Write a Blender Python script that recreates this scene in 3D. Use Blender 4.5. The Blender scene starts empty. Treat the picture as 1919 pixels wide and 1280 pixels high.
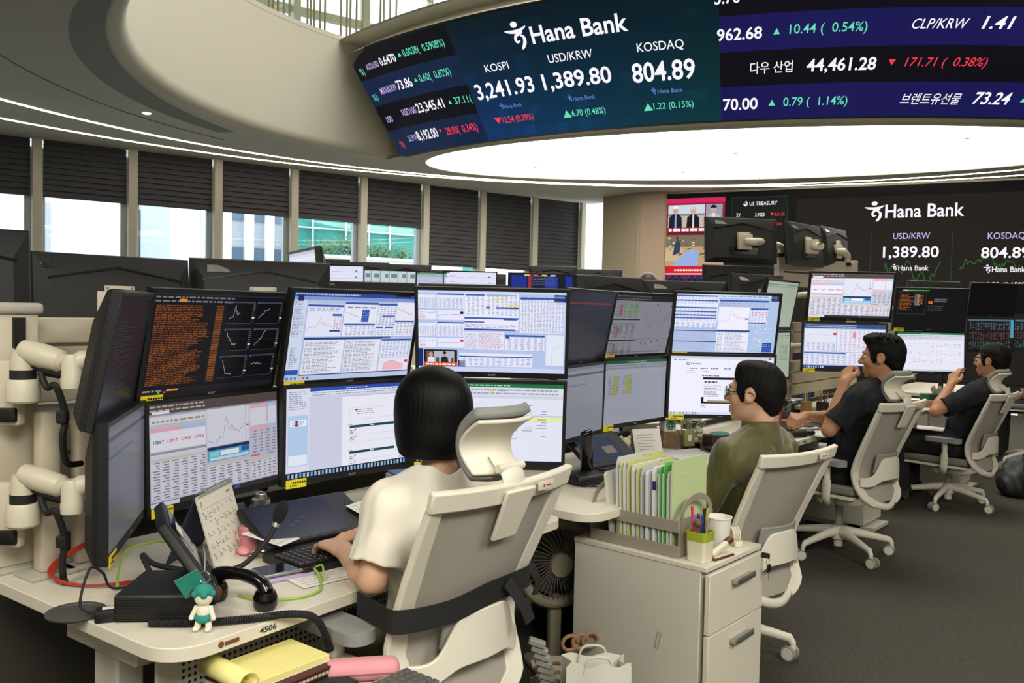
import bpy, bmesh, math, random
import numpy as np
from mathutils import Matrix, Vector, Euler
from mathutils.geometry import tessellate_polygon
from math import sin, cos, pi, radians, sqrt, atan2

S = bpy.context.scene
COL = S.collection
random.seed(7)

# ------------------------------------------------------------------ camera, world, light, exposure
cam_d = bpy.data.cameras.new('camera')
cam_d.sensor_fit = 'HORIZONTAL'; cam_d.sensor_width = 36.0
cam_d.lens = 1600.0 / 1919.0 * 36.0
cam_d.clip_start = 0.05; cam_d.clip_end = 200
cam = bpy.data.objects.new('camera', cam_d); COL.objects.link(cam)
_p = math.atan(60.0 / 1600.0); _r = 0.022
_F = Vector((0, cos(_p), -sin(_p))); _R0 = Vector((1, 0, 0)); _U0 = _R0.cross(_F)
_R = _R0 * cos(_r) + _U0 * sin(_r); _U = _U0 * cos(_r) - _R0 * sin(_r)
cam.matrix_world = Matrix(((_R.x, _U.x, -_F.x, 0.0), (_R.y, _U.y, -_F.y, 0.0), (_R.z, _U.z, -_F.z, 1.4), (0, 0, 0, 1)))
S.camera = cam

w = bpy.data.worlds.new('overcast_sky'); S.world = w; w.use_nodes = True
bg = w.node_tree.nodes['Background']
bg.inputs[0].default_value = (0.88, 0.95, 1.0, 1); bg.inputs[1].default_value = 4.5

S.view_settings.view_transform = 'Standard'; S.view_settings.look = 'None'
S.view_settings.gamma = 1.0; S.view_settings.use_curve_mapping = False
S.view_settings.exposure = 0.0

LAMP_POWER = 5.5      # the big ceiling disc
STRIP_POWER = 9.0     # the ceiling line lights
def area_lamp(name, loc, size, power, col=(1, .95, .86), rot=(0, 0, 0), sy=None):
    l = bpy.data.lights.new(name, 'AREA'); l.energy = power; l.color = col; l.size = size
    if sy: l.shape = 'RECTANGLE'; l.size_y = sy
    o = bpy.data.objects.new(name, l); COL.objects.link(o); o.location = loc; o.rotation_euler = rot
    return o
# unseen area lamps added for brightness, behind and beside the camera and above the void
area_lamp('unseen_fill_light', (1.0, -1.6, 3.44), 1.4, 190, (1, .96, .88), sy=2.0)
area_lamp('unseen_fill_light', (3.0, 0.3, 3.44), 1.2, 130, (1, .96, .88), sy=1.6)
area_lamp('unseen_fill_light', (-1.6, -0.6, 3.44), 1.2, 95, (1, .95, .86), sy=1.6)
area_lamp('unseen_fill_light', (5.6, 2.4, 3.44), 1.2, 22, (1, .95, .86), sy=2.0)
area_lamp('gallery_fill_light', (1.8, 7.4, 8.0), 5.0, 520, (1, .96, .88), sy=4.0)

# ------------------------------------------------------------------ helpers
def lin(c):
    c = c / 255.0
    return c / 12.92 if c <= 0.04045 else ((c + 0.055) / 1.055) ** 2.4
def rgb(r, g, b): return (lin(r), lin(g), lin(b), 1.0)

MATS = {}
def mat(name, col=(128, 128, 128), rough=0.5, metal=0.0, var=0.0, vscale=8.0, bump=0.0, bscale=60.0, spec=0.5, emit=0.0, sheen=0.0, stretch=None, coat=0.0, alpha=1.0):
    if name in MATS: return MATS[name]
    m = bpy.data.materials.new(name); m.use_nodes = True
    nt = m.node_tree; b = nt.nodes['Principled BSDF']
    base = rgb(*col)
    b.inputs['Base Color'].default_value = base
    b.inputs['Roughness'].default_value = rough
    b.inputs['Metallic'].default_value = metal
    b.inputs['Specular IOR Level'].default_value = spec
    if sheen: b.inputs['Sheen Weight'].default_value = sheen
    if coat: b.inputs['Coat Weight'].default_value = coat
    if alpha < 1: b.inputs['Alpha'].default_value = alpha
    if emit:
        b.inputs['Emission Color'].default_value = base; b.inputs['Emission Strength'].default_value = emit
    if var or bump:
        tc = nt.nodes.new('ShaderNodeTexCoord'); mp = nt.nodes.new('ShaderNodeMapping')
        if stretch: mp.inputs['Scale'].default_value = stretch
        nt.links.new(tc.outputs['Object'], mp.inputs[0])
    if var:
        n = nt.nodes.new('ShaderNodeTexNoise'); n.inputs['Scale'].default_value = vscale; n.inputs['Detail'].default_value = 4
        nt.links.new(mp.outputs[0], n.inputs['Vector'])
        mx = nt.nodes.new('ShaderNodeMix'); mx.data_type = 'RGBA'
        mx.inputs[6].default_value = tuple(min(1, x * (1 - var)) for x in base[:3]) + (1,)
        mx.inputs[7].default_value = tuple(min(1, x * (1 + var)) for x in base[:3]) + (1,)
        nt.links.new(n.outputs[0], mx.inputs[0]); nt.links.new(mx.outputs[2], b.inputs['Base Color'])
    if bump:
        n2 = nt.nodes.new('ShaderNodeTexNoise'); n2.inputs['Scale'].default_value = bscale; n2.inputs['Detail'].default_value = 3
        nt.links.new(mp.outputs[0], n2.inputs['Vector'])
        bp = nt.nodes.new('ShaderNodeBump'); bp.inputs['Strength'].default_value = bump; bp.inputs['Distance'].default_value = 0.01
        nt.links.new(n2.outputs[0], bp.inputs['Height']); nt.links.new(bp.outputs[0], b.inputs['Normal'])
    MATS[name] = m
    return m

def glass_mat(name, tint=(235, 245, 245), refl=0.08, rough=0.02):
    if name in MATS: return MATS[name]
    m = bpy.data.materials.new(name); m.use_nodes = True; nt = m.node_tree
    for n in list(nt.nodes): nt.nodes.remove(n)
    o = nt.nodes.new('ShaderNodeOutputMaterial'); mx = nt.nodes.new('ShaderNodeMixShader')
    t = nt.nodes.new('ShaderNodeBsdfTransparent'); g = nt.nodes.new('ShaderNodeBsdfGlossy')
    t.inputs[0].default_value = rgb(*tint); g.inputs['Roughness'].default_value = rough
    mx.inputs[0].default_value = refl
    nt.links.new(t.outputs[0], mx.inputs[1]); nt.links.new(g.outputs[0], mx.inputs[2]); nt.links.new(mx.outputs[0], o.inputs[0])
    MATS[name] = m
    return m

def screen_mat(name, strength=1.0, rough=0.28, spec=.13):
    # a lit display: shows the picture stored on the mesh
    if name in MATS: return MATS[name]
    m = bpy.data.materials.new(name); m.use_nodes = True; nt = m.node_tree; b = nt.nodes['Principled BSDF']
    b.inputs['Base Color'].default_value = (0.006, 0.006, 0.007, 1); b.inputs['Roughness'].default_value = rough
    b.inputs['Specular IOR Level'].default_value = spec
    a = nt.nodes.new('ShaderNodeAttribute'); a.attribute_name = 'Col'
    nt.links.new(a.outputs['Color'], b.inputs['Emission Color']); b.inputs['Emission Strength'].default_value = strength
    MATS[name] = m
    return m

def print_mat(name, rough=0.6):
    # printed matter: ink colours stored on the mesh
    if name in MATS: return MATS[name]
    m = bpy.data.materials.new(name); m.use_nodes = True; nt = m.node_tree; b = nt.nodes['Principled BSDF']
    b.inputs['Roughness'].default_value = rough
    a = nt.nodes.new('ShaderNodeAttribute'); a.attribute_name = 'Col'
    nt.links.new(a.outputs['Color'], b.inputs['Base Color'])
    MATS[name] = m
    return m

class MB:
    """collects shapes, then links them as ONE mesh object"""
    def __init__(s): s.v = []; s.f = []; s.m = []; s.c = []; s.T = None
    def add(s, vs, fs, m=0, col=None):
        k = len(s.v)
        if s.T is not None: vs = [s.T @ Vector(v) for v in vs]
        s.v += [tuple(v) for v in vs]
        for f in fs: s.f.append([k + i for i in f]); s.m.append(m); s.c.append(col)
        return s
    def box(s, c, d, m=0, R=None, col=None):
        x, y, z = d[0] / 2, d[1] / 2, d[2] / 2
        vs = [Vector((a * x, b * y, e * z)) for a in (-1, 1) for b in (-1, 1) for e in (-1, 1)]
        if R is not None: vs = [R @ v for v in vs]
        c = Vector(c)
        return s.add([v + c for v in vs], [(0, 1, 3, 2), (4, 6, 7, 5), (0, 4, 5, 1), (2, 3, 7, 6), (0, 2, 6, 4), (1, 5, 7, 3)], m, col)
    def rbox(s, c, d, r=0.01, seg=3, m=0, R=None):
        bm = bmesh.new(); bmesh.ops.create_cube(bm, size=1.0)
        for v in bm.verts: v.co = Vector((v.co.x * d[0], v.co.y * d[1], v.co.z * d[2]))
        r = min(r, min(d) * 0.49)
        bmesh.ops.bevel(bm, geom=list(bm.edges), offset=r, segments=seg, profile=0.5, affect='EDGES')
        bm.verts.index_update(); c = Vector(c)
        vs = [((R @ v.co) if R is not None else v.co.copy()) + c for v in bm.verts]
        fs = [[v.index for v in f.verts] for f in bm.faces]; bm.free()
        return s.add(vs, fs, m)
    def prism(s, poly, z0, z1, m=0):
        """extrude a 2-D outline (counter-clockwise) from z0 to z1"""
        n = len(poly)
        vs = [(p[0], p[1], z0) for p in poly] + [(p[0], p[1], z1) for p in poly]
        fs = [(i, (i + 1) % n, n + (i + 1) % n, n + i) for i in range(n)]
        tr = tessellate_polygon([[Vector((p[0], p[1], 0)) for p in poly]])
        for t in tr:
            a, b, c = [Vector((poly[i][0], poly[i][1], 0)) for i in t]
            t = list(t) if (b - a).cross(c - a).z > 0 else list(t)[::-1]
            fs.append([n + i for i in t]); fs.append(t[::-1])
        return s.add(vs, fs, m)
    def cyl(s, p0, p1, r0, r1=None, n=16, m=0, caps=True):
        r1 = r0 if r1 is None else r1
        p0, p1 = Vector(p0), Vector(p1); d = (p1 - p0).normalized()
        a = d.orthogonal().normalized(); b = d.cross(a)
        vs = []
        for p, r in ((p0, r0), (p1, r1)):
            vs += [p + (a * cos(2 * pi * i / n) + b * sin(2 * pi * i / n)) * r for i in range(n)]
        fs = [(i, (i + 1) % n, n + (i + 1) % n, n + i) for i in range(n)]
        if caps: fs += [list(range(n))[::-1], list(range(n, 2 * n))]
        return s.add(vs, fs, m)
    def tube(s, pts, r, n=8, m=0, closed=False, flat=None, up=None):
        """sweep a round (or flat=(w,h) elliptic) section along pts; r may be a list"""
        pts = [Vector(p) for p in pts]; L = len(pts)
        rs = r if isinstance(r, (list, tuple)) else [r] * L
        vs = []; a = None
        for i, p in enumerate(pts):
            if closed: t = pts[(i + 1) % L] - pts[i - 1]
            else: t = pts[min(i + 1, L - 1)] - pts[max(i - 1, 0)]
            t.normalize()
            if up is not None: a = Vector(up) - t * t.dot(Vector(up)); a.normalize()
            elif a is None: a = t.orthogonal().normalized()
            else: a = (a - t * a.dot(t)).normalized()
            b = t.cross(a)
            fa, fb = flat if flat else (1, 1)
            vs += [p + a * (cos(2 * pi * k / n) * rs[i] * fa) + b * (sin(2 * pi * k / n) * rs[i] * fb) for k in range(n)]
        fs = []
        for i in range(L if closed else L - 1):
            j = (i + 1) % L
            fs += [(i * n + k, i * n + (k + 1) % n, j * n + (k + 1) % n, j * n + k) for k in range(n)]
        if not closed: fs += [list(range(n))[::-1], [(L - 1) * n + k for k in range(n)]]
        return s.add(vs, fs, m)
    def band(s, pts, w, t, up=(0, 0, 1), m=0):
        """rectangular section: width w along 'up' (list allowed), thickness t"""
        pts = [Vector(p) for p in pts]; L = len(pts); vs = []
        ws = w if isinstance(w, (list, tuple)) else [w] * L
        for i, p in enumerate(pts):
            d = (pts[min(i + 1, L - 1)] - pts[max(i - 1, 0)]).normalized()
            a = Vector(up[i] if isinstance(up, list) else up); a = (a - d * a.dot(d)).normalized(); b = d.cross(a)
            vs += [p + a * ws[i] / 2 + b * t / 2, p - a * ws[i] / 2 + b * t / 2, p - a * ws[i] / 2 - b * t / 2, p + a * ws[i] / 2 - b * t / 2]
        fs = [(4 * i + k, 4 * i + (k + 1) % 4, 4 * i + 4 + (k + 1) % 4, 4 * i + 4 + k) for i in range(L - 1) for k in range(4)]
        fs += [(3, 2, 1, 0), tuple(4 * (L - 1) + k for k in range(4))]
        return s.add(vs, fs, m)
    def lathe(s, prof, n=24, m=0, c=(0, 0, 0), M=None):
        vs = []; c = Vector(c)
        for (r, z) in prof:
            for i in range(n):
                v = Vector((r * cos(2 * pi * i / n), r * sin(2 * pi * i / n), z))
                vs.append((M @ v if M is not None else v) + c)
        fs = [(j * n + i, j * n + (i + 1) % n, (j + 1) * n + (i + 1) % n, (j + 1) * n + i) for j in range(len(prof) - 1) for i in range(n)]
        if prof[0][0] > 1e-6: fs.append(list(range(n))[::-1])
        if prof[-1][0] > 1e-6: fs.append([(len(prof) - 1) * n + i for i in range(n)])
        return s.add(vs, fs, m)
    def ball(s, c, r, n=16, k=10, m=0, R=None):
        r = (r, r, r) if not isinstance(r, (tuple, list)) else r
        vs = []; c = Vector(c)
        for j in range(k + 1):
            t = pi * j / k
            for i in range(n):
                v = Vector((r[0] * sin(t) * cos(2 * pi * i / n), r[1] * sin(t) * sin(2 * pi * i / n), -r[2] * cos(t)))
                vs.append((R @ v if R is not None else v) + c)
        fs = [(j * n + i, j * n + (i + 1) % n, (j + 1) * n + (i + 1) % n, (j + 1) * n + i) for j in range(k) for i in range(n)]
        return s.add(vs, fs, m)
    def sheet(s, fn, nu, nv, t=0.0, m=0):
        """surface fn(u,v) -> point; with thickness t along its normal"""
        P = [[Vector(fn(i / nu, j / nv)) for i in range(nu + 1)] for j in range(nv + 1)]
        idx = lambda i, j: j * (nu + 1) + i
        vs = [p for row in P for p in row]
        fs = [(idx(i, j), idx(i + 1, j), idx(i + 1, j + 1), idx(i, j + 1)) for j in range(nv) for i in range(nu)]
        if t:
            N = []
            for j in range(nv + 1):
                for i in range(nu + 1):
                    du = P[j][min(i + 1, nu)] - P[j][max(i - 1, 0)]; dv = P[min(j + 1, nv)][i] - P[max(j - 1, 0)][i]
                    N.append(du.cross(dv).normalized())
            k = len(vs); vs = vs + [v + q * t for v, q in zip(vs, N)]
            top = [[a + k for a in f] for f in fs]; fs = [f[::-1] for f in fs] + top
            rim = [idx(i, 0) for i in range(nu)] + [idx(nu, j) for j in range(nv)] + [idx(i, nv) for i in range(nu, 0, -1)] + [idx(0, j) for j in range(nv, 0, -1)]
            for a, b in zip(rim, rim[1:] + rim[:1]): fs.append((a, b, b + k, a + k))
        return s.add(vs, fs, m)
    def build(s, name, mats, parent=None, smooth=35, bevel=0, sub=0, loc=None, rot=None):
        me = bpy.data.meshes.new(name); me.from_pydata(s.v, [], s.f)
        for m in (mats if isinstance(mats, (list, tuple)) else [mats]): me.materials.append(m)
        if any(s.m): me.polygons.foreach_set('material_index', s.m)
        if any(c is not None for c in s.c):
            at = me.color_attributes.new('Col', 'FLOAT_COLOR', 'CORNER')
            buf = []
            for p, c in zip(me.polygons, s.c): buf += list(c or (0, 0, 0, 1)) * p.loop_total
            at.data.foreach_set('color', buf)
        if smooth:
            me.polygons.foreach_set('use_smooth', [True] * len(me.polygons)); me.set_sharp_from_angle(angle=radians(smooth))
        me.validate(); me.update()
        o = bpy.data.objects.new(name, me); COL.objects.link(o)
        if parent: o.parent = parent
        if loc is not None: o.location = loc
        if rot is not None: o.rotation_euler = rot
        if bevel:
            b = o.modifiers.new('bevel', 'BEVEL'); b.width = bevel; b.segments = 2; b.limit_method = 'ANGLE'; b.angle_limit = radians(40)
        if sub:
            b = o.modifiers.new('sub', 'SUBSURF'); b.levels = sub; b.render_levels = sub
        return o

def tag(o, label, cat, group=None, kind=None):
    o['label'] = label; o['category'] = cat
    if group: o['group'] = group
    if kind: o['kind'] = kind
    return o
def thing(name, label, cat, loc=(0, 0, 0), rz=0, group=None, rot=None):
    o = bpy.data.objects.new(name, None); COL.objects.link(o); o.empty_display_size = 0.1
    o.location = loc; o.rotation_euler = rot if rot is not None else (0, 0, rz)
    return tag(o, label, cat, group)
def struct(o): o['kind'] = 'structure'; return o
def lab(o, t): o['label'] = t; return o
def dup(root, loc, rot, label, group=None):
    r = root.copy(); COL.objects.link(r); r.location = loc
    r.rotation_euler = rot if isinstance(rot, (tuple, list)) else (0, 0, rot)
    r['label'] = label
    if group: r['group'] = group
    for ch in root.children:
        c = ch.copy(); COL.objects.link(c); c.parent = r
        for g in ch.children:
            d = g.copy(); COL.objects.link(d); d.parent = c
    return r
def bez(pts, n=12):
    """smooth curve through control points"""
    P = [Vector(p) for p in pts]; out = []
    for i in range(len(P) - 1):
        a, b, c, d = P[max(i - 1, 0)], P[i], P[i + 1], P[min(i + 2, len(P) - 1)]
        for k in range(n):
            t = k / n
            out.append(0.5 * ((2 * b) + (c - a) * t + (2 * a - 5 * b + 4 * c - d) * t * t + (3 * b - a - 3 * c + d) * t ** 3))
    return out + [P[-1]]
def rrect(w, h, r, n=5, cx=0, cy=0):
    out = []
    for (sx, sy, a0) in ((1, -1, -90), (1, 1, 0), (-1, 1, 90), (-1, -1, 180)):
        for k in range(n + 1):
            a = radians(a0 + 90 * k / n)
            out.append((cx + sx * (w / 2 - r) + r * cos(a), cy + sy * (h / 2 - r) + r * sin(a)))
    return out

_TXT = {}
def glyphs(s, bold=0.0):
    """lettering as 2-D polygons, normalised to its own left edge; returns verts, faces, width, cap height"""
    key = (s, bold)
    if key in _TXT: return _TXT[key]
    cu = bpy.data.curves.new('lettering', 'FONT'); cu.body = s; cu.offset = bold; cu.resolution_u = 3
    o = bpy.data.objects.new('lettering', cu); me = bpy.data.meshes.new_from_object(o)
    vs = [(v.co.x, v.co.y) for v in me.vertices]; fs = [tuple(p.vertices) for p in me.polygons]
    bpy.data.objects.remove(o); bpy.data.curves.remove(cu); bpy.data.meshes.remove(me)
    x0 = min(v[0] for v in vs); x1 = max(v[0] for v in vs)
    cap = 0.69 if ord(max(s)) < 0x1000 else 0.80
    _TXT[key] = ([(v[0] - x0, v[1]) for v in vs], fs, x1 - x0, cap)
    return _TXT[key]

# ------------------------------------------------------------------ pictures on displays
class Pic:
    """coloured shapes laid on a display surface; P(x, y, layer) gives the point"""
    def __init__(s, P, kx=1.0, ky=1.0): s.mb = MB(); s.P = P; s.kx = kx; s.ky = ky   # kx, ky: metres per unit
    def rect(s, x0, y0, x1, y1, c, L=1, n=1):
        c = rgb(*c)
        for i in range(n):
            a = x0 + (x1 - x0) * i / n; b = x0 + (x1 - x0) * (i + 1) / n
            s.mb.add([s.P(a, y0, L), s.P(b, y0, L), s.P(b, y1, L), s.P(a, y1, L)], [(0, 1, 2, 3)], 0, c)
    def poly(s, pts, c, L=2): s.mb.add([s.P(x, y, L) for x, y in pts], [tuple(range(len(pts)))], 0, rgb(*c))
    def line(s, pts, wd, c, L=2):
        """wd in metres"""
        c = rgb(*c)
        for (x0, y0), (x1, y1) in zip(pts, pts[1:]):
            dx, dy = (x1 - x0) * s.kx, (y1 - y0) * s.ky; l = sqrt(dx * dx + dy * dy) or 1
            nx, ny = -dy / l * wd / 2 / s.kx, dx / l * wd / 2 / s.ky
            s.mb.add([s.P(x0 - nx, y0 - ny, L), s.P(x1 - nx, y1 - ny, L), s.P(x1 + nx, y1 + ny, L), s.P(x0 + nx, y0 + ny, L)], [(0, 1, 2, 3)], 0, c)
    def text(s, t, x0, x1, yb, yt, c, it=0, bold=0.0, L=3):
        c = rgb(*c); h = yt - yb
        if t in '^v':
            p = [(x0, yb), (x1, yb), ((x0 + x1) / 2, yt)] if t == '^' else [((x0 + x1) / 2, yb), (x1, yt), (x0, yt)]
            return s.poly(p, [round(255 * max(0, q) ** .4545) for q in c[:3]] if 0 else None, L) if 0 else s.mb.add([s.P(a, b, L) for a, b in p], [(0, 1, 2)], 0, c)
        if t == '@':
            vs, fs = MARK; sx = x1 - x0
            return s.mb.add([s.P(x0 + a * sx, yb + b * h, L) for a, b in vs], fs, 0, c)
        if t == 'o':
            cx, cy = (x0 + x1) / 2, (yb + yt) / 2
            s.poly([(cx + (x1 - x0) / 2 * cos(a * pi / 8), cy + h / 2 * sin(a * pi / 8)) for a in range(16)], (235, 225, 230), L)
            s.poly([(cx, cy)] + [(cx + (x1 - x0) / 2 * cos(a * pi / 8), cy + h / 2 * sin(a * pi / 8)) for a in range(4, 9)], (60, 70, 140), L + 1)
            for k in (-.25, .05, .3):
                s.rect(cx - (0 if k > 0 else 0), cy + h * k, cx + (x1 - x0) * .42, cy + h * (k + .09), (200, 60, 80), L + 1)
            return
        vs, fs, wd, cap = glyphs(t, bold)
        k = (x1 - x0) / wd; sh = 0.2 * abs(h) * s.ky / s.kx if it else 0
        if it: k = (x1 - x0 - sh) / wd
        s.mb.add([s.P(x0 + vx * k + sh * vy / cap, yb + vy / cap * h, L) for vx, vy in vs], fs, 0, c)
    def build(s, name, m, parent=None): return s.mb.build(name, m, parent, smooth=0)

def _stroke(pts, ws):
    vs = []; fs = []
    for i, (x, y) in enumerate(pts):
        a = pts[max(i - 1, 0)]; b = pts[min(i + 1, len(pts) - 1)]
        dx, dy = b[0] - a[0], b[1] - a[1]; l = sqrt(dx * dx + dy * dy); w = ws[i] / 2
        vs += [(x - dy / l * w, y + dx / l * w), (x + dy / l * w, y - dx / l * w)]
        if i: k = 2 * i; fs.append((k - 2, k - 1, k + 1, k))
    return vs, fs
def _make_mark():
    vs = []; fs = []
    def put(v, f):
        k = len(vs); vs.extend(v); fs.extend([tuple(i + k for i in q) for q in f])
    put([(.50 + .155 * cos(a * pi / 10), .89 + .11 * sin(a * pi / 10)) for a in range(20)], [tuple(range(20))])
    p = [(x, y) for x, y, _ in bez([(.0, .70, 0), (.22, .655, 0), (.5, .635, 0), (.78, .68, 0), (1.0, .775, 0)], 5)]
    n = len(p); put(*_stroke(p, [.03 + .10 * sin(pi * min(1, (i + .5) / n)) for i in range(n)]))
    p = [(x, y) for x, y, _ in bez([(.80, .60, 0), (.66, .545, 0), (.48, .50, 0), (.40, .36, 0), (.47, .26, 0), (.60, .30, 0)], 5)]
    n = len(p); put(*_stroke(p, [.05 + .07 * sin(pi * min(1, (i + 1) / n)) for i in range(n)]))
    p = [(x, y) for x, y, _ in bez([(.66, .50, 0), (.80, .40, 0), (.80, .24, 0), (.70, .08, 0), (.60, .0, 0)], 5)]
    n = len(p); put(*_stroke(p, [.05 + .10 * sin(pi * min(1, (i + .5) / n)) for i in range(n)]))
    return vs, fs
MARK = _make_mark()

# ------------------------------------------------------------------ room shell
ZC = 3.5                                    # main ceiling
LIP_C, LIP_R = Vector((1.115, 8.672)), 4.597  # edge of the void to the gallery
DR_C, DR_RB, DR_RT, DR_ZT = Vector((4.863, 17.296)), 8.376, 9.226, 4.7
GAL_Z = 4.97                                # gallery floor
WIN0 = Vector((-6.308, 11.311)); WD = Vector((0.81215, 0.58345)); WN = Vector((-0.58345, 0.81215)); WP = 1.1697
WALL_A = Vector((2.6265, 15.0)); WALL_D = Vector((0.89674, -0.44256))

m_ceil = mat('painted_ceiling', (206, 202, 187), 0.9, var=.02, vscale=1.5)
m_fascia = mat('painted_fascia', (222, 218, 202), 0.85, var=.015, vscale=1.2)
m_wall = mat('wall_panel_beige', (150, 138, 116), 0.8, var=.05, vscale=3, bump=.05, bscale=20, stretch=(1, 1, .12))
m_wallp = mat('wall_paint', (196, 190, 176), 0.85, var=.02)
m_alu = mat('mullion_aluminium', (196, 190, 172), 0.45, 0.0, var=.02)
m_dark = mat('dark_void', (24, 24, 22), 0.9)
m_carpet = mat('carpet_charcoal', (74, 71, 64), 0.98, var=.55, vscale=70, bump=.6, bscale=300, spec=.1)

ROOM = [(-12, -4), (12, -4), (12, 10.37), (2.6265, 15.0), (1.50, 16.92), (-12, 7.22)]
def tess(mb, loops, z, up, m=0):
    pts = [Vector((p[0], p[1], 0)) for l in loops for p in l]
    for t in tessellate_polygon([[Vector((p[0], p[1], 0)) for p in l] for l in loops]):
        a, b, c = [pts[i] for i in t]; zc = (b - a).cross(c - a).z
        if abs(zc) < 1e-9: continue
        t = list(t) if (zc > 0) == up else list(t)[::-1]
        mb.add([(pts[i].x, pts[i].y, z) for i in t], [(0, 1, 2)], m)
def isect(c0, r0, c1, r1):
    d = c1 - c0; L = d.length; a = (r0 * r0 - r1 * r1 + L * L) / (2 * L); h = sqrt(r0 * r0 - a * a); u = d / L
    return c0 + u * a - Vector((-u.y, u.x)) * h, c0 + u * a + Vector((-u.y, u.x)) * h
def void_loop(rl, rd, n=72):
    p, q = isect(LIP_C, rl, DR_C, rd)          # right, left meeting points
    a0 = atan2(*(q - LIP_C).yx); a1 = atan2(*(p - LIP_C).yx)
    if a1 < a0: a1 += 2 * pi
    lip = [(LIP_C.x + rl * cos(a0 + (a1 - a0) * i / n), LIP_C.y + rl * sin(a0 + (a1 - a0) * i / n)) for i in range(n + 1)]
    b0 = atan2(*(p - DR_C).yx); b1 = atan2(*(q - DR_C).yx)
    if b1 > b0: b1 -= 2 * pi
    dr = [(DR_C.x + rd * cos(b0 + (b1 - b0) * i / 40), DR_C.y + rd * sin(b0 + (b1 - b0) * i / 40)) for i in range(1, 40)]
    return lip, dr
fl = MB(); fl.prism(ROOM, -.1, 0); struct(fl.build('floor', m_carpet, smooth=0))
lip, drl = void_loop(LIP_R + .14, DR_RB)
c = MB(); tess(c, [ROOM, lip + drl], ZC, False); tess(c, [ROOM, lip + drl], ZC + .12, True)
struct(c.build('ceiling', m_ceil, smooth=0))
# rounded lip and the tall curved face of the void
prof = [(LIP_R + .14 - .14 * sin(radians(a)), ZC + .14 - .14 * cos(radians(a))) for a in range(0, 91, 10)] + [(LIP_R, ZC + .5), (LIP_R, ZC + 1.0), (LIP_R, GAL_Z)]
a0, a1 = radians(100), radians(375)
fm = MB(); N = 120
vs = []; fs = []
for i in range(N + 1):
    a = a0 + (a1 - a0) * i / N
    for r, z in prof: vs.append((LIP_C.x + r * cos(a), LIP_C.y + r * sin(a), z))
k = len(prof)
for i in range(N):
    for j in range(k - 1): fs.append((i * k + j, i * k + j + 1, (i + 1) * k + j + 1, (i + 1) * k + j))
fm.add(vs, fs); struct(fm.build('trim_1', m_fascia, smooth=60))
lip2, dr2 = void_loop(LIP_R, DR_RT)
g = MB(); tess(g, [ROOM, lip2 + dr2], GAL_Z, True); tess(g, [ROOM, lip2 + dr2], GAL_Z - .02, False); struct(g.build('floor_gallery', m_fascia, smooth=0))
gc = MB(); gc.prism(ROOM, 8.2, 8.3); struct(gc.build('ceiling_gallery', m_ceil, smooth=0))
# walls outside the picture close the room
for nm, a, b, z1 in (('wall_rear', (-12, -4), (12, -4), 8.2), ('wall_right', (12, -4), (12, 10.37), 8.2), ('wall_left', (-12, 7.22), (-12, -4), 8.2)):
    wb = MB(); a, b = Vector(a), Vector(b); d = (b - a).normalized(); wb.T = Matrix.Translation((a.x, a.y, 0)) @ Matrix.Rotation(atan2(d.y, d.x), 4, 'Z')
    wb.box(((b - a).length / 2, -.06, z1 / 2), ((b - a).length, .1, z1)); struct(wb.build(nm, m_wallp, smooth=0))
# wall behind the display, and the column between the windows and the display
wb = MB(); wb.T = Matrix.Translation((WALL_A.x, WALL_A.y, 0)) @ Matrix.Rotation(atan2(WALL_D.y, WALL_D.x), 4, 'Z')
wb.box((5.2, .16, 4.1), (10.6, .1, 8.2)); struct(wb.build('wall_back', m_wallp, smooth=0))
cb = MB(); cb.prism([(1.62, 15.75), (2.16, 15.05), (2.63, 14.86), (2.70, 15.25), (1.9, 16.6)], 0, 8.2)
struct(cb.build('wall_column', m_wall, smooth=0))
cb = MB(); cb.prism([(2.20, 15.01), (2.60, 14.845), (2.605, 14.86), (2.21, 15.03)], 0.06, 3.46)
struct(cb.build('trim_2', mat('column_stone', (150, 128, 110), .6, var=.06, vscale=5, stretch=(1, 1, .2)), smooth=0))
sk = MB(); sk.prism([(1.60, 15.74), (2.15, 15.03), (2.62, 14.83), (2.63, 14.86), (2.16, 15.06), (1.62, 15.77)], 0, .1)
struct(sk.build('baseboard_back', m_alu, smooth=0))

# window wall: mullions, sill, panes, blinds
WM = Matrix.Translation((WIN0.x, WIN0.y, 0)) @ Matrix.Rotation(atan2(WD.y, WD.x), 4, 'Z')
glass = glass_mat('window_glass', (244, 247, 248), .05)
lo, hi = -7, 9
for i in range(lo, hi + 1):
    t = MB(); t.T = WM; t.rbox((i * WP, -.02, 4.1), (.12, .16, 8.2), .008, 1); struct(t.build('trim_%d' % (i + 20), m_alu, bevel=0))
t = MB(); t.T = WM
for z, h in ((.42, .84), (4.26, 1.46), (5.95, .12)): t.box(((lo + hi) / 2 * WP, .03, z), ((hi - lo) * WP, .10, h))
struct(t.build('wall_window_spandrel', m_alu, smooth=0))
for i in range(lo, hi):
    p = MB(); p.T = WM; p.box(((i + .5) * WP, .06, 2.1), (WP - .12, .012, 2.6)); wn = struct(p.build('window_%d' % (i - lo + 1), glass, smooth=0))
    fr = MB(); fr.T = WM
    fr.box((i * WP + .085, .05, 2.1), (.035, .07, 2.6)); fr.box(((i + 1) * WP - .10, .05, 2.1), (.08, .07, 2.6))
    fr.build('window_frame', mat('window_frame_grey', (172, 182, 186), .4), wn, smooth=0)
    p = MB(); p.T = WM; p.box(((i + .5) * WP, .06, 6.6), (WP - .12, .012, 3.2)); struct(p.build('window_%d' % (i - lo + 31), glass, smooth=0))
m_blind = mat('blind_fabric', (68, 67, 71), .8, var=.12, vscale=2.0, stretch=(1, 1, .3))
BL = 'window blinds along the glass wall'
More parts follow.
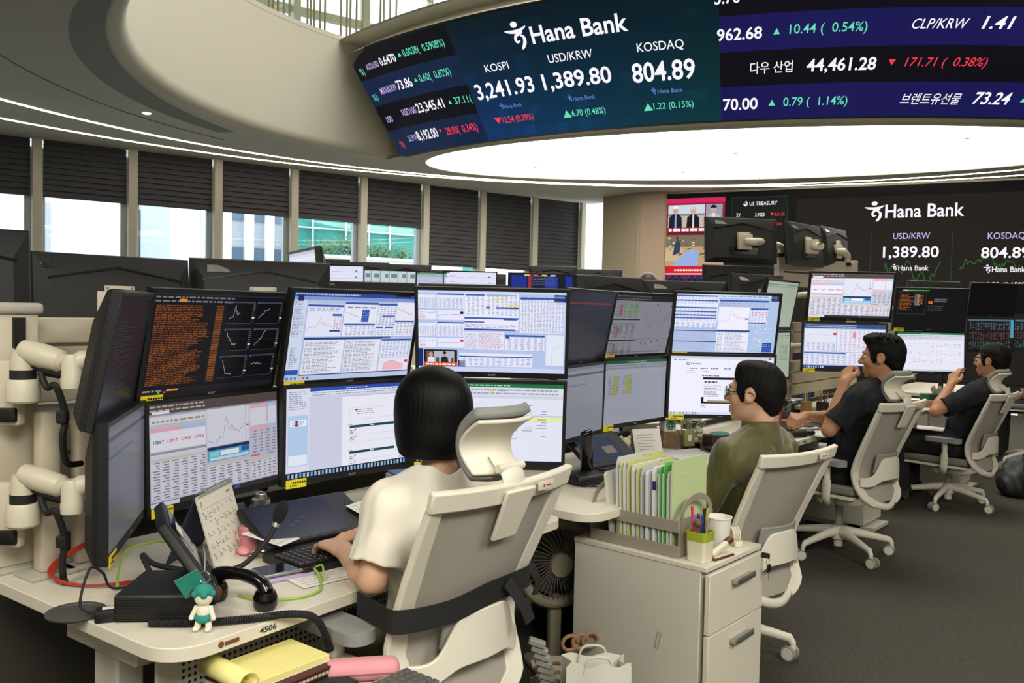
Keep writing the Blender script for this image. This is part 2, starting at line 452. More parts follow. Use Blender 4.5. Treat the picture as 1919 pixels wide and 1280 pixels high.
def blind(i, zb, label, step=.075):
    r = thing('window_blind', label, 'blind', (0, 0, 0), group=BL); r.matrix_world = WM @ Matrix.Translation(((i + .5) * WP, -.015, 0))
    s = MB(); z = 3.575; wx = WP - .15; k = 0
    pts = []
    while z > zb + .02:
        pts += [(.0, z), (-.018, z - step * .75), (.004, z - step * .8)]; z -= step
    pts.append((0, zb))
    vs = []; fs = []
    for y, zz in pts: vs += [(-wx / 2, y, zz), (wx / 2, y, zz)]
    for k in range(len(pts) - 1): fs.append((2 * k, 2 * k + 1, 2 * k + 3, 2 * k + 2))
    s.add(vs, fs); s.build('blind_slats', m_blind, r, smooth=0)
    b = MB(); b.rbox((0, -.004, zb), (wx, .03, .03), .006, 1); b.build('bottom_rail', mat('blind_rail', (60, 56, 54), .5), r)
names = {-3: 'out beyond the dark monitor', -2: 'second in from the far left end', -1: 'beside the big dark monitor at the far left', 0: 'in front of the plain white building', 1: 'in front of the white building with a grey strip',
         2: 'in front of the striped grey office block', 3: 'in front of the end of the teal netting', 4: 'in front of the middle of the teal netting', 5: 'first of the long ones lowered almost to the monitors', 6: 'second of the long ones lowered almost to the monitors', 7: 'last long one before the column'}
for i in range(-3, 8):
    blind(i, 2.765 if i < 5 else 2.147, ('half-lowered dark pleated blind ' if i < 5 else 'dark pleated blind ') + names[i])

# ceiling line lights, the glowing disc
def ring(mb, c, r, w, z0, z1, n=160, a0=0, a1=2 * pi):
    vs = []; fs = []
    for i in range(n + 1):
        a = a0 + (a1 - a0) * i / n
        for rr, z in ((r - w / 2, z0), (r + w / 2, z0), (r + w / 2, z1), (r - w / 2, z1)): vs.append((c.x + rr * cos(a), c.y + rr * sin(a), z))
    for i in range(n): fs += [(4 * i + k, 4 * i + (k + 1) % 4, 4 * i + 4 + (k + 1) % 4, 4 * i + 4 + k) for k in range(4)]
    mb.add(vs, fs)
strip = mat('line_light', (255, 246, 228), emit=STRIP_POWER)
for c0, r0, lb in ((Vector((1.668, 6.699)), 7.508, 'inner of two thin white line lights ringing the ceiling'), (Vector((1.708, 5.178)), 9.135, 'outer of two thin white line lights ringing the ceiling')):
    b = MB(); ring(b, c0, r0, .05, ZC - .006, ZC + .004); o = b.build('line_light', strip, smooth=0); tag(o, lb, 'ceiling light', 'ceiling line lights')
LC = Vector((2.998, 11.437)); LU = Vector((.96143, -.27505)); LV = Vector((.27505, .96143))
def ell(a, b, n=96): return [tuple(LC + LU * (a * cos(2 * pi * i / n)) + LV * (b * sin(2 * pi * i / n))) for i in range(n)]
b = MB(); b.prism(ell(4.44, 1.876), ZC - .012, ZC - .002); o = b.build('ceiling_lamp', mat('glowing_membrane', (255, 250, 238), emit=LAMP_POWER), smooth=0)
tag(o, 'huge white glowing oval ceiling lamp below the curved ticker board', 'ceiling lamp')
rim = MB(); e0 = ell(4.44, 1.876); e1 = ell(4.50, 1.93)
for i in range(96):
    j = (i + 1) % 96
    rim.add([e0[i] + (ZC - .025,), e0[j] + (ZC - .025,), e1[j] + (ZC - .025,), e1[i] + (ZC - .025,), e1[i] + (ZC,), e1[j] + (ZC,)], [(0, 1, 2, 3), (3, 2, 5, 4)])
rim.build('lamp_rim', m_ceil, o, smooth=0)
SPR = [(2.79, 10.95, 'near the front edge of the glowing lamp'), (2.44, 12.55, 'near the back edge of the glowing lamp'), (.28, 12.4, 'near the left end of the glowing lamp'), (5.1, 9.75, 'towards the right end of the glowing lamp')]
for x, y, lb in SPR:
    s = MB(); s.lathe([(0, ZC - .06), (.03, ZC - .055), (.03, ZC - .045), (.008, ZC - .04), (.008, ZC - .012)], 12, c=(x, y, 0)); tag(s.build('sprinkler', mat('sprinkler_metal', (150, 145, 135), .4)), 'tiny ceiling sprinkler ' + lb, 'sprinkler', 'ceiling sprinklers')
d = MB(); d.lathe([(0, ZC - .012), (.04, ZC - .012), (.05, ZC)], 20, c=(-4.13, 9.61, 0)); tag(d.build('downlight', mat('downlight_white', (255, 250, 240), emit=1.5)), 'small round downlight in the beige ceiling near the line lights', 'ceiling light')
# curved slot diffuser in the ceiling and a fine panel seam
def arcpts(c, r, a0, a1, n): return [(c[0] + r * cos(radians(a0 + (a1 - a0) * i / n)), c[1] + r * sin(radians(a0 + (a1 - a0) * i / n))) for i in range(n + 1)]
s = MB(); A = arcpts((.562, 8.823), 4.573 + .30, 140, 232, 40); B = arcpts((1.0, 8.75), 4.573 + .36, 141, 232, 40)
A = arcpts((.562, 8.823), 4.573, 157.4, 228, 40); B = arcpts((1.737, 8.968), 5.437, 163.1, 226, 40); A = A[::-1]; B = B[::-1]; A = arcpts((.562, 8.823), 4.573, 157.4, 228, 40); B = arcpts((1.737, 8.968), 5.437, 163.1, 226, 40)
vs = [(x, y, ZC - .004) for x, y in A] + [(x, y, ZC - .004) for x, y in B]
s.add(vs, [(i + 1, i, 41 + i, 42 + i) for i in range(40)])
sd = s.build('slot_diffuser', mat('diffuser_grey', (128, 124, 112), .7, var=.08, vscale=30), smooth=0); tag(sd, 'long curved grey air slot following the void edge in the ceiling', 'air vent')
s = MB(); s.tube([(x, y, ZC - .002) for x, y in arcpts((1.2, 8.2), 5.72, 150, 215, 40)], .006, 4); struct(s.build('trim_3', mat('seam_grey', (120, 116, 104), .8)))

# gallery balustrade: gold rods, glass, handrail
rail = thing('balustrade', 'upper gallery glass balustrade with gold rods above the beige void face', 'railing', (0, 0, GAL_Z))
rod = mat('rod_gold', (128, 120, 88), .5, .2)
ang = []
a = 128.0
rr = random.Random(3)
while a < 168:
    for k in range(rr.choice((3, 4, 4, 5))):
        ang.append(a); a += rr.choice((.7, 1.0, 1.25))
    a += 2.6
for a in ang[:70]:
    a = radians(a); p = LIP_C + Vector((cos(a), sin(a))) * (LIP_R + .06)
    s = MB(); s.cyl((p.x, p.y, 0), (p.x, p.y, 1.9), .014, n=8); s.build('rod', rod, rail)
s = MB(); s.add([(LIP_C.x + (LIP_R + .16) * cos(radians(a)), LIP_C.y + (LIP_R + .16) * sin(radians(a)), z) for a in range(100, 171, 2) for z in (0.0, 1.9)], [(2 * i, 2 * i + 2, 2 * i + 3, 2 * i + 1) for i in range(35)])
s.build('glass_panel', glass_mat('balustrade_glass', (240, 247, 243), .06), rail, smooth=0)
s = MB(); s.band([(x, y, .03) for x, y in arcpts(LIP_C, LIP_R + .02, 100, 170, 50)], .06, .05); s.build('base_channel', m_fascia, rail, smooth=0)

# the drum that carries the ticker board
board = thing('ticker_board', 'large curved display board wrapping the ceiling drum, showing market prices', 'display board', (0, 0, 0))
def cone(phi, v, off=0.0):
    a = radians(phi); r = DR_RB + (DR_RT - DR_RB) * v; z = ZC + (DR_ZT - ZC) * v
    nz = -(DR_RT - DR_RB); nr = (DR_ZT - ZC); L = sqrt(nz * nz + nr * nr)
    r += off * nr / L; z += off * nz / L
    return (DR_C.x + r * sin(a), DR_C.y - r * cos(a), z)
PH0, PH1 = -50.5, 34.0
def ph_left(v): return PH0 + (2.7 * ((v - .88) / .12) ** 2 if v > .88 else 0)
pc = Pic(lambda x, y, L: cone(x, y, .004 + .0012 * L), kx=.1535, ky=1.47)
BK, NL, NR = (10, 11, 20), (16, 34, 66), (24, 22, 82)
for j, (cl, cr) in enumerate(((NL, NR), (BK, BK), (NL, NR), (BK, BK))):   # bottom row first
    for q in range(8):
        v0, v1 = (j + q / 8) / 4, (j + (q + 1) / 8) / 4
        for s_ in range(12):
            f0, f1 = s_ / 12, (s_ + 1) / 12; L0, L1 = ph_left(v0), ph_left(v1)
            pc.poly([(L0 + (-38.4 - L0) * f0, v0), (L0 + (-38.4 - L0) * f1, v0), (L1 + (-38.4 - L1) * f1, v1), (L1 + (-38.4 - L1) * f0, v1)], cl, 0)
    pc.rect(-18.4, j / 4, PH1, (j + 1) / 4, cr, 0, 40)
# middle panel: a blue-green picture
rr = random.Random(5)
for i in range(20):
    for j in range(12):
        u = i / 19; v = j / 11
        cc = [(6 + 8 * (1 - v)) * (1 - .4 * u), 26 + 26 * (1 - v) * (1 - .45 * u) + 12 * u * (1 - v), 42 + 58 * (1 - v) * (1 - .72 * u) - 6 * v]
        if rr.random() < .10: cc = [q * 1.12 for q in cc]
        pc.rect(-38.4 + i, j / 12, -37.4 + i, (j + 1) / 12, [min(255, q) for q in cc], 1)
KC = {'w': (250, 248, 255), 'l': (205, 185, 245), 'g': (105, 225, 185), 'r': (240, 60, 82), 'b': (95, 130, 205)}
BOARD = [
('AUD/USD', -48.75, -47.0, 0.826, 0.878, 'l', 0),
('0.6470', -46.75, -44.65, 0.823, 0.893, 'w', 0),
('^', -44.3, -43.85, 0.851, 0.884, 'g', 0),
('0.0038(  0.5908%)', -43.65, -39.05, 0.84, 0.9, 'g', 0),
('MXN/KRW', -48.5, -46.2, 0.589, 0.648, 'l', 0),
('73.86', -46.05, -44.1, 0.586, 0.666, 'w', 0),
('^', -43.75, -43.35, 0.617, 0.649, 'g', 0),
('0.60(  0.82%)', -43.1, -39.55, 0.604, 0.666, 'g', 0),
('NSD100', -47.1, -45.15, 0.356, 0.416, 'l', 0),
('23,345.41', -45.0, -41.6, 0.351, 0.433, 'w', 0),
('^', -41.05, -40.7, 0.369, 0.406, 'g', 0),
('37.11(', -40.35, -38.5, 0.356, 0.417, 'g', 0),
('코코아', -48.05, -46.75, 0.115, 0.174, 'l', 0),
('8,192.00', -46.65, -43.8, 0.107, 0.193, 'w', 0),
('v', -43.5, -43.2, 0.136, 0.168, 'r', 0),
('28.00(  0.34%)', -42.75, -39.05, 0.107, 0.174, 'r', 0),
('@', -33.5, -31.75, 0.697, 0.91, 'w', 0),
('Hana Bank', -31.5, -24.35, 0.722, 0.849, 'w', 0),
('KOSPI', -36.2, -34.05, 0.566, 0.626, 'w', 0),
('USD/KRW', -30.65, -27.2, 0.559, 0.623, 'w', 0),
('KOSDAQ', -23.95, -20.75, 0.559, 0.623, 'w', 0),
('3,241.93', -37.85, -32.4, 0.358, 0.482, 'w', 0),
('1,389.80', -31.6, -26.1, 0.358, 0.48, 'w', 0),
('804.89', -24.55, -20.1, 0.337, 0.477, 'w', 0),
('@', -36.1, -35.65, 0.251, 0.302, 'b', 0),
('Hana Bank', -35.65, -33.95, 0.253, 0.285, 'b', 0),
('@', -29.9, -29.5, 0.242, 0.291, 'b', 0),
('Hana Bank', -29.45, -27.65, 0.245, 0.278, 'b', 0),
('@', -23.35, -22.95, 0.233, 0.285, 'b', 0),
('Hana Bank', -22.85, -21.05, 0.239, 0.272, 'b', 0),
('v', -37.05, -36.3, 0.133, 0.187, 'r', 0),
('12.54 (0.39%)', -36.25, -33.25, 0.132, 0.185, 'r', 0),
('^', -30.6, -29.9, 0.115, 0.175, 'g', 0),
('6.70 (0.48%)', -29.85, -27.05, 0.121, 0.172, 'g', 0),
('^', -24.05, -23.35, 0.111, 0.17, 'g', 0),
('1.22 (0.15%)', -23.3, -20.35, 0.12, 0.169, 'g', 0),
('5.76', -18.65, -17.1, 0.837, 0.913, 'w', 0),
('962.68', -18.55, -15.7, 0.586, 0.665, 'w', 0),
('^', -15.0, -14.6, 0.606, 0.648, 'g', 0),
('10.44 (  0.54%)', -14.0, -9.3, 0.604, 0.666, 'g', 0),
('CLP/KRW', -6.7, -3.25, 0.611, 0.675, 'w', 1),
('1.41', -2.4, -0.5, 0.61, 0.689, 'w', 1),
('다우 산업', -16.4, -13.65, 0.344, 0.418, 'w', 0),
('44,461.28', -12.75, -8.35, 0.339, 0.423, 'w', 0),
('v', -7.6, -7.15, 0.364, 0.407, 'r', 0),
('171.71 (  0.38%)', -6.55, -1.25, 0.358, 0.417, 'r', 1),
('70.00', -18.25, -15.85, 0.079, 0.162, 'w', 0),
('^', -15.1, -14.65, 0.098, 0.142, 'g', 0),
('0.79 (  1.14%)', -14.1, -9.8, 0.092, 0.154, 'g', 0),
('브렌트유선물', -6.3, -2.2, 0.094, 0.166, 'w', 1),
('73.24', -1.45, 1.2, 0.095, 0.178, 'w', 1),
('^', 1.85, 2.35, 0.114, 0.152, 'g', 0)
]
for t, x0, x1, yb, yt, k, it in BOARD:
    h = yt - yb
    pc.text(t, x0, x1, yb, yt, KC[k], it, .018 if (k == 'w' and h > .066 and ord(t[0]) < 0x1000) else .004, 4)
for t, x0, x1, yb, yt, k in (('%)', -49.9, -49.3, .80, .86, 'g'), ('%)', -50.0, -49.3, .555, .615, 'g'), ('100', -49.7, -48.8, .33, .39, 'l'), ('%)', -49.6, -49.0, .08, .14, 'r')):
    pc.text(t, x0, x1, yb, yt, KC[k], 0, 0, 4)
pc.build('screen', screen_mat('ticker_screen', 1.0, .5), board)
# housing behind the picture
s = MB(); n = 64; vs = []; fs = []
pr = [(DR_RB - .10, ZC - .0), (DR_RB, ZC - .004), (DR_RT, DR_ZT + .01), (DR_RT + .01, DR_ZT + .03), (DR_RT - .15, DR_ZT + .03)]
for i in range(n + 1):
    for r, z in pr:
        P0 = PH0 if z < 4.5 else PH0 + 2.6
        a = radians(P0 + (PH1 - P0) * i / n); vs.append((DR_C.x + r * sin(a), DR_C.y - r * cos(a), z))
k = len(pr)
vs_end = [cone(PH0, v, .003) for v in (0, .25, .5, .75, .88)] + [cone(PH0 + 2.6, 1, .003)]
for i in range(n): fs += [(i * k + j, (i + 1) * k + j, (i + 1) * k + j + 1, i * k + j + 1) for j in range(k - 1)]
s.add(vs, fs)
bk_ = [(DR_C.x + (DR_RB - 1.0) * sin(radians(PH0 - .5)), DR_C.y - (DR_RB - 1.0) * cos(radians(PH0 - .5)), z) for _, _, z in vs_end]
s.add(vs_end + bk_, [(q, q + 1, q + 7, q + 6) for q in range(5)])
s.build('housing', mat('board_housing', (16, 16, 18), .6), board)
# pale band above the board, its dark rail and glass
def drum_band(r0, z0, r1, z1, n=64):
    b = MB(); vs = []
    for i in range(n + 1):
        a = radians(PH0 + (PH1 - PH0) * i / n); vs += [(DR_C.x + r0 * sin(a), DR_C.y - r0 * cos(a), z0), (DR_C.x + r1 * sin(a), DR_C.y - r1 * cos(a), z1)]
    b.add(vs, [(2 * i, 2 * i + 2, 2 * i + 3, 2 * i + 1) for i in range(n)]); return b
struct(drum_band(DR_RT - .01, DR_ZT + .03, 8.76, 5.03).build('trim_4', m_fascia, smooth=60))
gl = drum_band(8.72, 5.05, 8.72, 6.3).build('drum_glass', glass_mat('balustrade_glass'), smooth=60); tag(gl, 'curved greenish glass guard standing on the drum above the ticker board', 'railing')
s = MB(); s.band([(DR_C.x + 8.74 * sin(radians(p)), DR_C.y - 8.74 * cos(radians(p)), 5.04) for p in range(-50, 35, 2)], .05, .09); s.build('base_channel', mat('channel_grey', (120, 122, 118), .4, .4), gl)

# ------------------------------------------------------------------ display wall
disp = thing('display_wall', 'wall-sized dark display with bank prices and a news picture', 'display wall', (WALL_A.x, WALL_A.y, 0), atan2(WALL_D.y, WALL_D.x))
s = MB(); s.box((5.1, .06, 1.76), (10.3, .10, 3.42)); s.build('housing', mat('display_housing', (16, 15, 14), .5), disp, smooth=0)
pw = Pic(lambda x, y, L: (x, -.004 - .0015 * L, y))
pw.rect(0, .45, 10.2, 3.46, (15, 14, 12), 0); pw.rect(2.2, .45, 10.2, 3.3, (31, 26, 19), 1)
# news picture
pw.rect(.02, 2.0, 1.04, 3.385, (150, 28, 52), 2); pw.rect(.02, 3.30, 1.04, 3.385, (205, 40, 92), 3)
pw.rect(.06, 2.87, .70, 3.27, (205, 215, 232), 3); pw.rect(.06, 2.87, .70, 3.08, (196, 182, 172), 4); pw.rect(.06, 3.08, .70, 3.12, (130, 145, 115), 4)
def figure(px, cx, zb, h, suit, skin, hair, shirt, L):
    px.poly([(cx - .30 * h, zb), (cx + .30 * h, zb), (cx + .27 * h, zb + .48 * h), (cx + .10 * h, zb + .62 * h), (cx - .10 * h, zb + .62 * h), (cx - .27 * h, zb + .48 * h)], suit, L)
    px.poly([(cx - .03 * h, zb), (cx + .05 * h, zb), (cx + .045 * h, zb + .62 * h), (cx - .03 * h, zb + .62 * h)], shirt, L + 1)
    px.poly([(cx + .125 * h * cos(a * pi / 7), zb + .78 * h + .15 * h * sin(a * pi / 7)) for a in range(14)], skin, L + 2)
    px.poly([(cx + .135 * h * cos(a * pi / 7), zb + .84 * h + .13 * h * sin(a * pi / 7)) for a in range(8)], hair, L + 3)
figure(pw, .19, 2.87, .40, (30, 30, 46), (205, 160, 140), (240, 240, 240), (150, 165, 215), 5)
figure(pw, .50, 2.87, .38, (22, 22, 26), (215, 165, 150), (225, 195, 180), (215, 215, 235), 5)
pw.rect(.72, 2.87, 1.0, 3.27, (150, 158, 178), 3); figure(pw, .85, 2.87, .40, (190, 192, 200), (205, 165, 145), (28, 24, 24), (240, 240, 240), 5)
pw.rect(.05, 2.80, 1.02, 2.88, (165, 30, 42), 6); [pw.rect(.08 + .075 * k, 2.815, .08 + .075 * k + .05 + .018 * (k % 2), 2.865, (250, 245, 245), 8) for k in range(12)]
pw.rect(.05, 2.765, 1.02, 2.795, (60, 40, 48), 6)
pw.rect(.02, 2.215, 1.04, 2.745, (190, 160, 120), 6); pw.rect(.02, 2.55, 1.04, 2.745, (120, 112, 92), 7); pw.rect(.02, 2.30, .35, 2.52, (206, 182, 140), 7)
rr = random.Random(9)
for k in range(40):
    x = .04 + rr.random() * .9; z = 2.36 + rr.random() * .35; pw.rect(x, z, x + .05, z + .022, rr.choice([(110, 88, 66), (226, 206, 168), (88, 78, 62), (150, 128, 98)]), 8)
pw.poly([(.16, 2.40), (.28, 2.44), (.30, 2.60), (.26, 2.68), (.20, 2.62)], (52, 62, 92), 9); pw.poly([(.235 + .025 * cos(a), 2.70 + .03 * sin(a)) for a in (0, 1, 2, 3, 4, 5)], (80, 56, 46), 10)
pw.poly([(.17, 2.22), (.60, 2.22), (.62, 2.45), (.52, 2.50), (.38, 2.45), (.25, 2.33)], (150, 175, 225), 10)
pw.rect(.02, 2.09, 1.04, 2.215, (212, 26, 40), 11); [pw.rect(.20 + .05 * k, 2.13, .20 + .05 * k + .03 + .012 * (k % 2), 2.16, (250, 240, 240), 13) for k in range(15)]; pw.rect(.02, 2.07, 1.04, 2.09, (235, 235, 240), 12)
for k in range(9): pw.rect(.02 + k * .112, 1.9, .10 + k * .112, 2.06, (34, 38, 78) if k % 3 else (74, 44, 70), 12)
# treasury box
pw.line([(1.15, 2.3), (1.15, 3.36), (2.06, 3.36), (2.06, 2.3)], .008, (24, 74, 40), 3); pw.rect(1.16, 2.3, 2.05, 3.35, (18, 24, 18), 2)
WALLT = [
('US TREASURY', 1.446, 1.897, 3.223, 3.285, 'w'),
('o', 1.344, 1.42, 3.209, 3.299, 'w'),
('2Y', 1.235, 1.308, 3.044, 3.101, 'w'),
('3.9320', 1.543, 1.697, 3.038, 3.096, 'w'),
('v', 1.789, 1.84, 3.042, 3.094, 'r'),
('0.0130', 1.853, 2.017, 3.038, 3.09, 'r'),
('0.0140', 1.858, 2.012, 2.882, 2.934, 'r'),
('@', 3.238, 3.519, 2.912, 3.223, 'w'),
('Hana Bank', 3.535, 4.63, 2.963, 3.162, 'w'),
('USD/KRW', 3.663, 4.181, 2.628, 2.719, 'l'),
('KOSDAQ', 4.955, 5.438, 2.607, 2.701, 'l'),
('KOSPI', 2.446, 2.838, 2.657, 2.73, 'l'),
('1,389.80', 3.525, 4.309, 2.343, 2.509, 'w'),
('804.89', 4.875, 5.505, 2.327, 2.482, 'w'),
('3,241.93', 2.152, 2.888, 2.365, 2.53, 'w'),
('@', 3.648, 3.739, 2.136, 2.242, 'w'),
('Hana Bank', 3.752, 4.177, 2.139, 2.217, 'w'),
('@', 4.914, 5.018, 2.102, 2.224, 'w'),
('Hana Bank', 5.027, 5.457, 2.115, 2.196, 'w'),
('1.22 (0.15%)', 4.982, 5.466, 1.889, 1.964, 'w')
]
for t, x0, x1, zb, zt, k in WALLT:
    pw.text(t, x0, x1, zb, zt, KC[k], 0, .015 if zt - zb > .14 and t != '@' else .004, 5)
for x in (2.35, 3.34, 4.48, 6.2): pw.rect(x, 1.6, x + .012, 2.72, (30, 66, 30), 3)
rr = random.Random(2)
for x0 in (3.55, 4.6, 6.3):
    z = 2.1; pts = []
    for k in range(40): z += rr.uniform(-.09, .09) + (2.12 - z) * .12; pts.append((x0 + k * .02, z))
    pw.line(pts, .009, (44, 120, 50), 4)
pw.build('screen', screen_mat('wall_screen', 1.0, .9, .03), disp)

# ------------------------------------------------------------------ outside
EX = Matrix.Translation((WIN0.x + WN.x * 9, WIN0.y + WN.y * 9, 0)) @ Matrix.Rotation(atan2(WD.y, WD.x), 4, 'Z')
m_white = mat('facade_white', (238, 240, 242), .8, var=.02)
m_win = mat('facade_glass', (96, 118, 140), .15)
m_grey = mat('facade_grey', (176, 182, 192), .7, var=.04)
def building(name, label, x0, x1, z1, m, dy=0):
    r = thing(name, label, 'building', group=None); r.matrix_world = EX @ Matrix.Translation((0, dy, 0))
    b = MB(); b.box(((x0 + x1) / 2, 3, z1 / 2 - 3), (x1 - x0, 6, z1 + 6)); b.build('wall', m, r, smooth=0)
    return r
b0 = building('office_building', 'plain bright white building seen through the left windows', -9, 2.95, 12, m_white)
s = MB(); s.box((1.25, -.05, 2.0), (.12, .1, 3.2)); s.box((-.8, -.02, 1.45), (4.2, .04, .06)); s.box((-3.2, -.02, 3.3), (2, .04, .06)); s.build('drainpipe', m_grey, b0, smooth=0)
b1 = building('office_building', 'white building with a grey panelled strip and narrow dark window', 2.96, 4.7, 12, m_white, .3)
s = MB(); s.box((3.14, -.02, 1.5), (.26, .06, 4.2)); s.build('window', mat('facade_glass_dark', (70, 84, 104), .2), b1, smooth=0)
s = MB(); s.box((3.62, -.02, 3), (.68, .05, 9)); s.build('panel_strip', mat('facade_panel', (186, 196, 206), .6), b1, smooth=0)
b2 = building('office_building', 'grey office block with white vertical piers', 4.72, 7.25, 12, m_grey, .6)
for x in (4.86, 5.42, 6.0, 6.55, 7.15):
    s = MB(); s.box((x, -.08, 3), (.22, .2, 12)); s.build('pier', m_white, b2, smooth=0)
for z in (2.45, 4.0, 5.6):
    for x in (5.14, 5.71, 6.28, 6.85):
        s = MB(); s.box((x, -.02, z), (.30, .06, .85)); s.build('window', m_win, b2, smooth=0)
b3 = building('netted_building', 'building wrapped in teal scaffold netting', 7.26, 13.5, 3.9, mat('netting_teal', (62, 150, 140), .8, var=.25, vscale=2.2, stretch=(1, 1, .15)), .9)
for x in (7.9, 8.9, 9.62, 10.3, 11.4):
    s = MB(); s.cyl((x, -.08, -1), (x, -.08, 3.9), .03, n=8); s.build('scaffold_pole', mat('scaffold_grey', (206, 212, 212), .5), b3)
s = MB()
for z in (3.55, 2.2): s.cyl((7.3, -.08, z), (13.4, -.08, z), .025, n=8)
s.build('scaffold_rail', mat('scaffold_grey', (206, 212, 212)), b3)
b4 = building('office_building', 'tall pale building behind the teal netting', 7.3, 16, 14, m_white, 7.5)
for z in (5.6, 7.2, 8.8):
    for x in (8.2, 9.8, 11.4, 13):
        s = MB(); s.box((x, -.02, z), (1.1, .06, .8)); s.build('window', mat('facade_glass_pale', (176, 196, 222), .3), b4, smooth=0)
pw_ = MB(); pw_.T = EX; pw_.box((9.0, -1.2, 1.2), (5.0, .25, 2.85)); pw_.box((9.0, -1.2, 2.66), (5.1, .35, .08))
tag(pw_.build('terrace_wall', mat('terrace_concrete', (206, 206, 200), .8, var=.05), smooth=0), 'low pale terrace wall outside below the shrubs', 'wall', kind='structure')
leaf = mat('shrub_leaf', (86, 120, 82), .7, var=.4, vscale=6)
rr = random.Random(21)
for k, (x, zt, lb) in enumerate(((7.55, 3.0, 'leftmost green shrub on the terrace before the teal netting'), (8.35, 3.12, 'fullest green shrub on the terrace, left of the white mullion'), (9.15, 2.98, 'green shrub on the terrace just right of the mullion'), (9.85, 2.95, 'rightmost green shrub on the terrace before the teal netting'))):
    s = MB(); s.T = EX
    for q in range(420):
        a, b_, c_ = rr.gauss(0, .30), rr.gauss(0, .18), rr.gauss(0, .14)
        p = Vector((x + a, -.75 + b_, zt - .15 + c_)); u = Vector((rr.gauss(0, 1), rr.gauss(0, 1), rr.gauss(0, 1))).normalized(); v = u.orthogonal().normalized()
        s.add([p - u * .06, p + v * .025, p + u * .06, p - v * .025], [(0, 1, 2, 3)])
    s.cyl((x, -.75, 2.6), (x, -.75, zt), .03, n=6)
    tag(s.build('shrub', leaf, smooth=0), lb, 'shrub', 'terrace shrubs')
grd = MB(); grd.T = EX; grd.box((0, 5, -3.2), (80, 28, .3)); struct(grd.build('ground', mat('street_grey', (120, 120, 118), .9), smooth=0))

# ------------------------------------------------------------------ monitors
SW, SH = .531, .299
class Scr(Pic):
    """a monitor picture; x to the right, y DOWN from the top, both 0..1"""
    def __init__(s, mul=1.0):
        super().__init__(lambda x, y, L: ((x - .5) * SW, -.0006 - .00035 * L, (.5 - y) * SH), SW, SH); s.mul = mul
    def q(s, c): return tuple(min(255, v * s.mul) for v in c)
    def r(s, x0, y0, x1, y1, c, L=1): s.rect(x0, y1, x1, y0, s.q(c), L)
    def t(s, t, x0, x1, y0, y1, c, bold=.0, L=3):
        vs, fs, wd, cap = glyphs(t, bold); k = (x1 - x0) / wd; c = rgb(*s.q(c))
        s.mb.add([s.P(x0 + vx * k, y1 - vy / cap * (y1 - y0), L) for vx, vy in vs], fs, 0, c)
    def l(s, pts, w, c, L=2): s.line([(x, y) for x, y in pts], w, s.q(c), L)
    def p(s, pts, c, L=2): s.poly(pts[::-1], s.q(c), L)
    def dash(s, x0, y0, x1, y1, rows, c, fill=.8, seed=1, L=2, wmax=.05, hh=.4):
        g = random.Random(seed); hgt = (y1 - y0) / rows
        for i in range(rows):
            x = x0; end = x0 + (x1 - x0) * (fill + (1 - fill) * g.random() if fill < 1 else 1)
            while x < end:
                wd = min(g.uniform(.25, 1) * wmax, end - x)
                s.r(x, y0 + hgt * (i + .3), x + wd, y0 + hgt * (i + .3 + hh), c, L); x += wd + wmax * .22
    def table(s, x0, y0, x1, y1, rows, cols, c, seed=1, head=None, L=2, grid=None, hh=.4, skip=.0):
        g = random.Random(seed); hx = (x1 - x0) / cols; hy = (y1 - y0) / rows
        if head: s.r(x0, y0, x1, y0 + hy, head, L)
        for i in range(1 if head else 0, rows):
            for j in range(cols):
                if g.random() < skip: continue
                wd = hx * g.uniform(.3, .75)
                s.r(x0 + hx * (j + .9) - wd, y0 + hy * (i + .28), x0 + hx * (j + .9), y0 + hy * (i + .28 + hh), c, L + 1)
        if grid:
            for j in range(1, cols): s.r(x0 + hx * j, y0, x0 + hx * j + .0012, y1, grid, L)
            for i in range(1, rows): s.r(x0, y0 + hy * i, x1, y0 + hy * i + .0016, grid, L)
    def graph(s, x0, y0, x1, y1, c, seed=1, n=36, w=.0009, shape=None, L=3):
        g = random.Random(seed); v = .5; pts = []
        for i in range(n):
            v += g.uniform(-.12, .12); v += (.5 - v) * .1
            t = i / (n - 1); b = shape(t) if shape else .5
            pts.append((x0 + (x1 - x0) * t, y1 - (y1 - y0) * max(0, min(1, b + (v - .5) * .55))))
        s.l(pts, w, c, L); return pts
    def done(s, name='screen'): return s.mb
peak = lambda t: .12 + .25 * t + .65 * math.exp(-((t - .48) / .07) ** 2) + .3 * math.exp(-((t - .62) / .05) ** 2)
WHT, PAN, BLU = (214, 218, 240), (190, 200, 228), (48, 78, 160)
def taskbar(s, c=(16, 20, 34), n=9, dot=(205, 215, 235), y=.955):
    s.r(0, y, 1, 1, c, 5)
    for i in range(n): s.r(.015 + i * .028, y + .012, .030 + i * .028, .99, dot if i % 3 else (90, 160, 220), 6)
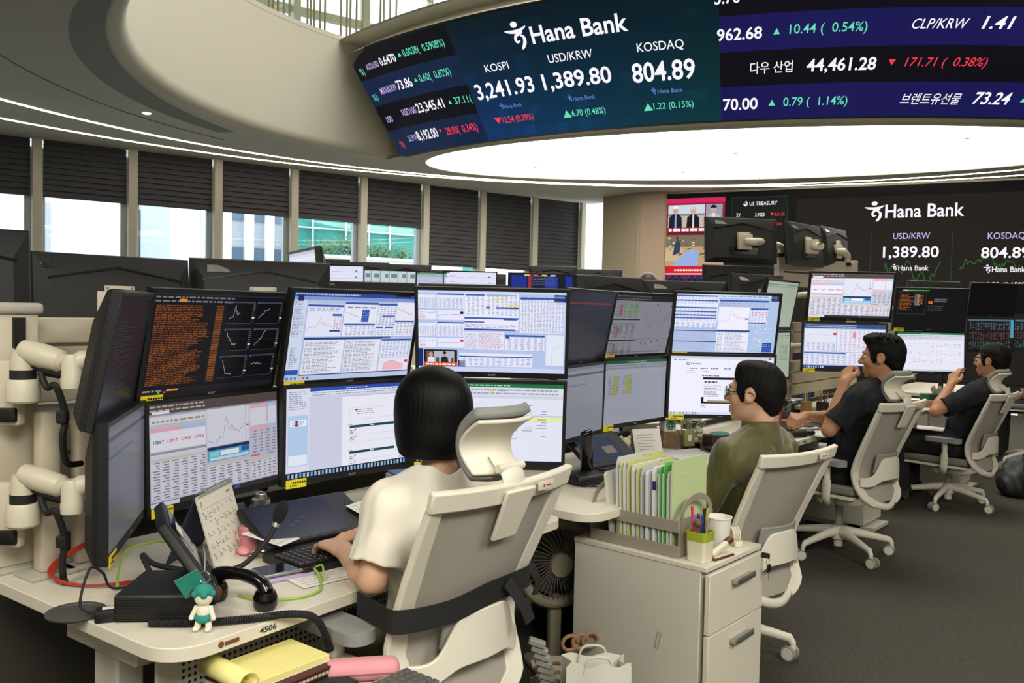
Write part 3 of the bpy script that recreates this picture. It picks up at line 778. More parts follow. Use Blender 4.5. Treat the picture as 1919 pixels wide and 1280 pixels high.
def pic_dark_charts():
    s = Scr(); s.r(0, 0, 1, 1, (15, 15, 20), 0); s.r(0, 0, 1, .022, (34, 36, 44), 1); s.dash(.01, .02, .62, .10, 2, (112, 114, 122), .9, 3)
    s.r(.17, .055, .22, .085, (226, 128, 40), 4)
    g = random.Random(4); rows = 46; x = .02
    for i in range(rows):
        y = .115 + .80 * i / rows; e = .31 + .11 * g.random() * (1 - abs(i - 20) / 40) + .02
        if 6 < i % 16 < 10: e -= .07
        xx = .02
        while xx < e:
            wd = g.uniform(.01, .04); s.r(xx, y + .003, min(e, xx + wd), y + .0125, (128, 70, 28) if g.random() < .85 else (104, 46, 28), 2); xx += wd + .006
        s.r(.445, y + .003, .50, y + .0125, (140, 78, 30), 2)
    for k, (cx, cy) in enumerate(((.53, .07), (.77, .07), (.53, .36), (.77, .36), (.53, .65), (.77, .65))):
        s.r(cx, cy, cx + .20, cy + .235, (9, 9, 12), 1); s.r(cx, cy, cx + .22, cy + .016, (60, 64, 76), 2); s.r(cx, cy + .004, cx + .012, cy + .022, (60, 90, 200), 3)
        s.l([(cx, cy + .235), (cx + .205, cy + .235), (cx + .205, cy + .02)], .0007, (96, 98, 106), 3)
        for j in range(9): s.r(cx + .208, cy + .03 + j * .022, cx + .222, cy + .036 + j * .022, (110, 112, 120), 3)
        s.r(cx + .206, cy + .165, cx + .226, cy + .178, (225, 228, 235), 4); s.l([(cx, cy + .12), (cx + .2, cy + .12)], .0005, (90, 44, 36), 3)
        sh = [peak, lambda t: .1 + .8 * t, lambda t: .95 - 1.1 * t if t < .6 else .25, lambda t: .1 + .9 * t, lambda t: .95 - .9 * min(1, t * 2.2), lambda t: .55][k]
        s.graph(cx + .02, cy + .03, cx + .105, cy + .20, (196, 204, 224), 10 + k, 30, .0009, sh, 5)
    s.r(0, .945, 1, 1, (24, 25, 32), 4); s.r(.17, .955, .25, .975, (226, 128, 40), 5); s.dash(.01, .945, .16, .985, 1, (130, 132, 140), .9, 8, 5)
    s.r(.11, .975, .125, .992, (60, 190, 90), 6); s.r(.15, .975, .165, .992, (220, 60, 40), 6)
    return s
def pic_fx(mul=.82, seed=1):
    s = Scr(mul); s.r(0, 0, 1, 1, (196, 196, 214), 0); s.r(0, 0, 1, .10, (86, 74, 72), 2); s.dash(.01, .01, .42, .085, 2, (190, 184, 180), .9, 3, 3); s.r(.02, .075, .14, .10, (236, 236, 240), 4)
    s.r(0, .10, 1, .115, (150, 150, 160), 3)
    s.r(.01, .13, .40, .20, (222, 222, 232), 2); s.dash(.02, .15, .39, .20, 1, (170, 150, 120), 1, 4, 3)
    s.r(.01, .24, .40, .46, (232, 230, 240), 2); s.r(.01, .24, .22, .275, (236, 170, 186), 3); s.r(.22, .24, .40, .275, (170, 198, 232), 3)
    for k, (t, c) in enumerate((('1389.7', (60, 70, 150)), ('1389.7', (210, 90, 90)), ('1390.0', (205, 60, 70)), ('1390.0', (205, 60, 70)))):
        s.t(t, .03 + k * .095, .10 + k * .095, .355, .385, c, .02, 4)
    s.r(.01, .47, .40, .49, (150, 150, 162), 3); s.r(.01, .49, .40, .93, (216, 214, 226), 2); s.table(.01, .53, .40, .93, 15, 6, (128, 122, 136), 5, (206, 200, 190), 3, (200, 198, 210))
    s.r(.41, .115, .75, .50, (222, 222, 234), 2); s.graph(.42, .15, .72, .47, (74, 74, 168), 7, 70, .0011, peak, 4); s.r(.72, .12, .724, .5, (150, 150, 160), 3); s.r(.725, .32, .75, .335, (214, 40, 50), 5)
    for k in range(5): s.l([(.42, .18 + .065 * k), (.72, .18 + .065 * k)], .0004, (196, 196, 212), 3)
    s.r(.41, .51, .75, .545, (36, 52, 92), 4); s.r(.41, .545, .75, .66, (96, 168, 208), 3); s.r(.43, .56, .50, .61, (128, 222, 220), 5); s.r(.51, .56, .66, .61, (238, 242, 250), 5); s.r(.68, .55, .745, .60, (40, 96, 160), 5); s.r(.43, .62, .74, .65, (208, 224, 240), 5)
    s.r(.41, .68, .75, .93, (216, 214, 226), 2); s.table(.41, .68, .75, .93, 9, 5, (128, 122, 136), 6, (206, 200, 190), 3)
    s.r(.76, .115, .99, .35, (226, 224, 236), 2); s.r(.76, .115, .91, .16, (236, 176, 190), 3); s.r(.91, .115, .99, .16, (176, 204, 232), 3); s.r(.906, .12, .911, .34, (150, 150, 162), 4)
    s.r(.76, .36, .91, .40, (236, 176, 190), 3); s.r(.91, .36, .99, .40, (176, 204, 232), 3); s.table(.76, .40, .99, .66, 8, 4, (140, 132, 146), 7, None, 3); s.r(.76, .67, .84, .69, (228, 100, 120), 4); s.r(.91, .67, .97, .69, (130, 170, 220), 4)
    s.r(.76, .71, .99, .93, (216, 214, 226), 2); s.table(.76, .71, .99, .93, 7, 5, (140, 134, 148), 8, (206, 200, 190), 3)
    s.r(0, .95, 1, 1, (52, 48, 50), 4); s.r(0, .955, .20, .995, (210, 212, 226), 5); s.r(.62, .955, .66, .99, (70, 80, 150), 5)
    return s
def win(s, x0, y0, x1, y1, seed, rows=8, cols=5, L=2, head=True, c=(140, 146, 182)):
    s.r(x0, y0, x1, y1, (226, 228, 244), L); s.r(x0, y0, x1, y0 + .018, (176, 190, 222), L + 1)
    if head: s.r(x0, y0 + .018, x1, y0 + .042, (58, 88, 168), L + 1)
    s.table(x0 + .004, y0 + .05, x1 - .004, y1 - .005, rows, cols, c, seed, None, L + 1, (206, 212, 234))
def pic_hts_blue():
    s = Scr(); s.r(0, 0, 1, 1, (170, 186, 222), 0); s.r(0, 0, 1, .045, (44, 70, 150), 2); s.dash(.01, .0, .5, .042, 1, (176, 190, 230), 1, 2, 3, .02); s.r(.8, .0, .93, .022, (22, 28, 46), 4)
    s.r(0, .045, 1, .085, (128, 150, 206), 2); s.r(.03, .03, .07, .10, (40, 44, 96), 4)
    s.r(0, .09, .10, .9, (202, 212, 234), 1); s.dash(.012, .10, .09, .50, 24, (130, 138, 160), .5, 3, 2, .03); s.dash(.02, .62, .09, .86, 12, (130, 138, 160), .4, 9, 2, .03); s.r(0, .875, .095, .93, (52, 76, 160), 3)
    s.r(.11, .095, .38, .50, (222, 226, 242), 1); s.r(.11, .095, .38, .125, (176, 190, 222), 2); s.r(.11, .135, .38, .16, (58, 88, 168), 2); s.graph(.12, .26, .31, .44, (205, 74, 84), 5, 50, .001, peak, 4); s.dash(.12, .17, .37, .22, 2, (150, 156, 190), .9, 6, 3)
    s.r(.30, .24, .37, .265, (58, 88, 168), 4); s.table(.31, .27, .375, .42, 8, 3, (190, 120, 140), 7); s.r(.29, .425, .37, .445, (46, 60, 130), 5)
    s.r(.39, .10, .66, .50, (226, 228, 244), 1); s.r(.39, .10, .66, .125, (58, 88, 168), 2); s.dash(.41, .14, .64, .18, 1, (150, 130, 150), 1, 5, 3, .06)
    s.graph(.41, .20, .52, .30, (90, 100, 160), 8, 30, .001, lambda t: .8 - .5 * t, 4); s.r(.53, .18, .59, .33, (44, 74, 164), 4); s.dash(.535, .185, .585, .325, 7, (110, 136, 210), 1, 4, 5, .05); s.r(.40, .35, .65, .37, (58, 88, 168), 3); s.table(.40, .38, .65, .49, 6, 7, (140, 146, 182), 9)
    win(s, .665, .09, .82, .50, 11, 14, 5); s.r(.70, .25, .81, .265, (58, 88, 168), 6); s.r(.66, .39, .72, .405, (58, 88, 168), 6); s.r(.74, .39, .81, .405, (58, 88, 168), 6)
    s.r(.825, .09, .99, .50, (228, 228, 242), 1); s.graph(.83, .12, .97, .26, (120, 100, 130), 12, 34, .001, lambda t: .7 - .5 * t, 4); s.r(.82, .31, .99, .33, (58, 88, 168), 3); s.table(.83, .34, .985, .49, 8, 5, (140, 146, 182), 13)
    s.r(.11, .51, .80, .535, (44, 62, 130), 3)
    for x0, x1, sd in ((.115, .42, 21), (.43, .72, 22)):
        s.r(x0, .54, x1, .93, (226, 226, 240), 1); s.dash(x0 + .008, .56, x0 + .065, .92, 22, (128, 130, 150), 1, sd, 2, .04); s.dash(x0 + .075, .56, x1 - .02, .92, 22, (126, 128, 148), .55, sd + 5, 2, .03)
    win(s, .73, .52, .99, .76, 31, 10, 8); s.r(.73, .77, .99, .93, (226, 224, 240), 2)
    pts = s.graph(.77, .79, .95, .89, (200, 60, 80), 33, 30, .001, lambda t: .4 + .3 * sin(t * 4), 5); s.p([(.77, .92)] + pts + [(.95, .92)], (236, 180, 190), 4); s.r(.955, .80, .985, .83, (214, 50, 70), 5)
    s.r(.10, .935, 1, .945, (40, 48, 80), 3); s.r(0, .945, 1, 1, (182, 196, 226), 4)
    for i in range(6): s.r(.012 + .03 * i, .957, .03 + .03 * i, .988, ((70, 110, 190), (60, 150, 200), (80, 120, 200), (230, 180, 80), (200, 90, 90), (90, 110, 170))[i], 5)
    return s
def pic_hts_wide():
    s = Scr(1.02); s.r(0, 0, 1, 1, (176, 192, 228), 0); s.r(0, 0, 1, .03, (196, 208, 236), 1); s.r(.92, .03, 1, .12, (26, 40, 110), 3)
    for k in range(2):
        y = .04 + k * .345
        win(s, .0, y, .125, y + .18, 41 + k, 14, 7, 2, False); win(s, .13, y, .31, y + .18, 43 + k, 14, 6, 2, False); s.r(.13, y, .31, y + .015, (58, 84, 160), 5)
        s.r(.0, y + .20, .125, y + .32, (226, 228, 246), 2); s.graph(.06, y + .21, .12, y + .26, (120, 80, 110), 51 + k, 20, .001, None, 4); s.dash(.01, y + .22, .055, y + .31, 6, (200, 140, 150), .8, 7, 3, .02)
        s.r(.13, y + .20, .31, y + .32, (226, 226, 244), 2); s.graph(.135, y + .23, .28, y + .29, ((84, 70, 150), (150, 74, 110))[k], 55 + k, 44, .0014, lambda t: .35 + .35 * t, 5); s.r(.285, y + .215, .308, y + .245, ((20, 22, 30), (206, 50, 70))[k], 6)
    s.r(.315, .03, .68, .47, (228, 230, 246), 1); s.table(.32, .04, .45, .30, 15, 4, (150, 156, 190), 61, (58, 84, 160), 3); s.table(.46, .04, .67, .30, 15, 7, (150, 156, 190), 62, (150, 168, 210), 3)
    s.r(.50, .085, .60, .11, (238, 226, 120), 2); s.r(.60, .16, .68, .185, (238, 220, 120), 2); s.r(.46, .19, .49, .21, (58, 84, 160), 6); s.r(.53, .19, .68, .21, (58, 84, 160), 6)
    s.r(.315, .32, .68, .34, (58, 84, 160), 5); s.r(.315, .37, .45, .385, (58, 84, 160), 5); s.r(.58, .335, .67, .35, (58, 84, 160), 5); s.r(.315, .46, .66, .48, (46, 66, 140), 5); s.dash(.32, .40, .67, .45, 3, (150, 156, 190), .9, 63, 3)
    s.r(.315, .50, .585, .72, (228, 226, 244), 1); s.dash(.32, .52, .40, .71, 14, (140, 146, 180), 1, 64, 2, .03); s.dash(.41, .51, .58, .71, 15, (176, 130, 160), .8, 65, 2, .025)
    win(s, .69, .05, .99, .50, 66, 24, 14); s.dash(.70, .055, .89, .105, 2, (100, 120, 180), .9, 67, 6)
    win(s, .59, .51, .86, .72, 68, 12, 6); s.r(.595, .55, .62, .575, (30, 60, 130), 6); s.r(.87, .52, .99, .90, (222, 226, 240), 1); s.l([(.91, .88), (.912, .72), (.93, .68), (.98, .66)], .001, (170, 190, 170), 3)
    s.r(.0, .72, .03, .94, (26, 40, 110), 2); s.r(.27, .86, .32, .94, (26, 40, 110), 2)
    s.r(.035, .73, .265, .94, (30, 24, 24), 3); s.r(.055, .75, .10, .90, (120, 90, 80), 4); s.r(.105, .75, .245, .90, (176, 178, 192), 4)
    s.p([(.06, .90), (.11, .90), (.105, .83), (.085, .81), (.065, .83)], (224, 222, 226), 5); s.p([(.085 + .014 * cos(a * .6), .79 + .03 * sin(a * .6)) for a in range(10)], (196, 150, 130), 6); s.p([(.085 + .016 * cos(a * .6), .777 + .022 * sin(a * .6)) for a in range(10)], (36, 28, 26), 5)
    s.p([(.15, .90), (.205, .90), (.20, .83), (.18, .81), (.155, .83)], (34, 34, 48), 5); s.p([(.178 + .012 * cos(a * .6), .785 + .026 * sin(a * .6)) for a in range(10)], (196, 150, 130), 6); s.p([(.178 + .013 * cos(a * .6), .768 + .018 * sin(a * .6)) for a in range(10)], (30, 26, 26), 7)
    s.r(.12, .83, .14, .90, (96, 62, 50), 5); s.r(.225, .83, .24, .90, (96, 62, 50), 5)
    s.r(.035, .885, .265, .935, (206, 80, 44), 7); s.dash(.05, .89, .25, .93, 1, (250, 240, 230), 1, 69, 8, .03, .5)
    s.r(.28, .74, .78, .93, (222, 226, 244), 2); s.r(.28, .74, .78, .765, (176, 192, 226), 3); s.r(.28, .80, .78, .815, (58, 84, 160), 4); s.table(.29, .82, .77, .92, 6, 12, (150, 156, 190), 70)
    s.r(.0, .945, 1, 1, (200, 208, 236), 4)
    for i in range(6): s.r(.01 + .028 * i, .958, .027 + .028 * i, .988, ((70, 110, 190), (60, 150, 200), (80, 120, 200), (230, 180, 80), (200, 120, 90), (90, 110, 170))[i], 5)
    return s
def pic_word():
    s = Scr(.98); s.r(0, 0, 1, 1, (206, 206, 228), 0); s.r(.0, 0, .17, .95, (216, 220, 238), 1); s.r(.175, .0, 1, .045, (44, 78, 176), 2); s.dash(.45, .01, .62, .04, 1, (190, 205, 240), 1, 3, 3, .03)
    s.r(.175, .045, 1, .10, (226, 228, 242), 2); s.dash(.19, .05, .95, .10, 2, (130, 140, 170), .95, 4, 3, .025); s.r(.175, .10, 1, .115, (206, 208, 226), 3)
    s.dash(.02, .03, .15, .24, 9, (140, 146, 164), .7, 5, 2, .03); s.r(.015, .30, .16, .86, (178, 202, 234), 2); s.r(.03, .35, .15, .42, (234, 236, 246), 3); s.dash(.045, .36, .14, .41, 3, (120, 130, 160), .7, 6, 4, .03)
    for y in (.37, .405): s.p([(.075 + .010 * cos(a * .63), y + .018 * sin(a * .63)) for a in range(10)], (130, 40, 44), 5)
    s.r(.02, .74, .155, .85, (228, 232, 244), 3)
    s.r(.42, .13, .90, .95, (234, 234, 246), 2); s.dash(.44, .12, .88, .13, 1, (130, 140, 170), 1, 9, 4, .012)
    def frame(x0, y0, x1, y1): s.l([(x0, y0), (x1, y0), (x1, y1), (x0, y1), (x0, y0)], .0005, (150, 150, 160), 4)
    frame(.48, .27, .86, .40); s.r(.525, .285, .54, .30, (30, 32, 36), 4); s.dash(.54, .28, .72, .35, 3, (150, 152, 170), .6, 8, 4, .04)
    for y in (.47, .77):
        s.r(.48, y, .86, y + .03, (24, 70, 78), 5); s.r(.65, y + .009, .664, y + .021, (220, 230, 235), 7); s.r(.667, y + .009, .68, y + .021, (220, 230, 235), 7); frame(.48, y + .03, .86, y + .20); s.l([(.48, y + .115), (.86, y + .115)], .0005, (150, 150, 160), 4); s.l([(.52, y), (.52, y + .2)], .0005, (150, 150, 160), 4)
        s.r(.525, y + .045, .533, y + .058, (30, 32, 36), 5); s.r(.525, y + .125, .533, y + .138, (30, 32, 36), 5); s.dash(.485, y + .05, .515, y + .10, 2, (90, 94, 110), 1, 7, 5, .03); s.dash(.485, y + .135, .515, y + .18, 2, (90, 94, 110), 1, 9, 5, .03); s.dash(.47, y - .02, .50, y, 1, (90, 94, 110), 1, 3, 5, .03)
    taskbar(s, (18, 22, 36), 34, (176, 190, 210), .93)
    return s
def pic_excel(mul=1.0, var=0, grey=(226, 228, 244)):
    s = Scr(mul); s.r(0, 0, 1, 1, grey, 0); s.r(0, 0, 1, .05, (32, 112, 70), 2); s.dash(.35, .01, .65, .045, 1, (170, 214, 190), 1, 3, 3, .04)
    s.r(0, .05, 1, .15, tuple(max(0, v - 8) for v in grey), 2); s.dash(.02, .06, .98, .145, 2, (150, 156, 168), .95, 5, 3, .03); s.r(.5, .08, .54, .10, (232, 190, 100), 4); s.r(.56, .08, .62, .095, (140, 160, 140), 4)
    s.r(0, .15, 1, .185, (206, 210, 222), 3)
    if var == 0:
        s.l([(.1, .25), (.97, .25)], .0005, (190, 196, 205), 2)
        for j in range(6): s.l([(.45 + .09 * j, .22), (.45 + .09 * j, .70)], .0004, (200, 204, 214), 2)
        for i in range(12): s.l([(.42, .28 + .035 * i), (.92, .28 + .035 * i)], .0004, (204, 208, 218), 2)
        s.table(.42, .25, .90, .70, 13, 5, (150, 156, 168), 7, None, 3, None, .3, .5)
        s.r(.0, .385, 1, .405, (176, 206, 232), 3); s.r(.45, .41, 1, .43, (236, 232, 116), 3); s.r(.45, .445, 1, .465, (236, 232, 116), 3)
    elif var == 1:
        s.table(.04, .24, .22, .54, 12, 3, (140, 146, 158), 8); s.r(.13, .24, .18, .54, (206, 204, 62), 3); s.table(.26, .24, .42, .54, 12, 3, (140, 146, 158), 9); s.r(.33, .24, .385, .54, (206, 204, 62), 3)
    else:
        for k in range(3): s.table(.15, .28 + .2 * k, .95, .40 + .2 * k, 4, 12, (176, 150, 156), 11 + k, None, 2, None, .25, .45)
    s.r(0, .955, 1, 1, (204, 208, 218), 4)
    if var == 0: taskbar(s, (22, 26, 40), 12)
    return s
def pic_grey_chart():
    s = Scr(.62); s.r(0, 0, 1, 1, (206, 206, 220), 0); s.r(0, 0, 1, .10, (54, 54, 66), 3); s.dash(.02, .0, .6, .09, 2, (150, 150, 160), .9, 3, 4); s.r(.16, .055, .22, .085, (190, 70, 70), 5)
    for k, y in enumerate((.12, .47, .77)):
        s.r(.01, y, .40, y + .02, (176, 178, 192), 2); s.table(.01, y + .03, .39, y + .26, 8, 4, (130, 130, 142), 4 + k, None, 2, (176, 178, 190)); s.r(.01, y + .28, .44, y + .30, (40, 42, 50), 4); s.r(.10, y + .05, .13, y + .24, (206, 120, 124), 3)
    s.r(.18, .13, .40, .33, (186, 214, 172), 3)
    for k in range(3): s.graph(.47 + .16 * k, .16, .62 + .16 * k, .62, (72, 74, 92), 6 + k, 30, .0011, (lambda t: .75 - .6 * t, lambda t: .1 + .9 * abs(sin(t * 2.6)), lambda t: .3 + .5 * t)[k], 4)
    for x, y in ((.68, .14), (.93, .16), (.52, .80), (.70, .78), (.80, .77), (.88, .88), (.60, .82)): s.r(x, y, x + .02, y + .02, (70, 40, 44), 5)
    s.r(.44, .74, 1, .745, (150, 150, 164), 3); s.dash(.05, .93, .95, .99, 1, (150, 150, 160), .9, 4, 3)
    return s
def pic_hts2():
    s = Scr(1.03); s.r(0, 0, 1, 1, (170, 192, 226), 0)
    s.r(0, 0, .41, .5, (224, 228, 246), 1)
    for k, y in enumerate((.02, .10, .22, .29, .35, .40)): s.r(0, y, .40, y + .022, (62, 92, 170), 3); s.table(.0, y + .025, .40, y + .065, 3, 12, (150, 158, 194), k + 2)
    s.r(0, .47, .40, .57, (226, 228, 246), 2); s.table(0, .48, .40, .60, 5, 8, (150, 158, 194), 12); s.r(0, .62, .42, .635, (40, 62, 130), 4); s.dash(.01, .64, .40, .80, 12, (176, 168, 196), .8, 13, 3, .02); s.r(0, .81, .42, .825, (40, 62, 130), 4); s.dash(.01, .83, .38, .97, 10, (176, 168, 196), .8, 14, 3, .02)
    s.r(.42, .0, .91, .06, (204, 216, 240), 1); s.dash(.43, .01, .90, .05, 1, (130, 150, 190), 1, 15, 2); s.r(.42, .09, .90, .12, (62, 92, 170), 3); s.dash(.43, .13, .90, .20, 2, (190, 150, 170), .9, 16, 3)
    s.r(.42, .21, .72, .60, (232, 232, 246), 1); s.graph(.43, .26, .68, .50, (205, 84, 84), 17, 46, .001, peak, 4); s.r(.68, .40, .715, .42, (26, 28, 44), 5)
    s.r(.73, .22, .90, .50, (222, 226, 246), 1); s.table(.73, .22, .90, .48, 9, 5, (190, 140, 170), 18, (62, 92, 170), 3); s.r(.72, .47, .89, .49, (62, 92, 170), 4)
    s.r(.42, .61, .74, .635, (46, 62, 120), 4); s.dash(.43, .64, .48, .98, 16, (140, 144, 166), 1, 19, 2, .04); s.dash(.50, .64, .73, .98, 16, (140, 144, 166), .6, 20, 2, .03); s.r(.42, .64, .735, .985, (228, 230, 244), 1)
    g = random.Random(3)
    for k in range(60): x, y = .75 + .2 * g.random(), .52 + .4 * g.random(); s.r(x, y, x + .02, y + .015, g.choice([(196, 210, 204), (212, 218, 240), (186, 206, 226)]), 2)
    s.r(.92, .0, 1, .10, (32, 40, 70), 3); s.dash(.925, .01, .99, .09, 3, (120, 136, 180), .8, 21, 4, .02)
    s.r(.88, .82, .97, .985, (44, 70, 160), 3); s.dash(.89, .84, .96, .90, 2, (150, 170, 230), .8, 5, 4); s.table(.885, .91, .965, .975, 2, 4, (130, 156, 220), 6, None, 4)
    return s
def pic_browser():
    s = Scr(1.03); s.r(0, 0, 1, 1, (232, 232, 248), 0); s.r(0, 0, 1, .05, (204, 206, 222), 2); s.dash(.03, .045, .18, .09, 1, (150, 150, 166), .9, 3, 3); s.r(.95, .02, .97, .05, (90, 90, 110), 3)
    s.p([(.17 + .016 * cos(a * .52), .13 + .028 * sin(a * .52)) for a in range(12)], (40, 60, 60), 3); s.p([(.17 + .010 * cos(a * .52), .13 + .018 * sin(a * .52)) for a in range(12)], (232, 232, 248), 4); s.dash(.195, .11, .30, .15, 1, (120, 130, 130), 1, 5, 3, .02, .5)
    for x in (.19, .29, .39, .52): s.dash(x, .19, x + .07, .23, 1, (90, 92, 106), 1, int(x * 90), 3, .025)
    s.dash(.16, .23, .25, .29, 2, (160, 160, 176), .8, 7, 3); s.dash(.32, .25, .37, .28, 1, (90, 90, 100), 1, 8, 3, .03); s.dash(.31, .32, .48, .35, 1, (70, 70, 80), 1, 9, 3, .03, .5)
    s.r(.32, .36, .92, .40, (22, 22, 26), 3); s.dash(.335, .42, .46, .455, 1, (40, 40, 48), 1, 11, 4, .04, .6); s.dash(.335, .48, .52, .70, 8, (120, 120, 132), .6, 12, 3, .03); s.r(.31, .70, .335, .78, (22, 22, 26), 3); s.r(.31, .78, .92, .81, (22, 22, 26), 3); s.r(.37, .755, .60, .79, (160, 140, 110), 4)
    s.dash(.31, .84, .37, .89, 2, (150, 150, 166), .8, 13, 3)
    s.r(0, .955, 1, 1, (206, 214, 236), 4)
    for i in range(9): s.r(.015 + .03 * i, .965, .032 + .03 * i, .992, ((70, 110, 190), (60, 150, 200), (230, 180, 80), (60, 130, 90))[i % 4], 5)
    return s
def pic_dark(red=False, seed=1):
    s = Scr(); s.r(0, 0, 1, 1, (22, 22, 29), 0)
    if red: s.r(.05, .15, .92, .175, (104, 30, 32), 2)
    s.dash(.05, .2, .6, .95, 30, (46, 46, 56), .3, seed, 1, .03)
    return s
def pic_pale(mul=.7, bar=(60, 120, 110)):
    s = Scr(mul); s.r(0, 0, 1, 1, (198, 202, 218), 0); s.r(0, .10, 1, .13, bar, 2); s.dash(.03, .24, .9, .28, 1, (150, 154, 168), .5, 3, 2); s.r(.0, .0, 1, .05, (170, 176, 190), 1)
    return s
def pic_mint(grid=False):
    s = Scr(.80); s.r(0, 0, 1, 1, (196, 212, 190), 0); s.r(0, .06, 1, .075, (90, 140, 110), 2); s.dash(.02, .085, .98, .14, 1, (150, 168, 150), 1, 3, 2)
    if grid: s.table(.62, .28, .92, .62, 8, 5, (120, 150, 128), 5, None, 2, (110, 150, 124))
    return s
def pic_hts3():
    s = Scr(); s.r(0, 0, 1, 1, (176, 192, 226), 0); s.r(0, 0, 1, .10, (58, 80, 134), 2); s.dash(.02, .01, .7, .09, 2, (190, 204, 236), .9, 3, 3, .02)
    s.r(.01, .12, .40, .62, (228, 230, 246), 1); s.graph(.03, .20, .36, .34, (120, 70, 110), 5, 40, .001, lambda t: .3 + .5 * sin(t * 3), 3); s.r(.36, .20, .40, .25, (206, 60, 70), 4); s.table(.02, .42, .39, .60, 7, 6, (150, 156, 190), 6)
    s.r(.41, .12, .99, .62, (230, 230, 246), 1); s.table(.42, .14, .98, .60, 14, 10, (190, 170, 200), 7); s.r(.60, .18, .64, .30, (232, 130, 140), 3)
    s.r(.01, .64, .52, .67, (62, 92, 170), 3); s.r(.01, .67, .52, .91, (226, 228, 246), 1); s.table(.01, .68, .52, .91, 9, 8, (150, 156, 190), 8); s.r(.53, .64, .99, .91, (228, 230, 246), 1); s.table(.54, .66, .98, .90, 10, 8, (176, 156, 190), 9)
    taskbar(s, (30, 36, 60), 9, (200, 210, 235), .93)
    return s
def pic_orange():
    s = Scr(); s.r(0, 0, 1, 1, (20, 20, 20), 0); s.r(.08, .02, .46, .045, (66, 190, 70), 3); s.r(.08, .02, .16, .045, (190, 196, 190), 4); s.l([(.03, .07), (.42, .07), (.42, .64), (.03, .64), (.03, .07)], .0007, (110, 112, 120), 2)
    s.dash(.05, .12, .26, .55, 13, (176, 100, 48), .5, 3, 2, .04); s.dash(.26, .12, .34, .42, 9, (170, 172, 180), .8, 4, 2, .03); s.dash(.30, .14, .38, .40, 8, (214, 110, 40), 1, 5, 3, .06)
    s.r(.46, .30, .52, .37, (206, 110, 40), 2); s.dash(.54, .22, .72, .32, 2, (110, 112, 120), 1, 6, 2, .02, .7); s.dash(.46, .40, .74, .55, 3, (90, 92, 100), .7, 7, 2)
    return s
def pic_dark_table(seed=2):
    s = Scr(); s.r(0, 0, 1, 1, (22, 26, 28), 0); s.r(0, 0, 1, .06, (70, 110, 130), 2); s.r(.93, 0, 1, .6, (84, 150, 176), 2)
    for k in range(3): s.table(.02, .10 + .3 * k, .92, .36 + .3 * k, 8, 16, ((110, 118, 120), (120, 70, 66), (84, 110, 96))[k], seed + k, None, 2, (40, 46, 48), .45, .25)
    return s
def pic_lines(seed=1, base=(226, 226, 246)):
    s = Scr(1.0); s.r(0, 0, 1, 1, base, 0)
    for k in range(4): s.graph(.03, .08 + .22 * k, .97, .26 + .22 * k, (150, 150, 196), seed * 7 + k, 40, .0025, None, 2); s.r(.85, .14 + .2 * k, .89, .17 + .2 * k, (60, 60, 90), 3); s.r(.1, .12 + .21 * k, .2, .135 + .21 * k, (206, 130, 150), 3)
    return s
def pic_grid():
    s = Scr(.95); s.r(0, 0, 1, 1, (206, 222, 226), 0); s.table(0, 0, 1, 1, 3, 6, (120, 140, 150), 3, None, 1, (60, 66, 80))
    for j in range(7): s.r(j / 6 - .004, 0, j / 6 + .004, 1, (60, 66, 80), 2)
    s.r(0, .5, 1, .52, (60, 66, 80), 2)
    return s
def pic_off():
    s = Scr(); s.r(0, 0, 1, 1, (9, 9, 9), 0); return s
def pic_blue_dark(seed=1):
    s = Scr(); s.r(0, 0, 1, 1, (22, 26, 52), 0); s.r(.05, .05, .35, .95, (30, 50, 140), 1); s.r(.38, 0, .44, .95, (150, 50, 60), 2); s.dash(.46, .05, .95, .4, 6, (110, 120, 150), .8, seed, 2); s.r(.7, .1, .95, .5, (40, 60, 150), 2)
    for k in range(4): s.r(.3 + .17 * k, .02, .4 + .17 * k, .07, ((226, 200, 60), (220, 80, 60), (226, 200, 60), (206, 206, 210))[k], 4)
    return s

m_mon = mat('monitor_plastic', (17, 17, 17), .5, var=.05, vscale=40)
m_monb = mat('monitor_back_plastic', (25, 24, 24), .55, bump=.08, bscale=500)
m_gloss = mat('monitor_gloss', (14, 14, 14), .12)
m_beige = mat('beige_plastic', (206, 199, 178), .42, var=.015)
m_beige2 = mat('beige_plastic_warm', (196, 186, 164), .5)
m_yel = mat('sticker_yellow', (246, 228, 40), .6)
m_ink = mat('ink_black', (24, 24, 22), .7)
m_scr = screen_mat('monitor_screen', 1.0, .3)
OW, OH, OC = SW + .025, SH + .032, -.004
def _frame():
    b = MB(); t = .0125
    for cx, cz, sx, sz in ((-OW / 2 + t / 2, OC, t, OH), (OW / 2 - t / 2, OC, t, OH), (0, OC + OH / 2 - t / 2, OW - 2 * t, t), (0, OC - OH / 2 + .01, OW - 2 * t, .02)): b.box((cx, .006, cz), (sx, .02, sz))
    b.box((0, .012, OC), (OW - .002, .02, OH - .002)); return b
def _back():
    b = MB(); a, c = OW / 2, OH / 2; i, j = a - .055, c - .05
    vs = [(-a, .02, OC - c), (a, .02, OC - c), (a, .02, OC + c), (-a, .02, OC + c), (-a + .006, .030, OC - c + .006), (a - .006, .030, OC - c + .006), (a - .006, .030, OC + c - .006), (-a + .006, .030, OC + c - .006), (-i, .056, OC - j - .02), (i, .056, OC - j - .02), (i, .056, OC + j - .035), (0, .056, OC + j), (-i, .056, OC + j - .035)]
    b.add(vs, [(0, 4, 5, 1), (1, 5, 6, 2), (2, 6, 7, 3), (3, 7, 4, 0), (4, 8, 9, 5), (5, 9, 10, 6), (6, 10, 11), (6, 11, 7), (7, 11, 12), (7, 12, 8, 4), (8, 12, 11, 10, 9)]); return b
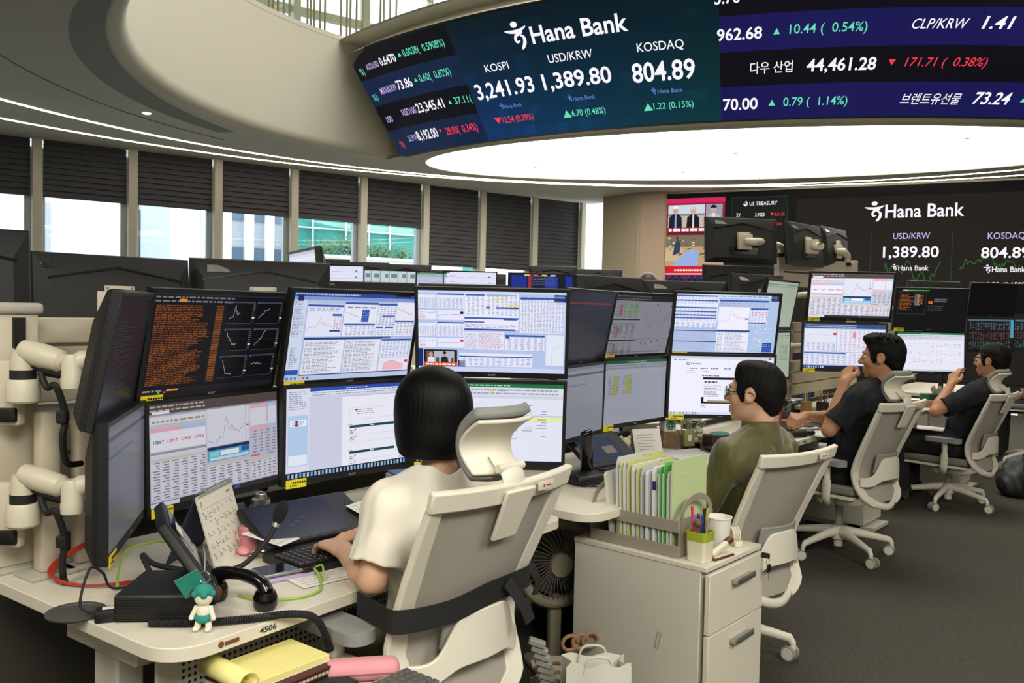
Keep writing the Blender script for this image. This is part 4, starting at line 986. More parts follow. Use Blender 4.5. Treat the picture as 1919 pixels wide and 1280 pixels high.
def _ridge():
    b = MB(); i = OW / 2 - .055; j = OH / 2 - .05
    b.band([(-i - .01, .056, OC + j - .042), (0, .058, OC + j + .002), (i + .01, .056, OC + j - .042)], .007, .006, up=(0, 0, 1))
    b.prism([(-.10, -.115), (.10, -.115), (.11, -.065), (-.11, -.065)], 0, .006)
    k = len(b.v) - 8
    b.v[k:] = [(x, .0565 + z, y) for x, y, z in b.v[k:]]
    return b
def _text_mb(t, x, z, wd, hh, y, back=False):
    vs, fs, w0, cap = glyphs(t, .02); k = wd / w0; b = MB()
    if back:
        zt = OC + OH / 2
        b.add([(x - vx * k, min(.030 + .026 * (zt - .006 - z - vy / cap * hh) / .08, .030 + .026 * (OW / 2 - .006 - (x - vx * k)) / .05, .056) + .0022, z + vy / cap * hh) for vx, vy in vs], fs)
    else: b.add([(x + vx * k, y, z + vy / cap * hh) for vx, vy in vs], fs)
    return b
_fr, _bk, _rd = _frame(), _back(), _ridge()
P = {}
def part(key, mk, m, parent, name, **kw):
    """shares one mesh between repeats"""
    if key not in P:
        o = mk().build(name, m, parent, **kw); P[key] = o.data; return o
    o = bpy.data.objects.new(name, P[key]); COL.objects.link(o); o.parent = parent; return o
def _sticker():
    b = MB(); b.box((-OW / 2 + .052, -.0055, OC - OH / 2 + .006), (.078, .002, .028)); return b
def _sticker_ink():
    b = MB()
    g = random.Random(1)
    for k in range(6): b.box((-OW / 2 + .040 + .009 * k, -.0068, OC - OH / 2 + .010), (.006, .0006, .006))
    for k in range(4): b.box((-OW / 2 + .030 + .007 * k, -.0068, OC - OH / 2 + .000), (.004, .0006, .004))
    return b
def _vesa():
    b = MB(); b.rbox((0, .062, -.005), (.105, .006, .105), .006, 2)
    b.lathe([(.038, .065), (.036, .07), (.0, .071)], 24, M=Matrix.Rotation(-pi / 2, 3, 'X')); return b
def _screws():
    b = MB()
    for x in (-.043, .043):
        for z in (-.048, .038): b.cyl((x, .064, z), (x, .067, z), .0045, n=10)
    return b
def monitor(label, pos, yaw, tilt, pic, group=None, sticker=True, back=False, tape=False, rail=None, logo=True):
    r = thing('monitor', label, 'monitor', pos, group=group, rot=(radians(tilt), 0, radians(yaw)))
    part('frame', lambda: _fr, m_mon, r, 'frame', bevel=.0025)
    part('back', lambda: _bk, m_monb, r, 'back_shell', smooth=20)
    if back:
        part('ridge', lambda: _rd, m_gloss, r, 'rear_trim', smooth=0)
        v = part('vesa', _vesa, m_beige, r, 'mount_plate'); part('screws', _screws, mat('screw_steel', (120, 118, 110), .3, .8), v, 'screws')
        if back == 'logo': part('rlogo', lambda: _text_mb('acer', .252, OC + OH / 2 - .058, .112, .030, .046, True), mat('logo_raised', (52, 50, 48), .18), r, 'rear_logo', smooth=0).rotation_euler = (0, 0, 0)  # lighter grey stands in for the reflection on gloss black letters
        if tape: part('tape', lambda: MB().rbox((.17, .0465, .118), (.085, .002, .032), .001, 1, R=Matrix.Rotation(radians(22), 3, 'X')), mat('clear_tape', (150, 150, 146), .15, .2, var=.5, vscale=60), r, 'tape')
    if pic: pic.build('screen', m_scr, r)
    if pic and sticker:
        st = part('sticker', _sticker, m_yel, r, 'asset_sticker'); part('sticker_ink', _sticker_ink, m_ink, st, 'sticker_print', smooth=0)
    if pic and logo: part('logo', lambda: _text_mb('acer', -.013, OC - OH / 2 + .007, .03, .009, -.0047), mat('logo_grey', (140, 140, 138), .4), r, 'logo', smooth=0)
    if rail is not None:   # swing arm to the rail behind
        q = Matrix.Translation(pos) @ Euler((radians(tilt), 0, radians(yaw))).to_matrix().to_4x4()
        p0, dr = Vector((rail[0], rail[1], 0)), Vector((rail[2], rail[3], 0)).normalized()
        c = q @ Vector((0, .066, 0)); f = p0 + dr * (Vector((c.x, c.y, 0)) - p0).dot(dr); f.z = c.z - .02
        qi = q.inverted(); a = MB(); e = Vector((0, .10, -.015)); g = qi @ f
        a.rbox((0, .062, -.005), (.10, .008, .10), .004, 1); a.cyl((0, .06, -.01), e, .02); a.tube([e, (e + g) / 2 + Vector((0, 0, .01)), g], .022, 10, flat=(1, .8)); a.cyl(qi @ (f + Vector((0, 0, .05))), qi @ (f - Vector((0, 0, .06))), .03)
        a.build('swing_arm', m_beige, r)
    return r

# rail walls (line point, direction) behind each desk
RAIL = [(-1.30, 2.26, .58, .815), (-.18, 3.57, .62, .785), (1.05, 4.98, .62, .785), (2.10, 6.38, .62, .785), (3.5, 8.1, .62, .785)]
G1, G2, G3 = 'monitors at the front desk of the woman in white', 'monitors at the desk of the man in olive', 'monitors at the desk of the man in the middle with fist at mouth'
G4 = 'monitors at the farther desks'
monitor('edge-on upper monitor leftmost of the front desk, beside the white arms', (-.985, 2.20, 1.265), 104, 11, pic_dark(False, 4), G1)
monitor('edge-on lower monitor leftmost of the front desk, behind the desk phone', (-.985, 2.20, .96), 104, 0, pic_pale(.42, (80, 84, 100)), G1)
monitor('monitor with black screen of orange text and six small charts', (-.902, 2.62, 1.28), 64, 11.5, pic_dark_charts(), G1, rail=RAIL[0])
monitor('monitor under the black chart screen, showing exchange rate tables and a blue line chart', (-.91, 2.654, .956), 64, -2, pic_fx(.88), G1, rail=RAIL[0])
monitor('monitor with blue-framed trading windows, above the document screen', (-.544, 2.95, 1.296), 48.5, 11.5, pic_hts_blue(), G1, rail=RAIL[0])
monitor('monitor with a document page, left of the hair of the woman in white', (-.551, 2.957, .976), 47.7, 0, pic_word(), G1, rail=RAIL[0])
monitor('monitor with dense data windows and a small news picture, above the bob of the woman', (-.074, 3.078, 1.317), -2.3, 11.5, pic_hts_wide(), G1, rail=RAIL[0])
monitor('monitor with green-topped spreadsheet, right of the hair of the woman in white', (-.079, 3.044, .99), -1, 8.5, pic_excel(), G1, rail=RAIL[0])
monitor('dim black upper monitor with a faint red line, left of the grey chart screen', (.326, 3.713, 1.334), 62, 11, pic_dark(True), G2, rail=RAIL[1])
monitor('dim pale lower monitor with a teal bar, partly behind the front spreadsheet', (.31, 3.70, 1.01), 62, 1, pic_pale(.62), G2, rail=RAIL[1])
monitor('monitor with a dim grey screen of line charts', (.646, 4.255, 1.338), 47.5, 12.5, pic_grey_chart(), G2, rail=RAIL[1])
monitor('monitor with a grey spreadsheet and two yellow columns', (.605, 4.12, 1.022), 48.5, 1.5, pic_excel(.72, 1, (200, 204, 222)), G2, rail=RAIL[1])
monitor('monitor with blue tables and a red line chart, above the web page screen', (1.077, 4.312, 1.352), 5.5, 12, pic_hts2(), G2, rail=RAIL[1])
monitor('monitor with a white web page, in front of the man in glasses and olive shirt', (1.067, 4.326, 1.037), 3.5, 4, pic_browser(), G2, rail=RAIL[1])
monitor('oblique upper monitor with a blank mint screen behind the olive-shirt desk', (1.735, 5.56, 1.47), 52, 10, pic_mint(), G3, False, rail=RAIL[2])
monitor('oblique lower monitor with a mint screen and small grid', (1.73, 5.60, 1.135), 53, 0, pic_mint(True), G3, False, rail=RAIL[2])
monitor('upper monitor with rate tables and brown top bar, above the man with fist at mouth', (2.247, 5.694, 1.541), -4, 12.5, pic_fx(1.05), G3, rail=RAIL[2])
monitor('lower monitor with trading windows, partly behind the man with fist at mouth', (2.215, 5.69, 1.202), -4, 1, pic_hts3(), G3, rail=RAIL[2])
monitor('black upper monitor with orange text, right of the middle man', (3.20, 6.55, 1.475), -1, 9, pic_orange(), G4, rail=RAIL[3])
monitor('monitor with a white spreadsheet, between the two men in dark shirts', (3.24, 6.60, 1.143), 3, -3, pic_excel(1.0, 2, (232, 232, 248)), G4, rail=RAIL[3])
monitor('switched-off black upper monitor near the right end of the row', (4.68, 8.34, 1.60), 14, 8, pic_off(), G4, False, rail=RAIL[4])
monitor('lower monitor with a dark table of figures, above the farther man in glasses', (4.666, 8.326, 1.257), 14, -1, pic_dark_table(), G4, False, rail=RAIL[4])
monitor('farthest upper monitor, cut by the right edge above the face of a woman', (5.42, 8.75, 1.62), -30, 4, pic_off(), G4, False)
monitor('farthest lower monitor with a dark table, cut by the right edge', (5.42, 8.75, 1.26), -30, 0, pic_dark_table(7), G4, False)
GB = 'monitors seen from behind across the desks'
monitor('black monitor back cut by the left edge of the picture', (-1.61, 2.30, 1.435), 226, 4, None, GB, back=True)
monitor('large black monitor back with raised maker lettering at its corner', (-1.45, 3.10, 1.40), 226, 6, None, GB, back='logo')
monitor('black monitor back with shiny tape at its corner, right of the lettered one', (-1.03, 3.50, 1.415), 203, 6, None, GB, back=True, tape=True)
monitor('edge-on monitor with a pale lilac screen, above the blue trading windows', (-.99, 4.05, 1.50), -63, 6, pic_pale(1.0, (216, 216, 240)), GB, False)
monitor('low dark monitor back just above the trading windows of the front desk', (-.86, 5.15, 1.385), 184, 5, None, GB, back=True)
monitor('low dark monitor back just above the data windows of the front desk', (-.30, 5.20, 1.385), 178, 5, None, GB, back=True)
monitor('dark monitor back with a chevron ridge, above the dim black monitor', (.55, 4.90, 1.44), 220, 6, None, GB, back=True)
monitor('dark monitor back with shiny tape, above the grey chart screen', (1.10, 5.50, 1.445), 188, 6, None, GB, back=True, tape=True)
monitor('tall dark monitor back with a mount plate, above the blue table screen', (1.722, 6.05, 1.525), 214, 8, None, GB, back=True, tape=True)
monitor('grey monitor back above the black screen with orange text', (3.76, 7.65, 1.575), 195, 6, None, GB, back=True)
monitor('topmost raised black monitor back with a white swing arm, before the news picture', (1.66, 6.30, 1.945), 190, 6, None, GB, back=True, tape=True)
monitor('raised black monitor back hanging under the topmost one', (1.66, 6.34, 1.60), 190, 0, None, GB, back=True)
monitor('raised monitor back turned aside, just right of the topmost one', (2.22, 6.62, 1.95), 224, 8, None, GB, back=True, tape=True)
monitor('raised monitor back turned aside, last on the white rack', (2.62, 7.08, 1.97), 228, 8, None, GB, back=True, tape=True)
GF = 'small far monitors before the windows'
for lb, px, d, zt, yaw, pic in (('far bright monitor with wavy lines, just right of the lilac edge-on screen', -1.76, 8.5, 1.80, 4, pic_lines(1)), ('far pale monitor divided in a grid', -1.25, 8.6, 1.765, 12, pic_grid()),
    ('far monitor with white tables, right of the grid screen', -.87, 8.7, 1.765, 3, pic_excel(.9, 2, (206, 214, 240))), ('far bright monitor with wavy lines, above the data windows', -.44, 8.7, 1.775, -2, pic_lines(3)),
    ('far dark blue monitor with red column', .22, 8.9, 1.78, 0, pic_blue_dark(3)), ('far dark blue monitor with yellow marks, beside the column', .78, 8.9, 1.775, 0, pic_blue_dark(8))):
    monitor(lb, (px, d, zt - .155), yaw, 5, pic, GF, False, logo=False)
for lb, px, d, zt in (('far monitor back, leftmost of the dark row under the bushes', -2.08, 9.4, 1.90), ('far monitor back, second of the dark row under the bushes', -1.66, 9.5, 1.88), ('far monitor back, third of the dark row, left of the long blind', -1.20, 9.6, 1.87), ('far monitor back under the first long blind', -.70, 9.7, 1.82),
    ('far monitor back under the second long blind', -.36, 9.9, 1.80), ('far monitor back with chevron under the last long blind', .45, 9.8, 1.90), ('far monitor back nearest the stone column', .98, 9.9, 1.88)):
    monitor(lb, (px, d, zt - .155), 180 + (6 if px < 0 else -4), 5, None, GF, back=True)

# ------------------------------------------------------------------ desks, rail walls, chairs, cabinets
m_desk = mat('desk_laminate', (214, 208, 190), .45, var=.015, vscale=30)
m_steel = mat('painted_steel_white', (206, 202, 188), .45)
m_frame = mat('chair_frame_ivory', (222, 217, 200), .42, var=.01)
m_mesh = mat('chair_mesh_grey', (164, 158, 146), .85, var=.10, vscale=220, bump=.25, bscale=900)
m_pad = mat('chair_pad_grey', (138, 138, 134), .7, var=.05, vscale=90)
m_seat = mat('chair_seat_grey', (120, 116, 108), .9, var=.06, vscale=160)
m_blk = mat('black_plastic', (15, 15, 15), .5, var=.05, vscale=50)
m_rub = mat('black_rubber', (18, 18, 18), .7)
m_wheel = mat('caster_grey', (150, 148, 140), .5)

DZ = .71
def frame_at(x, y, ux, uy):
    L = sqrt(ux * ux + uy * uy); return Matrix.Translation((x, y, 0)) @ Matrix.Rotation(atan2(uy / L, ux / L), 4, 'Z')
DESKS = [(-.655, 1.64, .58, .815), (.277, 2.845, .655, .755), (1.50, 4.59, .65, .76), (2.80, 6.02, .65, .76), (4.1, 7.6, .65, .76)]
def desk(i, label, L=1.46, D=.84, marks=True, legs=(.14, 1.30)):
    x, y, ux, uy = DESKS[i]
    r = thing('desk', label, 'desk', (x, y, 0), atan2(uy, ux), 'white trading desks in a row')
    o = []
    for (cx, cy, a0) in ((L - .06, .06, -90), (L - .06, D - .06, 0), (.06, D - .06, 90), (.09, .09, 180)):
        rr_ = .09 if a0 == 180 else .06
        for k in range(7):
            a = radians(a0 + 15 * k); o.append((cx + rr_ * cos(a), cy + rr_ * sin(a)))
    b = MB(); b.prism(o, DZ - .03, DZ); b.build('top', m_desk, r, bevel=.004)
    for sx in legs:
        b = MB(); b.rbox((sx, .42, .36), (.07, .10, .64), .006, 1); b.rbox((sx, .42, .61), (.10, .30, .06), .006, 1); b.rbox((sx, .42, .02), (.08, .62, .035), .01, 2); b.build('leg', m_steel, r)
    b = MB(); b.box((L / 2, .52, .60), (L - .5, .012, .14)); b.build('cable_tray', m_steel, r, smooth=0)
    # perforated front screen under the edge
    b = MB(); px0 = .08 if i != 1 else .55; b.box((px0 + L * .275, .17, .53), (L * .55, .014, .27)); pf = b.build('modesty_panel', m_steel, r, smooth=0)
    b = MB()
    for j in range(7):
        for k in range(46): b.cyl((px0 + .06 + k * .015, .1625, .635 - j * .015), (px0 + .06 + k * .015, .1645, .635 - j * .015), .0042, n=6)
    b.build('perforation', m_dark, pf, smooth=0)
    if marks:
        b = MB()
        vs, fs, wd, cap = glyphs('4506', .02); k = .045 / wd
        b.add([(.215 + vx * k, -.0012, DZ - .021 + vy / cap * .012) for vx, vy in vs], fs); b.build('number_mark', m_ink, r, smooth=0)
        b = MB(); b.box((.145, -.001, DZ - .015), (.034, .002, .008)); b.cyl((.118, -.002, DZ - .014), (.118, .0, DZ - .014), .007, n=8); b.build('maker_mark', mat('mark_brown', (112, 66, 40), .6), r)
    if i == 0:
        b = MB(); b.box((L - .085, .055, DZ + .0006), (.085, .05, .001)); al = b.build('asset_label', mat('label_grey', (150, 154, 160), .5), r, smooth=0)
        b = MB()
        for k in range(9): b.box((L - .118 + .008 * k, .058, DZ + .0013), (.003 + .002 * (k % 2), .026, .0004))
        b.build('label_print', m_ink, al, smooth=0)
    return r
desk(0, 'white desk of the woman in white, nearest in the row', legs=(.14, 1.0))
desk(1, 'white desk of the man in the olive shirt, behind the file cabinet', marks=False, legs=(.75, 1.30))
desk(2, 'white desk under the elbows of the man with fist at mouth', marks=True)
desk(3, 'white desk of the farther man in glasses', marks=False)
desk(4, 'farthest white desk at the right edge of the row', marks=False)
def on_desk(i, s, t, z=0): 
    x, y, ux, uy = DESKS[i]; L = sqrt(ux * ux + uy * uy); ux /= L; uy /= L
    return (x + ux * s - uy * t, y + uy * s + ux * t, DZ + z)

def rail_wall(i, label, s0, s1, z0=.70, ground=0.0):
    x, y, ux, uy = RAIL[i]
    r = thing('rail_wall', label, 'partition', (x, y, 0), atan2(uy, ux), 'slatted white rail walls behind the monitors')
    for zc, h in ((1.235, .24), (.93, .27)):
        b = MB(); L = s1 - s0
        n = 3; hh = h / n
        for k in range(n): b.rbox(((s0 + s1) / 2, 0.02, zc - h / 2 + hh * (k + .5)), (L, .05, hh - .010), .003, 1)
        b.box(((s0 + s1) / 2, .03, zc), (L, .03, h - .02)); b.build('slat_rail', m_beige2, r)
    for s in (s0 + .05, (s0 + s1) / 2, s1 - .05):
        b = MB(); b.rbox((s, .07, .665), (.06, .05, 1.33), .006, 1); b.rbox((s, .05, .01), (.08, .32, .02), .004, 1); b.build('post', m_beige2, r)
    b = MB(); b.box(((s0 + s1) / 2, .055, .39), (s1 - s0, .02, .70)); b.build('lower_panel', mat('panel_grey', (62, 60, 54), .7), r, smooth=0)
    return r
rail_wall(0, 'slatted white rail wall behind the front desk', -.9, 1.5)
rail_wall(1, 'slatted white rail wall behind the olive-shirt desk', -.05, 1.5)
rail_wall(2, 'slatted white rail wall behind the desk of the man with fist at mouth', 0.05, 1.5)
rail_wall(3, 'slatted white rail wall behind the farther desk', 0.05, 1.6)
rail_wall(4, 'slatted white rail wall farthest along the row', 0.05, 1.6)

# white posts and swing arms at the left end of the front desk
def post(label, x, y, w, d, z1, cap=False, z0=DZ):
    r = thing('post', label, 'post', (x, y, z0), .95, 'white posts at the left end of the front desk')
    b = MB(); b.rbox((0, 0, (z1 - z0) / 2 + .006), (w, d, z1 - z0 - .012), .006, 2); b.build('tube', m_beige2, r)
    b = MB(); b.rbox((0, 0, .006), (w + .07, d + .05, .012), .004, 2); b.build('base_plate', mat('plate_grey', (176, 172, 160), .5), r)
    if cap:
        b = MB(); b.rbox((0, 0, z1 - z0 + .0), (w + .02, d + .02, .03), .01, 3); b.build('cap', mat('plate_grey'), r)
        b = MB(); b.box((-.0, -d / 2 - .002, z1 - z0 - .06), (.03, .01, .075)); b.build('slot', m_blk, r, smooth=0)
post('wide capped white post at the left picture edge', -1.27, 2.17, .10, .06, 1.375, True)
post('slim white post carrying the arms, with base plate on the desk', -1.155, 2.12, .048, .045, 1.12)
post('slim white post with black tie, right of its twin', -1.105, 2.20, .048, .045, 1.12)
def swing(label, x, y, z, tx, ty):
    """jointed arm: bracket, drum hub, shell arm, elbow, reaching (tx, ty)"""
    r = thing('swing_arm', label, 'monitor arm', (x, y, z), 0, 'white monitor arms at the left end of the front desk')
    b = MB(); b.rbox((-.055, .03, -.055), (.075, .03, .16), .008, 2); b.build('bracket', m_beige, r)
    b = MB(); b.rbox((-.045, .012, -.108), (.045, .014, .035), .004, 2); b.build('clamp_knob', m_blk, r)
    b = MB(); b.lathe([(.0, -.075), (.034, -.075), (.038, -.07), (.038, -.025), (.034, -.018), (0, -.018)], 28); b.build('hub', m_beige, r)
    b = MB(); b.lathe([(.029, -.020), (.029, .004)], 28); b.build('ring', m_rub, r)
    e = Vector((tx - x, ty - y, 0)); L = e.length; d = e.normalized(); ang = atan2(d.y, d.x)
    b = MB(); b.lathe([(.028, 0), (.028, .03), (.024, .05), (0, .055)], 24)
    p = []
    for k in range(13):
        t = k / 12; p.append((t * (L - .02), 0, .052 - .028 * t))
    b.T = Matrix.Rotation(ang, 4, 'Z'); b.tube(p, [.024] + [.030 - .004 * abs(k - 5) / 6 for k in range(11)] + [.018], 16, flat=(1.0, 1.05)); b.build('arm_shell', m_beige, r)
    b = MB(); b.T = Matrix.Rotation(ang, 4, 'Z'); b.tube([(.03, 0, .018), (L * .5, 0, .004), (L * .85, 0, -.006)], [.010, .014, .010], 10); b.build('arm_underside', m_blk, r)
    b = MB(); b.T = Matrix.Translation((e.x, e.y, 0)); b.lathe([(.0, -.035), (.026, -.035), (.027, -.012), (.025, -.008), (.025, .03), (.018, .045), (0, .046)], 24); b.tube([(0, 0, .02), (.02, .01, .03), (.038, .012, .032)], [.022, .026, .024], 14); b.build('elbow', m_beige, r)
    b = MB(); b.tube(bez([(e.x * .4, e.y * .4 - .01, 0), (e.x * .55, e.y * .55 - .015, -.035), (e.x * .75, e.y * .75 - .02, -.03), (e.x * .85, e.y * .85, -.10), (e.x * .8, e.y * .8, -.16), (e.x - .03, e.y + .03, -.22), (e.x - .03, e.y + .10, -.235)], 6), .008, 8)
    b.rbox((e.x * .82, e.y * .82 - .005, -.105), (.024, .024, .03), .004, 1); b.build('cable', m_rub, r)
swing('upper white jointed arm reaching to the edge-on monitor', -1.175, 2.05, 1.225, -1.045, 2.03)
swing('lower white jointed arm reaching to the edge-on monitor', -1.175, 2.05, .925, -1.045, 2.03)
b = MB(); b.rbox((-1.32, 2.28, 1.36), (.05, .05, .01), .004, 1)
t = thing('monitor_mount', 'white mount and hub holding the lettered monitor back', 'monitor arm', (-1.245, 2.72, 1.33), .8)
b = MB(); b.rbox((-.0, .07, .05), (.10, .008, .10), .006, 2); b.build('plate', m_beige, t)
b = MB(); b.lathe([(0, -.09), (.036, -.09), (.038, -.03), (.0, -.028)], 24); b.tube([(0, 0, .0), (0, .02, .04), (.0, .065, .05)], [.026, .024, .02], 14); b.build('hub', m_beige, t)
b = MB(); b.lathe([(.034, -.03), (.034, -.008)], 24); b.build('ring', m_rub, t)
b = MB(); b.rbox((0, .0, -.12), (.05, .05, .08), .006, 2); b.build('neck', m_beige, t)

# ---- task chair
def chair_profile(z):
    """half width and depth (y) of the back frame at height z above the floor"""
    pts = [(.425, .10, -.275), (.455, .17, -.262), (.50, .195, -.235), (.56, .203, -.208), (.62, .208, -.205), (.70, .215, -.232), (.80, .224, -.276), (.90, .232, -.321), (.985, .236, -.36)]
    for (z0, w0, y0), (z1, w1, y1) in zip(pts, pts[1:]):
        if z <= z1:
            t = max(0, (z - z0) / (z1 - z0)); return (w0 + (w1 - w0) * t) * .95, y0 + (y1 - y0) * t
    return .236 * .95, -.36
def make_chair(label, dz, headrest, strap=False, star=0.0):
    r = thing('task_chair', label, 'office chair', (0, 0, 0), group='ivory task chairs with grey mesh backs')
    Z = lambda z: z + dz
    # star base with casters
    b = MB()
    for k in range(5):
        a = star + 2 * pi * k / 5; d = Vector((cos(a), sin(a), 0))
        b.tube([Vector((0, 0, .135)) + d * .02, Vector((0, 0, .128)) + d * .10, Vector((0, 0, .108)) + d * .21, Vector((0, 0, .092)) + d * .295, Vector((0, 0, .070)) + d * .308], [.032, .026, .021, .018, .014], 12, flat=(1, .85), up=(0, 0, 1))
    b.lathe([(0, .09), (.042, .09), (.046, .15), (.036, .165), (0, .166)], 24); b.cyl((0, 0, .045), (0, 0, .10), .026, n=20); b.build('star_base', m_frame, r)
    for k in range(5):
        a = star + 2 * pi * k / 5; px, py = .308 * cos(a), .308 * sin(a); w = a + 1.1 + k
        ax = Vector((cos(w), sin(w), 0)); off = Vector((-sin(w), cos(w), 0)) * .012; c = Vector((px, py, .030)) + off
        b = MB()
        for s in (-1, 1): b.cyl(c + ax * s * .008, c + ax * s * .026, .030, n=24)
        cs = b.build('caster', m_wheel, r)
        b = MB()
        for s in (-1, 1): b.cyl(c + ax * s * .024, c + ax * s * .0275, .024, n=20)
        b.cyl((px, py, .045), (px, py, .075), .012, n=12); b.build('hub_cap', m_frame, cs)
    b = MB(); b.cyl((0, 0, .15), (0, 0, Z(.40)), .024, n=20); b.build('gas_column', m_wheel, r)
    b = MB(); b.rbox((0, -.02, Z(.405)), (.20, .26, .06), .02, 3); b.cyl((.10, .02, Z(.405)), (.16, .02, Z(.405)), .02, n=14); b.cyl((-.16, .02, Z(.405)), (-.10, .02, Z(.405)), .02, n=14); b.build('tilt_mechanism', m_frame, r)
    b = MB()
    b.sheet(lambda u, v: ((u - .5) * (.49 - .05 * abs(2 * v - 1) ** 3) , -.21 + .46 * v, Z(.455) + .014 * abs(2 * u - 1) ** 2.5 - .035 * max(0, v - .8) * 5 * max(0, v - .8)), 14, 14, .05); b.build('seat', m_seat, r, smooth=60, bevel=.014)
    b = MB(); b.sheet(lambda u, v: ((u - .5) * .46, -.20 + .43 * v, Z(.435) + .010 * abs(2 * u - 1) ** 2.5), 10, 10, .018); b.build('seat_pan', m_frame, r, smooth=60)
    # back: side rails and top bar as one loop frame
    zs = [.985, .96, .90, .80, .70, .62, .56, .50, .455, .425]
    L = []; R = []
    for z in zs:
        w_, y_ = chair_profile(z); L.append(Vector((-w_, y_, Z(z)))); R.append(Vector((w_, y_, Z(z))))
    b = MB()
    bw = lambda P_: [Vector(q) for q in P_]
    wid = [.030, .034, .038, .042, .046, .050, .052, .050, .042, .036]
    for side in (L, R):
        pts = bez(side, 3); n = len(pts); ws = [wid[min(9, int(i / 3))] for i in range(n)]
        b.band(pts, [q * 1.28 for q in ws], .020, up=(1, 0, 0))
    top = [Vector((x, -.36 - .028 * (1 - (x / .250) ** 2), Z(.985 - .006 * (1 - (x / .250) ** 2)))) for x in [(.250 * (k / 6 - 1)) for k in range(13)]]
    b.band(top, .050, .020, up=(0, -.3, 1))
    w_, y_ = chair_profile(.425); bot = [L[-1]] + [Vector((x, y_ - .022 * (1 - (x / w_) ** 2), Z(.425 - .022 * (1 - (x / w_) ** 2)))) for x in [w_ * (k / 4 - 1) for k in range(1, 8)]] + [R[-1]]
    b.tube(bot, .020, 10, flat=(1.0, .7), up=(0, 0, 1))
    for s in (-1, 1): b.tube(bez([(s * .17, -.262, Z(.455)), (s * .165, -.20, Z(.425)), (s * .14, -.10, Z(.41)), (s * .09, -.03, Z(.405))], 5), .020, 10, flat=(1.2, .7), up=(0, 0, 1))
    b.build('back_frame', m_frame, r, smooth=50, bevel=.005)
    b = MB(); b.rbox((.10, -.4065, Z(.982)), (.062, .004, .022), .0018, 2); b.build('maker_plate', mat('plate_ivory', (205, 200, 184), .4), r)
    b = MB(); b.cyl((.09, -.4095, Z(.982)), (.09, -.408, Z(.982)), .0035, n=10); b.box((.108, -.4088, Z(.982)), (.018, .0012, .003)); b.build('maker_mark', mat('mark_red', (170, 40, 40), .5), r)
    def net(u, v):
        z = .432 + .55 * v; w_, y_ = chair_profile(z); x = (2 * u - 1); return (x * (w_ - .004), y_ + .004 - .040 * (1 - x * x) * (.4 + .6 * sin(pi * v)), Z(z))
    b = MB(); b.sheet(net, 14, 24, .004); b.build('mesh_back', m_mesh, r, smooth=60)
    # lumbar yoke across the back
    b = MB()
    def yoke(u, v):
        x = -1 + 2 * u; c = max(0, 1 - abs(x)) ; k = 1 / (1 + math.exp(-(c - .42) * 14))
        zb = .525 + .035 * k; zt = .575 + .112 * k
        w_, y_ = chair_profile(.55); return (x * (w_ - .004), y_ - .018 - .075 * (1 - x * x) ** .8, Z(zb + (zt - zb) * v))
    b.sheet(yoke, 32, 8, .012); b.build('lumbar_yoke', m_frame, r, smooth=60, bevel=.003)
    b = MB(); b.sheet(lambda u, v: ((u - .5) * .22, -.240 - .020 * v - .028 * (1 - (2 * u - 1) ** 2) - .016, Z(.60 + .11 * v)), 10, 5, .012); b.build('lumbar_pad', m_pad, r, smooth=60, bevel=.004)
    # arm rests
    for s in (-1, 1):
        b = MB(); b.tube(bez([(s * .13, -.03, Z(.415)), (s * .225, -.05, Z(.42)), (s * .262, -.07, Z(.45)), (s * .266, -.075, Z(.55))], 5), .021, 12, flat=(.8, 1.25), up=(1, 0, 0)); b.cyl((s * .266, -.075, Z(.53)), (s * .266, -.075, Z(.635)), .019, n=16)
        pr = b.build('armrest', m_frame, r)
        b = MB(); b.T = Matrix.Translation((s * .268, -.062, Z(.65))); b.prism(rrect(.088, .255, .040, 7), -.014, .016); b.build('arm_pad', m_pad, pr, bevel=.008)
    if headrest:
        hy, hz = -.355, Z(.985)
        def hp(u, v):
            a = (2 * u - 1); t = v
            y = hy - .005 + .042 * sin(pi * min(1, t * .95)) - .040 * t ** 3 + .034 * a * a
            return (a * (.098 - .020 * (1 - t)), y, hz + .030 + .138 * t)
        b = MB(); b.sheet(hp, 18, 14, .010); b.build('headrest_shell', m_frame, r, smooth=60, bevel=.003)
        b = MB(); b.sheet(lambda u, v: tuple(Vector((hp(u, v)[0] * 1.03, hp(u, v)[1] + .002, hp(u, v)[2] + (.006 if v > .5 else -.004)))), 18, 14, -.028); hpad = b.build('headrest_pad', m_pad, r, smooth=60, bevel=.008)
        b = MB(); b.tube(bez([(.0, hy + .015, hz + .075), (0, hy - .010, hz + .05), (0, hy - .03, hz + .03), (0, hy - .035, hz - .01)], 5), .030, 12, flat=(.45, 1.3), up=(0, 1, 0)); b.cyl((-.045, hy - .02, hz + .05), (.045, hy - .02, hz + .05), .010, n=14); b.build('headrest_stem', m_frame, r)
        b = MB(); b.sheet(lambda u, v: ((u - .5) * (.105 - .02 * v), hy - .052 + .055 * v, hz + .005 - .125 * v), 6, 6, -.010); b.build('headrest_bracket', m_frame, r, smooth=60, bevel=.003)
